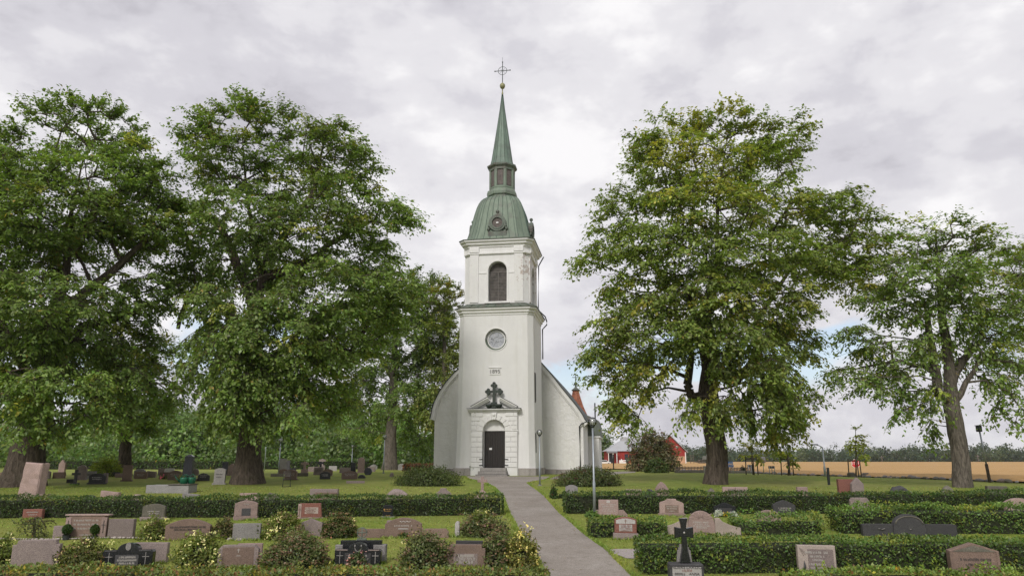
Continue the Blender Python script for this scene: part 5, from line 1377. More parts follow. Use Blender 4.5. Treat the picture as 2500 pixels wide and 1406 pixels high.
make_tree('chestnut_tree', 'great tree with thick buttressed trunk standing on the graveyard lawn before the wood', (605, 1180), None,
  [(605, 1185, .92), (608, 1110, .76), (612, 1030, .72), (624, 930, .6), (610, 800, .42), (640, 680, .26), (615, 560, .14), (600, 440, .08), (590, 330, .03)],
  [(580, 305, 85, 60, 0, 3), (660, 312, 70, 60, 1, 3), (560, 400, 110, 80, -1, 3.5), (790, 360, 90, 70, 0, 3), (880, 390, 50, 50, 0, 2.5), (490, 340, 45, 60, 0, 2), (700, 430, 120, 80, 2, 4), (830, 470, 100, 70, -1, 3), (590, 520, 130, 80, -3, 3.5), (740, 560, 140, 80, -3, 3.5), (920, 540, 90, 60, 0, 3), (980, 530, 40, 50, 0, 2), (870, 620, 120, 60, 2, 3.5), (650, 640, 150, 70, 2, 4), (490, 560, 60, 70, 0, 2.5), (500, 660, 70, 60, 1, 2.5), (600, 730, 130, 70, -4, 3), (780, 710, 150, 80, -4, 3), (930, 710, 110, 80, 0, 3.5), (545, 815, 78, 58, -1, 3), (700, 820, 160, 80, -4, 3.5), (870, 800, 130, 70, 0, 3.5), (560, 900, 130, 70, -3, 3), (740, 900, 140, 70, -2, 3.5), (525, 985, 65, 28, -1, 2), (640, 985, 140, 50, -4, 2.5), (800, 970, 90, 50, 0, 3), (600, 860, 90, 100, -5, 2)],
  23, dens=2.2, yellow=.08, group='great trees of the churchyard',
  limbs=[[(620, 930, 0, .5), (560, 760, 0, .36), (480, 700, 0, .26), (430, 800, 0, .12)], [(632, 760, 0, .4), (540, 560, 0, .26), (470, 500, 0, .12)], [(625, 900, 0, .45), (720, 840, 0, .34), (860, 860, 0, .2), (900, 780, 0, .12)], [(640, 680, 0, .34), (750, 640, 0, .26), (860, 560, 0, .16), (910, 540, 0, .08)], [(640, 650, 0, .3), (760, 480, 0, .18), (790, 350, 0, .06)]])
make_tree('chestnut_tree', 'great yellow-tinged tree with bare lower trunk on open grass near the church', (1747, 1181), None,
  [(1760, 1185, .74), (1752, 1110, .66), (1740, 1040, .66), (1728, 960, .64), (1735, 860, .5), (1720, 760, .34), (1752, 640, .2), (1750, 500, .1), (1775, 340, .03)],
  [(1765, 315, 90, 45, 0, 3), (1640, 350, 105, 55, 0, 3), (1900, 345, 90, 55, 1, 3), (1720, 400, 130, 60, -2, 3.5), (1860, 420, 110, 70, 1, 3.5), (1580, 400, 50, 50, 0, 2.5), (1600, 470, 110, 60, -1, 3), (1740, 500, 140, 70, -4, 3), (1920, 510, 120, 60, 0, 3.5), (2030, 520, 90, 60, 0, 3), (2100, 575, 55, 50, 0, 2.5), (1500, 540, 50, 60, 0, 2.5), (1560, 590, 90, 60, -2, 3), (1460, 630, 55, 45, 0, 2.5), (1690, 610, 130, 70, -4, 3), (1850, 610, 130, 70, -3, 3.5), (2000, 640, 120, 70, 0, 3.5), (2110, 680, 70, 70, 0, 2.5), (1570, 700, 100, 60, 0, 3), (1720, 720, 140, 70, -4, 3), (1880, 730, 120, 70, -2, 3.5), (1500, 790, 60, 60, 0, 2.5), (1610, 800, 110, 60, -2, 3), (1770, 810, 130, 60, -4, 3), (1920, 830, 90, 60, 0, 3), (1470, 880, 50, 50, 0, 2), (1570, 890, 90, 60, -1, 3), (1840, 890, 110, 60, -3, 3), (1540, 980, 55, 50, 0, 2.5), (1850, 970, 110, 55, -2, 3), (1930, 960, 50, 60, 0, 2.5), (1690, 985, 40, 30, -2, 1.2), (1910, 1035, 55, 30, -1, 2), (1775, 990, 40, 30, -3, 1.2)],
  37, dens=2.3, base=(0.138, 0.18, 0.038), yellow=.18, flare=1.14, group='great trees of the churchyard',
  limbs=[[(1728, 960, 0, .36), (1690, 975, -.5, .3), (1678, 940, -.5, .28), (1690, 860, -.5, .2), (1640, 740, 0, .1)], [(1735, 900, 0, .5), (1790, 930, 0, .4), (1850, 880, 0, .32), (1850, 780, 0, .22), (1900, 700, 0, .14)], [(1730, 900, 0, .45), (1715, 820, -.5, .36), (1680, 720, -.5, .22)], [(1850, 900, 0, .2), (1940, 980, 0, .1)], [(1735, 760, 0, .2), (1880, 640, .8, .12), (2030, 600, .8, .04)], [(1735, 740, 0, .2), (1600, 660, .6, .12), (1540, 590, .4, .05)]])
make_tree('chestnut_tree', 'slender forked tree with airy crown against the wheat field', (2350, 1189), None,
  [(2354, 1193, .50), (2346, 1130, .47), (2335, 1060, .47), (2322, 980, .42), (2318, 890, .32), (2300, 780, .22), (2290, 660, .12), (2285, 570, .05)],
  [(2240, 590, 70, 50, 0, 2.5), (2320, 590, 80, 50, 0, 2.5), (2420, 620, 70, 50, 0, 2.5), (2190, 670, 40, 40, 0, 2), (2270, 670, 110, 50, -2, 2.5), (2400, 690, 110, 60, -1, 2.5), (2170, 740, 90, 45, 0, 2.5), (2300, 760, 110, 60, -1, 2.5), (2440, 770, 80, 70, 0, 2.5), (2100, 830, 70, 45, 0, 2), (2210, 850, 90, 50, -1, 2.5), (2370, 850, 90, 50, 1, 2.5), (2070, 920, 60, 35, 0, 2), (2170, 930, 80, 40, 0, 2), (2265, 960, 50, 35, -1, 1.5), (2440, 910, 70, 40, 0, 2), (2480, 1000, 40, 50, 0, 1.5), (2200, 985, 40, 25, 0, 1.2), (2290, 1030, 25, 18, 0, .8)],
  41, dens=2.3, leaves=96, lsize=.23, yellow=.12, flare=1.12, group='great trees of the churchyard', bark='bark_pale',
  limbs=[[(2322, 980, 0, .34), (2290, 960, -.3, .3), (2275, 860, -.4, .24), (2262, 740, -.3, .14)], [(2320, 940, 0, .3), (2350, 880, .3, .24), (2400, 820, .3, .12)], [(2330, 990, 0, .2), (2390, 880, -.3, .12), (2470, 880, -.3, .06)], [(2280, 900, -.3, .16), (2180, 880, -.2, .1), (2090, 900, 0, .05)]])
make_tree('chestnut_tree', 'tree whose crown reaches in over the wheat from outside the frame', (2610, 1190), 52,
  [(2620, 1190, .7), (2610, 1050, .55), (2600, 900, .45), (2590, 740, .3), (2570, 600, .1)],
  [(2530, 640, 90, 80, 0, 3), (2570, 760, 130, 90, 0, 3.5), (2530, 860, 70, 60, 0, 2.5), (2640, 700, 110, 120, 0, 3)],
  43, dens=1.6, leaves=110, yellow=.14, group='great trees of the churchyard')
make_tree('chestnut_tree', 'tall pale-trunked tree standing behind the slim lamp near the church', (952, 1147), None,
  [(952, 1150, .85), (955, 1080, .72), (958, 1000, .66), (962, 900, .5), (965, 800, .34), (970, 700, .12)],
  [(960, 740, 110, 80, 0, 4), (1040, 720, 70, 70, 1, 4), (890, 790, 90, 70, 2, 4), (1010, 820, 100, 70, -2, 4), (1070, 830, 50, 90, 2, 4), (920, 880, 110, 60, 0, 4), (1040, 920, 60, 70, 1, 4), (870, 950, 70, 60, 2, 3.5), (1000, 970, 80, 50, -2, 3.5), (1030, 1040, 50, 60, 3, 3), (900, 1030, 60, 40, 2, 3)],
  53, dens=1.35, leaves=120, lsize=.29, vert=2.2, base=(0.105, 0.155, 0.034), yellow=.1, group='great trees of the churchyard', bark='bark_pale',
  limbs=[[(962, 930, 0, .4), (930, 870, 0, .25), (880, 810, 0, .1)], [(962, 900, 0, .36), (1010, 860, 0, .22), (1050, 800, 0, .1)]])
make_tree('chestnut_tree', 'yellowing tree half hidden behind the tower', (1085, 1140), 95,
  [(1085, 1140, .5), (1085, 1000, .4), (1085, 850, .25), (1085, 740, .1)],
  [(1085, 740, 45, 50, 0, 3), (1080, 830, 55, 60, 0, 3.5), (1095, 900, 45, 60, 0, 3), (1060, 980, 50, 60, 0, 3)],
  59, dens=1.5, leaves=110, lsize=.32, vert=2.4, base=(0.125, 0.15, 0.034), yellow=.2, bark='bark_pale')
make_tree('chestnut_tree', 'slim tree behind the tall brown slab before the wood', (304, 1160), None,
  [(303, 1165, .48), (305, 1100, .42), (311, 1050, .38), (312, 980, .3), (310, 900, .16)],
  [(310, 900, 90, 60, 0, 3), (250, 950, 70, 50, 0, 3), (370, 950, 70, 50, 0, 3), (320, 1000, 100, 45, -1, 3), (400, 880, 50, 50, 0, 3), (380, 1020, 40, 35, 0, 2.5)],
  61, dens=1.5, leaves=110, lsize=.29, vert=2, yellow=.05)

# ---- far wood and distant tree line
def wood(name, crowns, seed, lsize, per, base, spread=.2):
    rng = np.random.default_rng(seed); Vs, Cs = [], []
    for (c, r, tint) in crowns:
        sub = max(4, int(7))
        blobs = [(c + rng.normal(0, .42, 3) * r * np.array((1, 1, .9)), r * rng.uniform(.4, .65)) for _ in range(sub)] + [(c, r * .75)]
        for bc, br in blobs:
            k = int(per / (sub + 1)); d = unit(rng.normal(0, 1, (k, 3))); d[:, 1] = -np.abs(d[:, 1]) * .9 + .15 * d[:, 1]
            d[:, 2] = d[:, 2] * .8 + .15
            p = bc + d * br * rng.uniform(.75, 1.05, (k, 1))
            ax = unit(rng.normal(0, 1, (k, 3)) + np.array([[0, 0, -.3]])); nr = unit(d + np.array([[0, 0, .5]]) + rng.normal(0, .35, (k, 3)))
            s = lsize * rng.uniform(.6, 1.3, k)
            Vs.append(leaf_quads(p, ax, nr, s, s * .75, .15)); Cs.append(leaf_colors(rng, k, np.array(base) * tint, .2) * rng.normal(1, .12))
    o = link(name, quads_mesh(name, np.concatenate(Vs), np.clip(np.concatenate(Cs), .004, .8)), M['leaf'])
    return tag(o, kind='stuff')
rng = np.random.default_rng(5)
cr = []
for k in range(135):
    px = rng.uniform(-120, 1080); d = rng.uniform(120, 225)
    prof_top = np.interp(px, [-120, 120, 200, 330, 450, 560, 700, 830, 900, 1080], [1010, 1030, 1005, 965, 980, 990, 985, 975, 965, 985])
    top_z = at(px, prof_top + rng.uniform(0, 70) * (1 - (d - 120) / 115) ** 1.5, d).z
    g = gz(0, d); hgt = max(4, top_z - g); r = rng.uniform(3.2, 6.0)
    x = at(px, 1100, d).x
    t_ = np.array((1., 1., 1.)) * rng.uniform(.65, 1.25)
    if rng.random() < .18: t_ = t_ * np.array((1.5, 1.15, 1.0))
    if rng.random() < .12: t_ = np.array((1.35, 1.4, 1.4))
    for zz in np.arange(g + r * .6, g + hgt - r * .6 + .1, r * 1.0): cr.append((np.array((x + rng.normal(0, r * .3), d + rng.normal(0, 2), zz)), r * rng.uniform(.85, 1.1), t_))
wood('woodland', cr, 71, .62, 640, (0.082, 0.125, 0.032))
cr = []
for k in range(330):
    px = rng.uniform(1380, 2900); d = rng.uniform(655, 800)
    tp_ = np.interp(px, [1380, 1480, 1700, 1800, 2000, 2150, 2300, 2500, 2900], [1104, 1099, 1091, 1095, 1099, 1097, 1089, 1091, 1085]) + rng.uniform(-6, 26) - (7 if rng.random() < .12 else 0)
    c = np.array(at(px, tp_, d)); r = rng.uniform(6, 12); c[2] -= r * .8
    t_ = np.array((1., 1., 1.)) * rng.uniform(.6, 1.15)
    if rng.random() < .25: t_ = t_ * np.array((1.7, 1.35, 1.1))
    cr.append((c, r, t_))
    if rng.random() < .8: cr.append((np.array((c[0] + rng.normal(0, 4), d - 12, gz(0, d) + rng.uniform(2.5, 6))), rng.uniform(5, 8), t_ * rng.uniform(.8, 1.3)))
wood('treeline', cr, 73, 1.8, 220, (0.032, 0.053, 0.022))
cr = []
for (px, py, r) in ((1466, 1085, 4.5), (1472, 1104, 4.5), (1462, 1075, 4), (1452, 1095, 6), (1440, 1110, 6)):
    cr.append((np.array(at(px, py, 262)), r, np.array((1, 1, 1.)) * rng.uniform(.9, 1.3)))
wood('barn_trees', cr, 75, .8, 900, (0.075, 0.115, 0.035))

# ---- hedges
def hedge(label, px0, px1, d0, d1, h, thick, seed, lsize=.075, dens=520, base=(0.045, 0.074, 0.019), red=0.0, yref=1250, wob=.05, shoots=0.0, top_tint=1.35, name='hedge', round_=0.08, group=None):
    rng = np.random.default_rng(seed)
    a = at(px0, yref, d0); b_ = at(px1, yref, d1)
    ax_, bx_ = np.array((a.x, d0)), np.array((b_.x, d1)); L = np.linalg.norm(bx_ - ax_); u = (bx_ - ax_) / L; nrm = np.array((u[1], -u[0]))  # towards the camera
    org = Vector(((a.x + b_.x) / 2, (d0 + d1) / 2, gz((a.x + b_.x) / 2, (d0 + d1) / 2)))
    def wobf(s, z): return mnoise.noise(Vector((s * .33 + seed * 2, z * .4, 0))) * wob * 1.6 + mnoise.noise(Vector((s * 1.1 + seed, z * 1.7, seed * .3))) * wob * 2 + mnoise.noise(Vector((s * 4 + seed, z * 4, 1.5))) * wob
    Vp, Vn, Vt = [], [], []
    area = {'f': L * h, 't': L * thick, 'e': thick * h, 'b': L * h * .35}
    for face, k in (('f', int(area['f'] * dens)), ('t', int(area['t'] * dens * .9)), ('e', int(area['e'] * dens * 2)), ('b', int(area['b'] * dens * .5))):
        s = rng.uniform(0, L, k); z = rng.uniform(0.0, h, k); y = rng.uniform(0, thick, k)
        for i in range(k):
            si, zi, yi = s[i], z[i], y[i]
            if face == 'f': yi = 0; n = (nrm[0], nrm[1], .15)
            elif face == 't': zi = h; n = (0, 0, 1)
            elif face == 'e':
                e = rng.random() < .5; si = 0 if e else L; q = -1 if e else 1; n = (u[0] * q, u[1] * q, .2)
            else: yi = thick; zi = h - zi * .35; n = (-nrm[0], -nrm[1], .2)
            # soften the edges
            er = round_; top = max(0, zi - (h - er)) / er; fr = max(0, er - yi) / er
            if top > 0 and fr > 0: zi -= er * .45 * top * fr; yi += er * .45 * top * fr
            if zi < .13 * h and rng.random() < .55: continue
            w = wobf(si, zi + yi * 1.3); dep = abs(rng.normal(0, .045))
            if face == 't': zi += w * 1.3 - dep * .6
            else: yi += -w + dep if face == 'f' else 0
            px_ = ax_ + u * si - nrm * yi
            gx_ = gz(px_[0], px_[1])
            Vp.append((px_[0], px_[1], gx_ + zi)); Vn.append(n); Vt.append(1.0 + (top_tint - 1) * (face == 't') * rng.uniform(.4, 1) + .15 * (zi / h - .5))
    P = np.array(Vp); Nn = np.array(Vn); T_ = np.array(Vt); n = len(P)
    ax = unit(rng.normal(0, 1, (n, 3)) + Nn * .5); nr = unit(Nn + rng.normal(0, .55, (n, 3)))
    s = lsize * rng.uniform(.6, 1.35, n)
    V = leaf_quads(P - np.array(org), ax, nr, s, s * .62, .1)
    pat = np.array([1 + .45 * mnoise.noise(Vector((p[0] * .8, p[1] * .8, p[2] * 1.6 + seed))) for p in P])
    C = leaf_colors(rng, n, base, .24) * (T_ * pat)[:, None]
    dead = np.array([mnoise.noise(Vector((p[0] * 1.3 + seed * 3, p[1], p[2] * 2.2))) for p in P]); dd_ = (dead > .33) & (rng.random(n) < .65); C[dd_] *= np.array((1.75, 1.3, 1.0))
    yy = rng.random(n) < .05; C[yy] *= np.array((1.9, 1.4, 1.0))
    if red > 0:
        rr = rng.random(n) < red; C[rr] = np.array((.17, .085, .035)) * rng.uniform(.6, 1.5, (rr.sum(), 1))
    parts = [V]; cc = [C]
    if shoots > 0:
        k = int(L * shoots)
        for _ in range(k):
            si = rng.uniform(0, L); yi = rng.uniform(.1, thick - .1); p0 = ax_ + u * si - nrm * yi; z0 = gz(p0[0], p0[1]) + h; hh = rng.uniform(.06, .26); m_ = int(hh / .022)
            pp = np.array([(p0[0] + .04 * math.sin(j), p0[1], z0 + hh * j / m_) for j in range(m_)]) - np.array(org)
            aa = unit(rng.normal(0, 1, (m_, 3)) + np.array([[0, 0, .6]])); ss = np.full(m_, lsize * 1.0)
            parts.append(leaf_quads(pp, aa, unit(rng.normal(0, .6, (m_, 3)) + np.array([[0, 0, 1.]])), ss, ss * .5, .1)); cc.append(leaf_colors(rng, m_, np.array(base) * np.array((1.7, 1.5, 1.1)), .2))
    root = empty(name, org); tag(root, label, 'hedge', group)
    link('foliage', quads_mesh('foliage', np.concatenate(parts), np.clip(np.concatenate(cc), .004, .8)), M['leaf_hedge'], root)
    mb = MB(); K = max(2, int(L / .5)); rings = []
    for i in range(K + 1):
        si = .1 + (L - .2) * i / K; f = ax_ + u * si - nrm * .09; bk = ax_ + u * si - nrm * (thick - .08); g0 = gz(f[0], f[1]); g1 = gz(bk[0], bk[1]); w = wobf(si, h) * .6
        rings.append([(f[0] - org.x, f[1] - org.y, g0 - .05 - org.z), (f[0] - org.x, f[1] - org.y, g0 + h - .13 - round_ * .7 + w - org.z), (f[0] - nrm[0] * .08 - org.x, f[1] - nrm[1] * .08 - org.y, g0 + h - .09 - round_ * .45 + w - org.z), (bk[0] - org.x, bk[1] - org.y, g1 + h - .1 - round_ * .6 - org.z), (bk[0] - org.x, bk[1] - org.y, g1 - .05 - org.z)])
    mb.loft(rings); mb.build('twigs', M['core'], root)
    return root
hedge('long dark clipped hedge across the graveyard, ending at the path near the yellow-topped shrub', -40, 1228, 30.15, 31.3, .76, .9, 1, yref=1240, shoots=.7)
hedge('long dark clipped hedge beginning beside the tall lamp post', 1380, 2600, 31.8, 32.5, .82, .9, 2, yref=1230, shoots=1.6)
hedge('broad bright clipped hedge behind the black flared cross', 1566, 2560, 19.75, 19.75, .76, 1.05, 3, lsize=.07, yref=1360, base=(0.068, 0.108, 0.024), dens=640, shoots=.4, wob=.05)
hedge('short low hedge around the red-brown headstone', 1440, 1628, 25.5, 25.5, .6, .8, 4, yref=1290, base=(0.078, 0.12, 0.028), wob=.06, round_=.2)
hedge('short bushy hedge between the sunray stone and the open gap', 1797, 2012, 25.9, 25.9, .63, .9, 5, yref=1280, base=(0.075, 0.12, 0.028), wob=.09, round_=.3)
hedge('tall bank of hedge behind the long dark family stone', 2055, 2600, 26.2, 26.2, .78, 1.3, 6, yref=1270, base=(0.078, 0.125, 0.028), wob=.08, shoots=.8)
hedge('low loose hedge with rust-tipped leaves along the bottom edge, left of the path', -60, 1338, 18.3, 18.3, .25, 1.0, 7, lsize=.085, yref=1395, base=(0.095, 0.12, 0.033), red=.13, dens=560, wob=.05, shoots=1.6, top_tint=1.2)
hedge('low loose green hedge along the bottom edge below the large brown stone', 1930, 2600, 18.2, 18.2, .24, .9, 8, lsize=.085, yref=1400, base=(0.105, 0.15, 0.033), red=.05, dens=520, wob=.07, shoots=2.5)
hedge('distant straight hedge along the foot of the wood', 100, 905, 112, 112, 1.3, 1.2, 9, lsize=.3, yref=1140, dens=32, base=(0.05, 0.085, 0.02), wob=.08)
hedge('rust-brown hedge beside the church wall', 985, 1062, 84, 84, .75, 1.0, 10, lsize=.2, yref=1132, dens=80, base=(0.10, 0.05, 0.028), wob=.05, top_tint=1.1)

# ---- shrubs
def shrub(label, x0, x1, yt, yb, seed, base, n=2600, lsize=.075, flower=None, nf=0, fsize=.05, fbias=0.0, d=None, name='shrub', cat='shrub', group=None, rag=.34, dep=.75, heads=None, nh=0, fx=(-1, 1), stems=True, up=.0):
    rng = np.random.default_rng(seed + 100)
    pm = (x0 + x1) / 2; b0 = ground_at(pm, yb) if d is None else on_ground(pm, d)
    D = b0.y; a = (x1 - x0) * mpp(yb, D) / 2 * .94; hh = (at(pm, yt, D).z - b0.z) * .93; c = a * dep
    root = empty(name, (b0.x, b0.y + c * .5, b0.z)); tag(root, label, cat, group)
    def dome(k, lo=.72, hi=1.03, zmin=-.05):
        q = unit(rng.normal(0, 1, (k * 2, 3))); q = q[q[:, 2] > zmin][:k]; k = len(q)
        r = rng.uniform(lo, hi, (k, 1))
        bumpy = np.array([1 + rag * mnoise.noise(Vector(v) * 2.6 + Vector((seed, 0, 0))) + rag * .5 * mnoise.noise(Vector(v) * 6 + Vector((0, seed, 0))) for v in q])[:, None]
        p = q * r * bumpy * np.array([[a, c, hh]]); sq = np.clip(p[:, 2:3] / max(.01, hh), 0, 1)
        p[:, 2] = np.sign(p[:, 2]) * np.abs(p[:, 2])
        return p, q
    ns = max(24, int(n / 42)); per_ = max(3, int(n * .6 / ns))
    sq_ = unit(rng.normal(0, 1, (ns * 3, 3))); sq_ = sq_[sq_[:, 2] > .02][:ns]; ns = len(sq_)
    sl_ = rng.uniform(.72, 1.12, (ns, 1)) * np.array([1 + rag * mnoise.noise(Vector(v) * 2.6 + Vector((seed, 0, 0))) for v in sq_])[:, None]
    tt_ = rng.uniform(.5, 1.0, (ns, per_, 1))
    end_ = sq_ * sl_ * np.array([[a, c, hh]])
    sp_ = end_[:, None, :] * tt_ + rng.normal(0, .035 + .02 * a, (ns, per_, 3)); sp_[..., 2] += hh * .12 * np.sin(tt_[..., 0] * math.pi); sp_ = sp_.reshape(-1, 3)
    sn_ = np.repeat(sq_, per_, axis=0); ok_ = sp_[:, 2] > .02; sp_, sn_ = sp_[ok_], sn_[ok_]
    n = int(n * .45)
    p, q = dome(n); p2, q2 = dome(n // 9, 1.0, 1.14); p = np.concatenate([p, p2, sp_]); q = np.concatenate([q, q2, sn_]); k = len(p)
    ax = unit(rng.normal(0, 1, (k, 3)) + q * .7 + np.array([[0, 0, up]])); nr = unit(q + np.array([[0, 0, .35]]) + rng.normal(0, .5, (k, 3))); s = lsize * rng.uniform(.6, 1.35, k)
    pat = np.array([1 + .5 * mnoise.noise(Vector(v) * 1.7 / max(.3, a) + Vector((0, 0, seed))) for v in p])[:, None]
    C = leaf_colors(rng, k, base, .25) * pat
    link('foliage', quads_mesh('foliage', leaf_quads(p, ax, nr, s, s * .55, .12), np.clip(C, .004, .8)), M['leaf_shrub'], root)
    mb = MB(); mb.lathe([(.001, -.05)] + [(.7 * math.cos(t), .68 * math.sin(t)) for t in [math.pi / 2 * j / 6 for j in range(7)]], (0, 0, 0), 14)
    mb.v = [(x * a, y * c, z * hh if z > 0 else z) for x, y, z in mb.v]; mb.build('twigs', M['core'], root)
    if flower:
        p, q = dome(max(5, nf // 7), .95, 1.08, -.1 + fbias); p = np.repeat(p, 5, axis=0) + rng.normal(0, .05, (len(p) * 5, 3)); q = np.repeat(q, 5, axis=0)
        keep = (p[:, 0] / a > fx[0]) & (p[:, 0] / a < fx[1]); p, q = p[keep], q[keep]; k = len(p)
        # blooms in loose groups
        p = p + rng.normal(0, .02, (k, 3)); Q = []
        CC = []
        for e in range(3):
            axd = unit(rng.normal(0, 1, (k, 3)) + np.array([[0, 0, .2]])); s = fsize * rng.uniform(.6, 1.2, k)
            Q.append(leaf_quads(p, axd, unit(q + np.array([[0, -.4, .5]]) + rng.normal(0, .3, (k, 3))), s, s * .8, .05)); CC.append(leaf_colors(rng, k, flower, .15))
        tag_b = link('blossoms', quads_mesh('blossoms', np.concatenate(Q), np.clip(np.concatenate(CC), 0, .9)), M['petal'], root); tag(tag_b, kind='stuff')
    if heads:
        p, q = dome(nh, .95, 1.08, .15); k = len(p); Q = []; CC = []
        for e in range(9):
            pp = p + rng.normal(0, .045, (k, 3)) * np.array([[1, 1, .3]]); s = lsize * .75 * rng.uniform(.7, 1.2, k)
            Q.append(leaf_quads(pp, unit(rng.normal(0, 1, (k, 3)) * np.array([[1, 1, .3]])), unit(np.array([[0, -.2, 1.]]) + rng.normal(0, .25, (k, 3))), s, s * .8, .05)); CC.append(leaf_colors(rng, k, heads, .22))
        tag_b = link('seed_heads', quads_mesh('seed_heads', np.concatenate(Q), np.clip(np.concatenate(CC), 0, .8)), M['leaf_shrub'], root); tag(tag_b, kind='stuff')
    return root
YEL = (0.66, 0.60, 0.32); POT = (0.125, 0.15, 0.032); SPI = (0.095, 0.115, 0.04); RUST = (0.20, 0.125, 0.075)
shrub('wide dark clipped shrub mound before the church, near the lawn graves', 955, 1131, 1136, 1186, 1, (0.062, 0.082, 0.024), n=9000, lsize=.1, rag=.1, dep=.6)
shrub('wide dark clipped shrub mound before the church, near the tall lamp', 1350, 1530, 1138, 1187, 2, (0.064, 0.08, 0.026), n=9000, lsize=.1, rag=.1, dep=.6, heads=(.09, .04, .03), nh=140)
shrub('clipped yellow-green dome bush on the upper lawn', 207, 290, 1115, 1163, 3, (0.16, 0.20, 0.02), n=5000, lsize=.12, rag=.05, dep=.9)
P_ = 'flowering shrubs among the graves'
shrub('yellow-flowered shrub at the picture edge beside the notched mauve slab', -60, 26, 1305, 1385, 4, POT, flower=YEL, nf=150, group=P_)
shrub('yellow-flowered shrub between the notched mauve slab and the medallion stone', 120, 262, 1322, 1388, 5, (.085, .095, .024), n=3600, flower=YEL, nf=170, group=P_, heads=RUST, nh=40)
shrub('yellow-flowered shrub beside the broad arched brown stone', 330, 420, 1262, 1318, 6, POT, flower=YEL, nf=130, group=P_, heads=(.12, .08, .04), nh=30)
shrub('tall yellow-flowered bush before the broad arched brown stone', 408, 545, 1296, 1386, 7, POT, n=4200, flower=YEL, nf=300, group=P_)
shrub('loose green shrub behind the blooms, beside the blank grey slab', 508, 572, 1268, 1315, 8, (.085, .085, .03), group=P_, heads=RUST, nh=40)
shrub('bush with yellow blooms and rusty seed heads beyond the blank grey slab', 622, 742, 1250, 1317, 9, POT, n=3600, flower=YEL, nf=150, fx=(-1, .1), group=P_, heads=RUST, nh=90)
shrub('rusty shrub beside the pointed mauve slab', 774, 872, 1254, 1312, 10, (.07, .09, .024), n=3400, flower=YEL, nf=70, fx=(.3, 1), group=P_, heads=RUST, nh=130)
shrub('large rust-coloured shrub beside the framed brown stone', 628, 800, 1300, 1388, 11, SPI, n=5600, group=P_, heads=(.19, .125, .08), nh=260, rag=.26)
shrub('rust-coloured shrub with yellow fringe near the stepped brown stone', 962, 1112, 1298, 1386, 12, SPI, n=5000, flower=YEL, nf=170, fx=(-1, -.35), group=P_, heads=(.20, .13, .085), nh=190)
shrub('rounded rusty shrub beside the long brown family stone', 1112, 1245, 1252, 1310, 13, SPI, n=4200, group=P_, heads=(.195, .125, .08), nh=170)
shrub('upright yellow-flowered spray inside the rusty shrub by the path', 1150, 1205, 1235, 1309, 14, POT, n=1800, flower=YEL, nf=170, group=P_, dep=.9)
shrub('rust-coloured shrub beyond the stepped brown stone', 1172, 1260, 1296, 1384, 15, SPI, n=3600, group=P_, heads=(.20, .13, .083), nh=150)
shrub('pale yellow-flowered bush leaning over the path edge', 1228, 1318, 1296, 1388, 16, (.13, .13, .03), n=3400, flower=(.66, .57, .22), nf=360, group=P_)
shrub('big purple-brown bush before the barn', 1536, 1668, 1054, 1151, 17, (0.105, 0.10, 0.048), n=9000, lsize=.26, rag=.42, heads=(.16, .09, .065), nh=200, dep=.8)
shrub('low green shrub at the foot of the purple-brown bush', 1576, 1634, 1118, 1154, 18, (0.075, 0.105, 0.035), n=3200, lsize=.2, up=.5, rag=.25, heads=(.15, .09, .06), nh=50)
shrub('tiny upright conifer by the pale fence', 1808, 1821, 1136, 1155, 19, (0.02, 0.035, 0.012), n=500, lsize=.12, rag=.05, cat='conifer', name='conifer', dep=1)
shrub('stonecrop with pink flower heads before the wreath stone', 848, 893, 1350, 1384, 20, (.09, .115, .05), n=900, lsize=.09, heads=(.5, .27, .24), nh=26, group=P_, name='stonecrop', cat='plant')
shrub('small green plant at the foot of the long brown family stone', 972, 998, 1299, 1313, 21, (.08, .12, .03), n=380, lsize=.06, heads=(.5, .12, .08), nh=4, name='bedding_plant', cat='plant')
shrub('silver foliage plant before the black curved-cap stone', 1746, 1768, 1246, 1261, 22, (.45, .47, .44), n=420, lsize=.07, up=.8, name='bedding_plant', cat='plant')
shrub('yellow blooming plant before the black curved-cap stone', 1766, 1783, 1251, 1262, 23, (.11, .13, .02), n=350, lsize=.06, flower=(.62, .42, .04), nf=60, fsize=.05, name='bedding_plant', cat='plant')
shrub('small silver plant at the outer corner of the black curved-cap stone', 1782, 1800, 1248, 1261, 24, (.42, .44, .41), n=300, lsize=.07, up=.8, name='bedding_plant', cat='plant')
shrub('leafy hosta clump beside the tall lamp post', 1430, 1462, 1250, 1262, 25, (.09, .15, .035), n=300, lsize=.12, up=.3, name='hosta', cat='plant')
shrub('dark leafy clump at the hedge corner beside the path', 1342, 1362, 1187, 1217, 26, (.05, .085, .025), n=700, lsize=.09, up=.5, name='garden_plant', cat='plant', heads=(.4, .08, .06), nh=3)
shrub('low dark plant beside the hedge corner', 1362, 1380, 1204, 1216, 27, (.04, .06, .025), n=300, lsize=.07, name='garden_plant', cat='plant')
shrub('pink blooms in a low planter beside the arched brown stone', 384, 410, 1160, 1169, 28, (.08, .10, .03), n=300, lsize=.08, flower=(.62, .14, .26), nf=90, fsize=.08, name='bedding_plant', cat='plant')
shrub('dry grassy plant beside the watering cans', 432, 446, 1160, 1176, 29, (.22, .21, .09), n=260, lsize=.14, up=1.2, name='garden_plant', cat='plant')
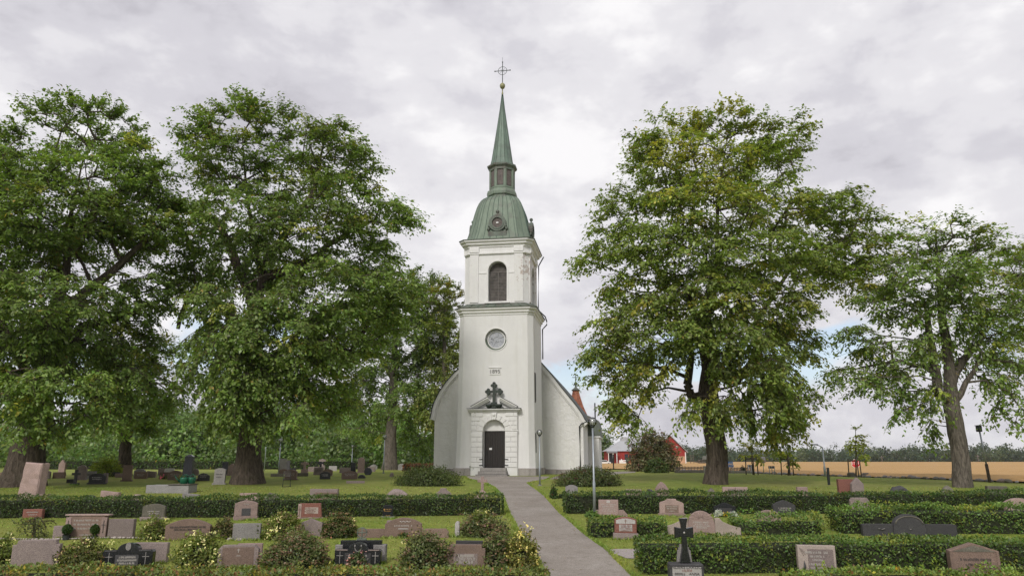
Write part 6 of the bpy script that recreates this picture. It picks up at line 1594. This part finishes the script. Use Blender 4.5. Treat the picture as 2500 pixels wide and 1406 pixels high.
# small weeping tree
make_tree('weeping_tree', 'small weeping tree before the dark red stone', (80, 1311), None,
  [(80, 1315, .045), (82, 1300, .04), (84, 1285, .035), (84, 1272, .03), (84, 1265, .02)],
  [(84, 1268, 34, 10, 0, .5), (58, 1280, 14, 15, 0, .4), (112, 1282, 14, 17, 0, .4), (84, 1278, 22, 12, -.35, .15)], 81, dens=34, leaves=24, lsize=.085, base=(0.055, 0.068, 0.022), yellow=.25, droop=.9, flare=1.2, minh=.15, spray=.28)
# clipped conifers in dark pots
M['pot'] = simple('dark_clay_pot', (0.03, 0.034, 0.036), 0.7)
M['pot_stone'] = simple('grey_planter', (0.24, 0.22, 0.21), 0.85)
def potted(label, px, yb, yt, wpx, base, pot_h, potm, seed, flower=None, wide=1.0):
    rng = np.random.default_rng(seed); b0 = ground_at(px, yb); D = b0.y; H_ = at(px, yt, D).z - b0.z; r = wpx * mpp(yb, D) / 2
    root = empty('potted_shrub', b0); tag(root, label, 'potted shrub')
    MB().lathe([(r * .7, 0), (r * .92, pot_h * H_), (r * 1.0, pot_h * H_ * 1.02), (r * .85, pot_h * H_ * 1.02), (r * .8, pot_h * H_ * .85), (.01, pot_h * H_ * .85)], (0, 0, -.02), 16, smooth=False).build('pot', M[potm], root)
    k = 1500; t = rng.random(k) ** .8; a = rng.uniform(0, 2 * math.pi, k); z0 = pot_h * H_
    prof_ = np.sin(np.clip(t * .93 + .07, 0, 1) * math.pi) ** .55 * wide
    rr = r * prof_ * rng.uniform(.85, 1.06, k)
    p = np.stack([rr * np.cos(a), rr * np.sin(a), z0 + t * (H_ - z0)], axis=1); q = np.stack([np.cos(a), np.sin(a), np.full(k, .5)], axis=1)
    s = .055 * rng.uniform(.6, 1.3, k) * max(1, D / 30)
    link('foliage', quads_mesh('foliage', leaf_quads(p, unit(q * .4 + rng.normal(0, .5, (k, 3)) + np.array([[0, 0, .8]])), unit(q + rng.normal(0, .4, (k, 3))), s, s * .5, .1), leaf_colors(rng, k, base, .25)), M['leaf_shrub'], root)
    MB().lathe([(r * .5 * wide, z0 * .8), (r * .72 * wide, z0 + (H_ - z0) * .3), (r * .68 * wide, z0 + (H_ - z0) * .6), (.02, z0 + (H_ - z0) * .93)], (0, 0, 0), 10).build('twigs', M['core'], root)
    if flower:
        k = 60; a = rng.uniform(0, 6.28, k); p = np.stack([r * .9 * np.cos(a) * rng.random(k), r * .9 * np.sin(a) * rng.random(k), rng.uniform(.75, 1.05, k) * H_], axis=1)
        link('blossoms', quads_mesh('blossoms', leaf_quads(p, unit(rng.normal(0, 1, (k, 3))), np.tile(np.array([[0, -.6, .6]]), (k, 1)), np.full(k, .12), np.full(k, .1), .05), leaf_colors(rng, k, flower, .2)), M['petal'], root)
potted('clipped cone shrub in a dark pot beside the wide family monument', 161, 1317, 1282, 20, (.03, .06, .012), .38, 'pot', 1)
potted('clipped cone shrub before the wide family monument, half hidden by blooms', 231, 1314, 1281, 21, (.035, .065, .012), .3, 'pot', 2)
potted('leafy shrub in a stone planter beside the door, on the graveyard side', 1156, 1160, 1134, 19, (.03, .055, .018), .22, 'pot_stone', 3, None, 1.2)
potted('flowering shrub in a stone planter beside the door, on the lamp side', 1246, 1159, 1133, 20, (.05, .085, .02), .22, 'pot_stone', 4, (.25, .08, .08), 1.2)

# ---- grass blades, longer at edges, and fallen leaves
rng = np.random.default_rng(99)
pts_ = []
def scatter(n, f):
    out = []
    while len(out) < n:
        p = f()
        if p is not None: out.append(p)
    return out
pw = [(ground_at(*a), ground_at(*b_)) for a, b_ in PATH_PAIRS]
def on_path(x, y):
    for (a0, b0), (a1, b1) in zip(pw, pw[1:]):
        y0 = (a0.y + b0.y) / 2; y1 = (a1.y + b1.y) / 2
        if min(y0, y1) <= y <= max(y0, y1):
            t = (y - y0) / (y1 - y0) if y1 != y0 else 0
            return a0.x + (a1.x - a0.x) * t, b0.x + (b1.x - b0.x) * t
    return None
def lawn_pt():
    y = 16 + 30 * rng.random() ** 1.5; x = rng.uniform(-.75, .75) * y
    e = on_path(x, y)
    if e and e[0] - .02 < x < e[1] + .02: return None
    return (x, y, rng.uniform(.02, .045))
def edge_pt():
    y = 16 + 41 * rng.random() ** 1.3; e = on_path(0, y)
    if not e: return None
    s = rng.random() < .5; x = (e[0] - abs(rng.normal(0, .09)) + .05) if s else (e[1] + abs(rng.normal(0, .09)) - .05)
    return (x, y, rng.uniform(.03, .10))
def foot_pts():
    out = []
    for o_ in bpy.data.objects:
        if o_.parent is None and o_.type == 'EMPTY' and o_.name.split('.')[0] in ('gravestone', 'lamp_post') and o_.location.y < 48:
            w_ = max([c.dimensions.x for c in o_.children if c.type == 'MESH'] + [.3]) if o_.name.startswith('grave') else .3
            for _ in range(int(60 + 130 * w_)):
                out.append((o_.location.x + rng.uniform(-.55, .55) * w_ * 1.05, o_.location.y - .14 + rng.normal(0, .06), rng.uniform(.04, .12)))
    return out
bpy.context.view_layer.update()
G_ = scatter(80000, lawn_pt) + scatter(14000, edge_pt) + foot_pts()
P = np.array([(x, y, gz(x, y)) for x, y, h in G_]); Hh = np.array([h for *_, h in G_]); n = len(P)
lean_ = np.stack([rng.normal(0, .5, n), rng.normal(0, .5, n), np.ones(n)], axis=1); a = rng.uniform(0, math.pi, n); wv = np.stack([np.cos(a), np.sin(a), np.zeros(n)], axis=1) * (.006 + .0005 * P[:, 1:2])
V = np.stack([P - wv, P + wv, P + lean_ * Hh[:, None]], axis=1)
big = np.array([mnoise.noise(Vector((p[0] * .35, p[1] * .35, 0))) for p in P])[:, None]
C = leaf_colors(rng, n, (0.185, 0.235, 0.046), .22) * (1 + big * np.array([[.5, .2, .3]]))
tag(link('grass', quads_mesh('grass', V, np.clip(C, .01, .7), 3), M['leaf_hedge']), kind='stuff')
k = 700; y = 16 + 34 * rng.random(k) ** 1.3; x = rng.uniform(-.75, .75, k) * y
P = np.array([(a_, b_, gz(a_, b_) + .022) for a_, b_ in zip(x, y)]); s = rng.uniform(.05, .11, k)
V = leaf_quads(P, unit(np.stack([rng.normal(0, 1, k), rng.normal(0, 1, k), rng.normal(0, .12, k)], axis=1)), np.tile(np.array([[0, 0, 1.]]), (k, 1)) + rng.normal(0, .25, (k, 3)), s, s * .7, .1)
tag(link('fallen_leaves', quads_mesh('fallen_leaves', V, leaf_colors(rng, k, (.17, .10, .04), .35)), M['leaf_shrub']), kind='stuff')
# ------------------------------------------------------------------ lamps, signs, fences, farm
M['galv'] = simple('galvanised_steel', (0.36, 0.39, 0.42), 0.45, 0.6, var=.06, scale=2)
M['lamp_white'] = simple('lamp_white', (0.75, 0.75, 0.72), 0.4, var=.02)
def globe_mat():
    m, nd, lk, b = newmat('clear_globe'); nd.remove(b)
    t = nd.new('ShaderNodeBsdfTransparent'); t.inputs[0].default_value = (.93, .94, .95, 1)
    g = nd.new('ShaderNodeBsdfGlossy'); g.inputs['Roughness'].default_value = .06
    f = nd.new('ShaderNodeFresnel'); f.inputs[0].default_value = 1.6
    ad = nd.new('ShaderNodeMath'); ad.operation = 'ADD'; ad.inputs[1].default_value = .10; lk.new(f.outputs[0], ad.inputs[0])
    x = nd.new('ShaderNodeMixShader'); lk.new(ad.outputs[0], x.inputs[0]); lk.new(t.outputs[0], x.inputs[1]); lk.new(g.outputs[0], x.inputs[2])
    lk.new(x.outputs[0], nd['Material Output'].inputs[0]); return m
M['globe'] = globe_mat()
LG = 'globe lamp posts of the churchyard'
def lamp(px, yg, yb, label, d=None, rg=.19, pxt=None):
    b0 = ground_at(px, yb) if d is None else on_ground(px, d)
    D = b0.y; h = at(px, yg, D).z - b0.z
    o = tag(empty('lamp_post', b0), label, 'lamp post', LG)
    MB().bbox(-.12, .12, -.12, .12, -.1, .06, .015).build('footing', G['concrete'], o)
    MB().lathe([(.058, 0), (.058, h * .34), (.04, h * .36), (.036, h - rg * 1.15)], (0, 0, .02), 12).build('pole', M['galv'], o)
    MB().lathe([(.05, -rg * 1.25), (.085, -rg * 1.15), (.1, -rg * .92), (.07, -rg * .86), (.01, -rg * .85)], (0, 0, h), 12).build('collar', M['dark_metal'], o)
    gl = MB().sphere((0, 0, h), rg, 18).build('globe', M['globe'], o)
    MB().lathe([(.03, -rg * .8), (.035, -rg * .2), (.06, -rg * .1), (.06, rg * .35), (.01, rg * .4)], (0, 0, h), 10).build('bulb', M['lamp_white'], gl)
    MB().lathe([(.12, rg * .45), (.1, rg * .55), (.01, rg * .6)], (0, 0, h), 12).build('reflector', M['lamp_white'], gl)
lamp(1452, 1029, 1259, 'tall globe lamp post beside the path, nearest the camera')
lamp(1318, 1055, 1185, 'globe lamp post on the grass before the tower')
lamp(936, 1066, 1155, 'globe lamp post before the pale trunk behind the round shrub')
lamp(680, 1075, 1155, 'globe lamp post beside the tall square grey stone')
lamp(858, 1089, 1146, 'globe lamp post behind the black upright slab')
lamp(381, 1096, 1139, 'small far globe lamp post before the wood')
lamp(1560, 1070, 1148, 'globe lamp post in front of the purple-brown bush', rg=.26)
# bare pole
o = tag(empty('steel_pole', ground_at(645, 1150)), 'bare thin steel pole beside the great trunk', 'pole')
MB().lathe([(.05, -.1), (.05, 2.6), (.045, 2.65)], (0, 0, 0), 10).build('shaft', M['galv'], o); MB().sphere((0, 0, 2.68), .06, 8).build('cap', M['dark_metal'], o)
for px, yt, yb, lab in ((1498, 1109, 1146, 'black post at the field edge before the barn'), (2024, 1141, 1183, 'dark weathered wooden post on the open grass')):
    b0 = ground_at(px, yb); h = at(px, yt, b0.y).z - b0.z
    o = tag(empty('wooden_post', b0, .3, 0, math.radians(1.5)), lab, 'post')
    MB().bbox(-.065, .065, -.065, .065, -.15, h, .015).build('shaft', M['dark_metal'], o); MB().bbox(-.085, -.066, -.05, .05, h * .3, h * .75, .005).build('box', M['dark_metal'], o); MB().bbox(.066, .085, -.03, .03, h * .62, h * .9, .005).build('plate', M['dark_metal'], o)
# --- signs
M['sign_red'] = simple('sign_red', (0.55, 0.03, 0.035), 0.4, var=.03); M['sign_blue'] = simple('sign_blue', (0.05, 0.13, 0.42), 0.4, var=.04); M['sign_back'] = simple('sign_back', (0.10, 0.11, 0.12), 0.6, var=.1)
b0 = ground_at(2092, 1162); D = b0.y
o = tag(empty('stop_sign', b0, math.radians(-8)), 'red octagonal stop sign at the field edge', 'sign')
zc_ = at(2092, 1131, D).z - b0.z; R_ = 10 * mpp(1131, D)
oc = lambda r: [(r * math.cos(math.pi / 8 + k * math.pi / 4) / math.cos(math.pi / 8), zc_ + r * math.sin(math.pi / 8 + k * math.pi / 4) / math.cos(math.pi / 8)) for k in range(8)]
MB().prism(oc(R_), -.02, 0).build('rim', M['paper'], o); fc = MB().prism(oc(R_ * .92), -.028, -.019).build('face', M['sign_red'], o)
tm = text_mesh('STOP', R_ * .78, .004); tag(link('lettering', tm, M['paper'], fc, (0, -.034, zc_ + .01)), kind='stuff')
MB().tube([(0, .03, -.1), (0, .03, zc_ + R_ * .6)], .035, 8).build('pole', M['galv'], o)
b0 = ground_at(1782, 1156); D = b0.y; z1 = at(1782, 1126, D).z - b0.z; z0 = at(1782, 1140, D).z - b0.z
o = tag(empty('direction_sign', b0, math.radians(-6)), 'blue direction sign with white arrow tip beside the great trunk', 'sign')
wS = 21 * mpp(1130, D); zm = (z0 + z1) / 2
MB().prism([(-wS * .5, z0), (wS * .42, z0), (wS * .52, (z0 + zm) / 2), (wS * .42, zm - .02), (-wS * .5, zm - .02)], -.03, 0).build('lower_board', M['sign_blue'], o)
MB().prism([(-wS * .5, zm + .02), (wS * .42, zm + .02), (wS * .42, z1), (-wS * .5, z1)], -.03, 0).build('upper_board', M['sign_blue'], o)
MB().tube([(wS * .34, -.035, z0 + .06), (wS * .43, -.035, (z0 + zm) / 2), (wS * .34, -.035, zm - .08)], .03, 4).build('arrow', M['paper'], o)
letters([((zm + z1) / 2, wS * .34, (z1 - zm) * .42)], -.04, seed=3).build('lettering', M['paper'], o, (.05, 0, 0)); letters([((zm + z0) / 2, wS * .26, (z1 - zm) * .4)], -.04, seed=9).build('lettering', M['paper'], o)
for x in (-.3, .3): MB().tube([(x, .03, -.1), (x, .03, z1 - .1)], .035, 8).build('post', M['galv'], o)
for x0, x1, yt, yb, lab in ((1826, 1843, 1134, 1157, 'grey sign seen from behind near the white fence, on thin posts'), (1877, 1893, 1137, 1159, 'grey sign seen from behind on three posts beside the young tree')):
    b0 = ground_at((x0 + x1) / 2, yb); D = b0.y; w = (x1 - x0) * mpp(yb, D); zt = at(x0, yt, D).z - b0.z; h = 6 * mpp(yb, D)
    o = tag(empty('road_sign', b0, math.radians(5)), lab, 'sign')
    for s in (-1, 1): MB().bbox(*sorted((s * .02, s * w * .5)), -.02, .02, zt - h, zt, .005).build('board', M['sign_back'], o)
    for x in (-w * .38, .0, w * .4): MB().tube([(x, -.05, -.1), (x, -.05, zt - .03)], .03, 6).build('post', M['galv'], o)
b0 = ground_at(1866, 1157); D = b0.y; zt = at(1865, 1122, D).z - b0.z; r = 8.5 * mpp(1122, D)
o = tag(empty('traffic_mirror', b0, math.radians(25)), 'round traffic mirror on a thin pole against the far wood', 'mirror')
MB().lathe([(.01, -.08), (r * .7, -.05), (r, 0), (r * .96, .06), (.01, .12)], (0, 0, 0), 20).build('dome', simple('mirror_face', (.35, .32, .33), .25, .3, var=.3, scale=1.2), o, (0, 0, zt), (math.pi / 2, .25, 0)); MB().tube([(0, .06, -.1), (0, .06, zt)], .035, 8).build('pole', M['galv'], o)
# --- poles on the right
b0 = ground_at(2015, 1163); D = b0.y; h = at(2010, 1088, D).z - b0.z
o = tag(empty('street_lamp', b0), 'grey street lamp with short arm before the wheat', 'street lamp')
MB().lathe([(.09, -.1), (.09, h * .3), (.055, h * .33), (.045, h - .1)], (0, 0, 0), 10).build('pole', M['galv'], o); MB().tube([(0, 0, h - .12), (-.25, 0, h + .02), (-.45, 0, h + .08)], .035, 8).build('arm', M['galv'], o); MB().bbox(-.85, -.35, -.1, .1, h + .05, h + .14, .03).build('lamp_head', M['sign_back'], o)
b0 = ground_at(2417, 1177); D = b0.y; tpv = at(2391, 1050, D) - b0
o = tag(empty('leaning_pole', b0), 'leaning pole carrying a dark box beside the slender forked tree', 'pole')
MB().tube([(0, 0, -.2), tuple(tpv * .35)], .1, 8).build('lower_pole', M['bark'], o); MB().tube([tuple(tpv * .34), tuple(tpv)], .055, 8).build('upper_pole', M['galv'], o); MB().bbox(tpv.x - .16, tpv.x + .13, -.15, .15, tpv.z - .1, tpv.z + .3, .03).build('box', M['dark_metal'], o); MB().bbox(tpv.x - .2, tpv.x + .17, -.19, .19, tpv.z + .301, tpv.z + .34, .01).build('lid', M['dark_metal'], o)
for px, yt, d, lab in ((2154, 1112, 610, 'far utility pole at the foot of the wood, beyond the stop sign'), (2389, 1110, 610, 'far utility pole at the foot of the wood, beyond the slender tree'), (1974, 1040, 700, 'tall thin mast far behind the wood')):
    b0 = on_ground(px, d); h = at(px, yt, d).z - b0.z
    o = tag(empty('utility_pole', b0), lab, 'pole'); MB().lathe([(.4, -1), (.35, h)], (0, 0, 0), 8).build('shaft', M['bark_pale'], o); MB().box(-1.6, 1.6, -.15, .15, h - 1.2, h - .8).build('crossarm', M['bark_pale'], o)
# --- picket fences
M['picket'] = simple('weathered_picket', (0.10, 0.08, 0.07), 0.85)
for (x0, x1, yt, yb, n, lab) in ((1652, 1728, 1138, 1154, 21, 'dark pointed picket fence near the purple-brown bush'), (1780, 1836, 1140, 1155, 16, 'dark pointed picket fence beside the tiny conifer')):
    a = ground_at(x0, yb); b_ = ground_at(x1, yb); h = at(x0, yt, a.y).z - a.z; v = b_ - a; L = v.length
    o = tag(empty('picket_fence', a, math.atan2(v.y, v.x)), lab, 'fence')
    w = L / n * .3
    mp_ = MB().prism([(-w / 2, .1), (w / 2, .1), (w / 2, h * .8), (w * .9, h * .86), (0, h), (-w * .9, h * .86), (-w / 2, h * .8)], -.02, .02).mesh('picket'); mp_.materials.append(M['picket'])
    for k in range(n + 1): link('picket', mp_, None, o, (L * k / n, 0, 0))
    for z in (.3, .68): MB().box(0, L, .021, .06, h * z, h * z + .06).build('rail', M['picket'], o)
    MB().bbox(-.1, L + .1, -.2, .2, -.2, .22, .03).build('footing', G['mossy'], o)
# stone pillar with cross by the trunk
b0 = ground_at(1731, 1155); h = at(1731, 1110, b0.y).z - b0.z
o = tag(empty('memorial_pillar', b0, .1), 'grey memorial pillar with a cross beside the great trunk', 'memorial')
MB().bbox(-.35, .35, -.35, .35, -.1, h * .35, .04).bbox(-.42, .42, -.42, .42, h * .351, h * .4, .02).build('pedestal', G['light'], o); MB().prism([(x, z + h * .4) for x, z in outline('cross', 1.0, h * .6)], -.14, .14, bev=.02).build('cross', G['light'], o)
# --- low stone wall along the wheat
random.seed(12)
rocks = []
for k in range(5):
    mb = MB().sphere((0, 0, 0), 1, 8); mb.v = [tuple(Vector(v) * (1 + .35 * mnoise.noise(Vector(v) * 1.2 + Vector((k * 7, 1, 0))))) for v in mb.v]; me = mb.mesh('wall_stone'); me.materials.append(G[('grey', 'mossy', 'mauve', 'mossy', 'grey')[k]]); rocks.append(me)
o = tag(empty("stone_wall", edge_w[6]), 'low tumbled fieldstone wall between grass and wheat', 'wall'); oc_ = o.location.copy()
cnt_ = 0
line = []
for w0, w1 in zip(edge_w, edge_w[1:]):
    n = max(1, int((w1 - w0).length / .5)); line += [w0.lerp(w1, k / n) for k in range(n)]
line = [p for p in line if 1620 < CX + p.x / p.y * F_PX < 2560]
step_ = max(1, len(line) / 285)
k = 0.0
while k < len(line):
    p = line[int(k)]; s = random.uniform(.12, .24)
    r_ = link('wall_stone', rocks[cnt_ % 5], None, o, (p.x - oc_.x + random.uniform(-.2, .2), p.y - oc_.y - .35 + random.uniform(-.25, .25), gz(p.x, p.y) - oc_.z + s * random.uniform(.1, .6)), (random.uniform(-.3, .3), 0, random.uniform(0, 6)))
    r_.scale = (s * random.uniform(1, 1.7), s, s * .75); cnt_ += 1; k += step_
for px, yb, lab in ((2079, 1164, 'square granite block on the near side of the stop sign'), (2114, 1165, 'square granite block beyond the stop sign')):
    b0 = ground_at(px, yb); o = tag(empty('granite_block', b0, .2), lab, 'block'); MB().bbox(-.28, .28, -.25, .25, -.1, .34, .04).build('body', G['mossy'], o); MB().bbox(-.2, .2, -.18, .18, .341, .4, .03).build('cap', G['grey'], o)
# --- young trees with stakes
def young(px, yb, trunk_top, lobes, label, seed, base):
    make_tree('young_tree', label, (px, yb), ground_at(px, yb).y + 2.5, [(px, yb + 2, .06), (px - 1, yb - 25, .05), (px - 2, trunk_top + 40, .04), (px - 2, trunk_top, .02)], lobes, seed, dens=4.5, leaves=40, lsize=.28, base=base, yellow=.04, minh=1.0, spray=.45, flare=1.1, group='young staked trees', droop=.3, cat='tree')
    b0 = on_ground(px, ground_at(px, yb).y + 2.5)
    o = tag(empty('tree_stakes', b0, .4), 'wooden stakes around the ' + label, 'stakes', 'stakes of the young trees')
    for k in range(3):
        a = 2.1 * k; MB().tube([(.55 * math.cos(a), .55 * math.sin(a), -.1), (.5 * math.cos(a), .5 * math.sin(a), 1.45)], .045, 6).build('stake', M['bark_pale'], o)
    MB().tube([(.5, 0, 1.3), (.5 * math.cos(2.1), .5 * math.sin(2.1), 1.3)], .035, 5).tube([(.5 * math.cos(2.1), .5 * math.sin(2.1), 1.25), (.5 * math.cos(4.2), .5 * math.sin(4.2), 1.25)], .035, 5).build('rail', M['bark_pale'], o)
young(2091, 1165, 1048, [(2090, 1060, 10, 14, 0, .8), (2086, 1080, 18, 12, 0, 1.0), (2096, 1098, 20, 14, 0, 1.0), (2090, 1112, 18, 8, 0, 1)], 'slim pale young tree behind the stop sign', 91, (.26, .29, .08))
young(1925, 1161, 1085, [(1922, 1092, 16, 10, 0, .9), (1924, 1105, 22, 12, 0, 1), (1928, 1116, 18, 8, 0, 1)], 'round yellow-green young tree under the great crown', 93, (.27, .28, .06))
young(1838, 1160, 1085, [(1836, 1092, 20, 12, 0, .9), (1838, 1108, 24, 12, 0, 1)], 'yellow-green young tree near the traffic mirror', 95, (.25, .26, .06))

# --- farm buildings
M['barn_red'] = simple('falu_red_boards', (0.30, 0.035, 0.03), 0.85, var=.12, scale=.8); M['barn_roof'] = simple('pale_metal_roof', (0.38, 0.385, 0.40), 0.5, var=.05, scale=.3); M['peach'] = simple('peach_render', (0.55, 0.33, 0.20), 0.9, var=.08, scale=.6); M['porch_grey'] = simple('grey_porch', (0.20, 0.20, 0.22), 0.7); M['win'] = simple('dark_window', (0.03, 0.035, 0.045), 0.2, var=.1)
BD = 240.0; PM = BD / F_PX
def bx(px): return at(px, 1115, BD).x
def bz(py): return at(1500, py, BD).z
gB = gz(bx(1540), BD)
o = tag(empty('barn', (bx(1540), BD, gB)), 'red barn with pale hipped metal roof behind the purple-brown bush', 'barn')
X = lambda px: bx(px) - bx(1540)
Z = lambda py: bz(py) - gB
he, hr = Z(1100), Z(1067)
bw = MB().box(X(1486), X(1605), 0, 12, -1, he).build('wall', M['barn_red'], o)
for k in range(30):
    x = X(1486) + (X(1605) - X(1486)) * (k + .5) / 30; MB().box(x - .04, x + .04, -.04, .02, .3, he - .1).build('batten', M['barn_red'], bw)
MB().add([(X(1480), -.6, he - .1), (X(1610), -.6, he - .1), (X(1610), 12.6, he - .1), (X(1480), 12.6, he - .1), (X(1534), 6, hr), (X(1600), 6, hr)], [(0, 1, 5, 4), (1, 2, 5), (2, 3, 4, 5), (3, 0, 4), (0, 3, 2, 1)]).build('roof', M['barn_roof'], o)
MB().prism([(X(1522), hr - 1.6), (X(1541), hr - 1.6), (X(1537), hr + .25), (X(1525), hr + .25)], 4.5, 7.5).build('ridge_vent', M['barn_roof'], o)
MB().bbox(X(1525), X(1533.5), -.1, .1, 0, Z(1108), .03).build('door', M['win'], o)
for a, b_ in ((1536, 1541), (1546, 1551)): MB().bbox(X(a), X(b_), -.08, .05, Z(1119), Z(1110), .03).build('window', M['win'], o)
MB().bbox(X(1481), X(1505), -3, -.05, Z(1106), Z(1101), .1).build('porch_roof', M['porch_grey'], o)
for px in (1483, 1494, 1503): MB().box(X(px) - .1, X(px) + .1, -2.9, -2.7, -.3, Z(1106) - .01).build('porch_post', M['paper'], o)
MB().bbox(X(1485), X(1497), -.2, -.05, 0, Z(1107), .03).build('gate', M['win'], o)
o = tag(empty('barn', (bx(1640), BD + 2, gB)), 'red gabled barn over a peach lower wall at the farmyard end', 'barn')
X2 = lambda px: bx(px) - bx(1640)
MB().prism([(X2(1600), Z(1113)), (X2(1678), Z(1113)), (X2(1678), Z(1103)), (X2(1640), Z(1062)), (X2(1600), Z(1103))], 0, 14).build('upper_wall', M['barn_red'], o)
MB().box(X2(1600), X2(1678) + .02, -.05, 14, -1, Z(1113) - .01).build('lower_wall', M['peach'], o)
for s, e in ((-1, 1597), (1, 1682.5)):
    q = [(X2(1640), Z(1062) + .05), (X2(e), Z(1104.5)), (X2(e), Z(1103) + .1), (X2(1640), Z(1062) + .35)]
    MB().prism(q[::-1] if s > 0 else q, -.6, 14.5).build('roof_slope', M['barn_roof'], o)
MB().bbox(X2(1654), X2(1658), -.08, .05, Z(1093), Z(1088), .02).build('window', M['paper'], o)
MB().box(X2(1676), X2(1678) + .05, -.1, 0, 0, Z(1103)).build('corner_board', M['paper'], o)
# fuel tank, crate rack, heap, car
b0 = Vector((bx(1515), BD - 4, gB))
o = tag(empty('fuel_tank', b0), 'white box-shaped fuel tank with red mark before the barn', 'tank')
MB().bbox(-1.05, 1.05, -.6, .6, 0, 1.35, .12).build('tank_body', M['paper'], o); MB().bbox(.15, .6, -.63, -.59, .95, 1.1, .01).build('red_mark', M['sign_red'], o); MB().lathe([(.15, 1.35), (.12, 1.7), (.05, 1.75)], (-.3, 0, 0), 8).build('filler_pipe', M['lamp_white'], o)
o = tag(empty('crate_rack', (bx(1684), BD - 3, gB)), 'stack of open wooden frames beside the gabled barn', 'rack')
for x in (-.5, .5): MB().box(x - .06, x + .06, -.1, .1, 0, 3.0).build('upright', M['picket'], o)
for k in range(5): MB().bbox(-.56, .56, -.14, .14, .2 + k * .62, .36 + k * .62, .02).build('crossbar', M['bark_pale'], o)
rng = np.random.default_rng(17)
hb = MB()
for k in range(60):
    px = rng.uniform(1690, 1732); hh = 1.4 * math.sin((px - 1686) / 50 * math.pi) + .3; p = Vector((bx(px), BD - 5 + rng.uniform(-1, 1), gB + rng.uniform(0, hh))); a = rng.uniform(0, 3); L = rng.uniform(.6, 1.6)
    hb.tube([p, p + Vector((math.cos(a) * L, math.sin(a) * L, rng.uniform(-.3, .3)))], rng.uniform(.08, .2), 5)
tag(hb.build('brushwood', M['bark_pale']), kind='stuff')
o = tag(empty('parked_car', (bx(1467), BD - 8, gB), .2), 'small white car parked by the trees near the church annex', 'car')
MB().prism([(-1.9, .3), (1.9, .3), (1.95, .75), (1.1, .85), (.6, 1.35), (-1.2, 1.38), (-1.85, .85)], -.8, .8, bev=.08).build('body', M['lamp_white'], o)
MB().prism([(-1.1, .9), (.85, .9), (.5, 1.27), (-1.05, 1.29)], -.82, .82).build('side_window', M['win'], o)
for x in (-1.2, 1.2):
    for y in (-.75, .75): MB().lathe([(.3, -.1), (.32, 0), (.3, .1), (.01, .1)], (0, 0, 0), 14).build('wheel', M['dark_metal'], o, (x, y, .3), (math.pi / 2, 0, 0))

# ------------------------------------------------------------------ air
hz = MB().box(-4300, 4300, -60, 5300, -1.2, 46).build('haze', None)
m = bpy.data.materials.new('thin_haze'); m.use_nodes = True; nt = m.node_tree; nt.nodes.clear()
v_ = nt.nodes.new('ShaderNodeVolumePrincipled'); v_.inputs['Color'].default_value = (0.80, 0.86, 0.95, 1); v_.inputs['Density'].default_value = 0.00009; v_.inputs['Anisotropy'].default_value = 0.2
o_ = nt.nodes.new('ShaderNodeOutputMaterial'); nt.links.new(v_.outputs[0], o_.inputs['Volume'])
hz.data.materials.append(m); tag(hz, kind='stuff')
scene.cycles.volume_bounces = 1
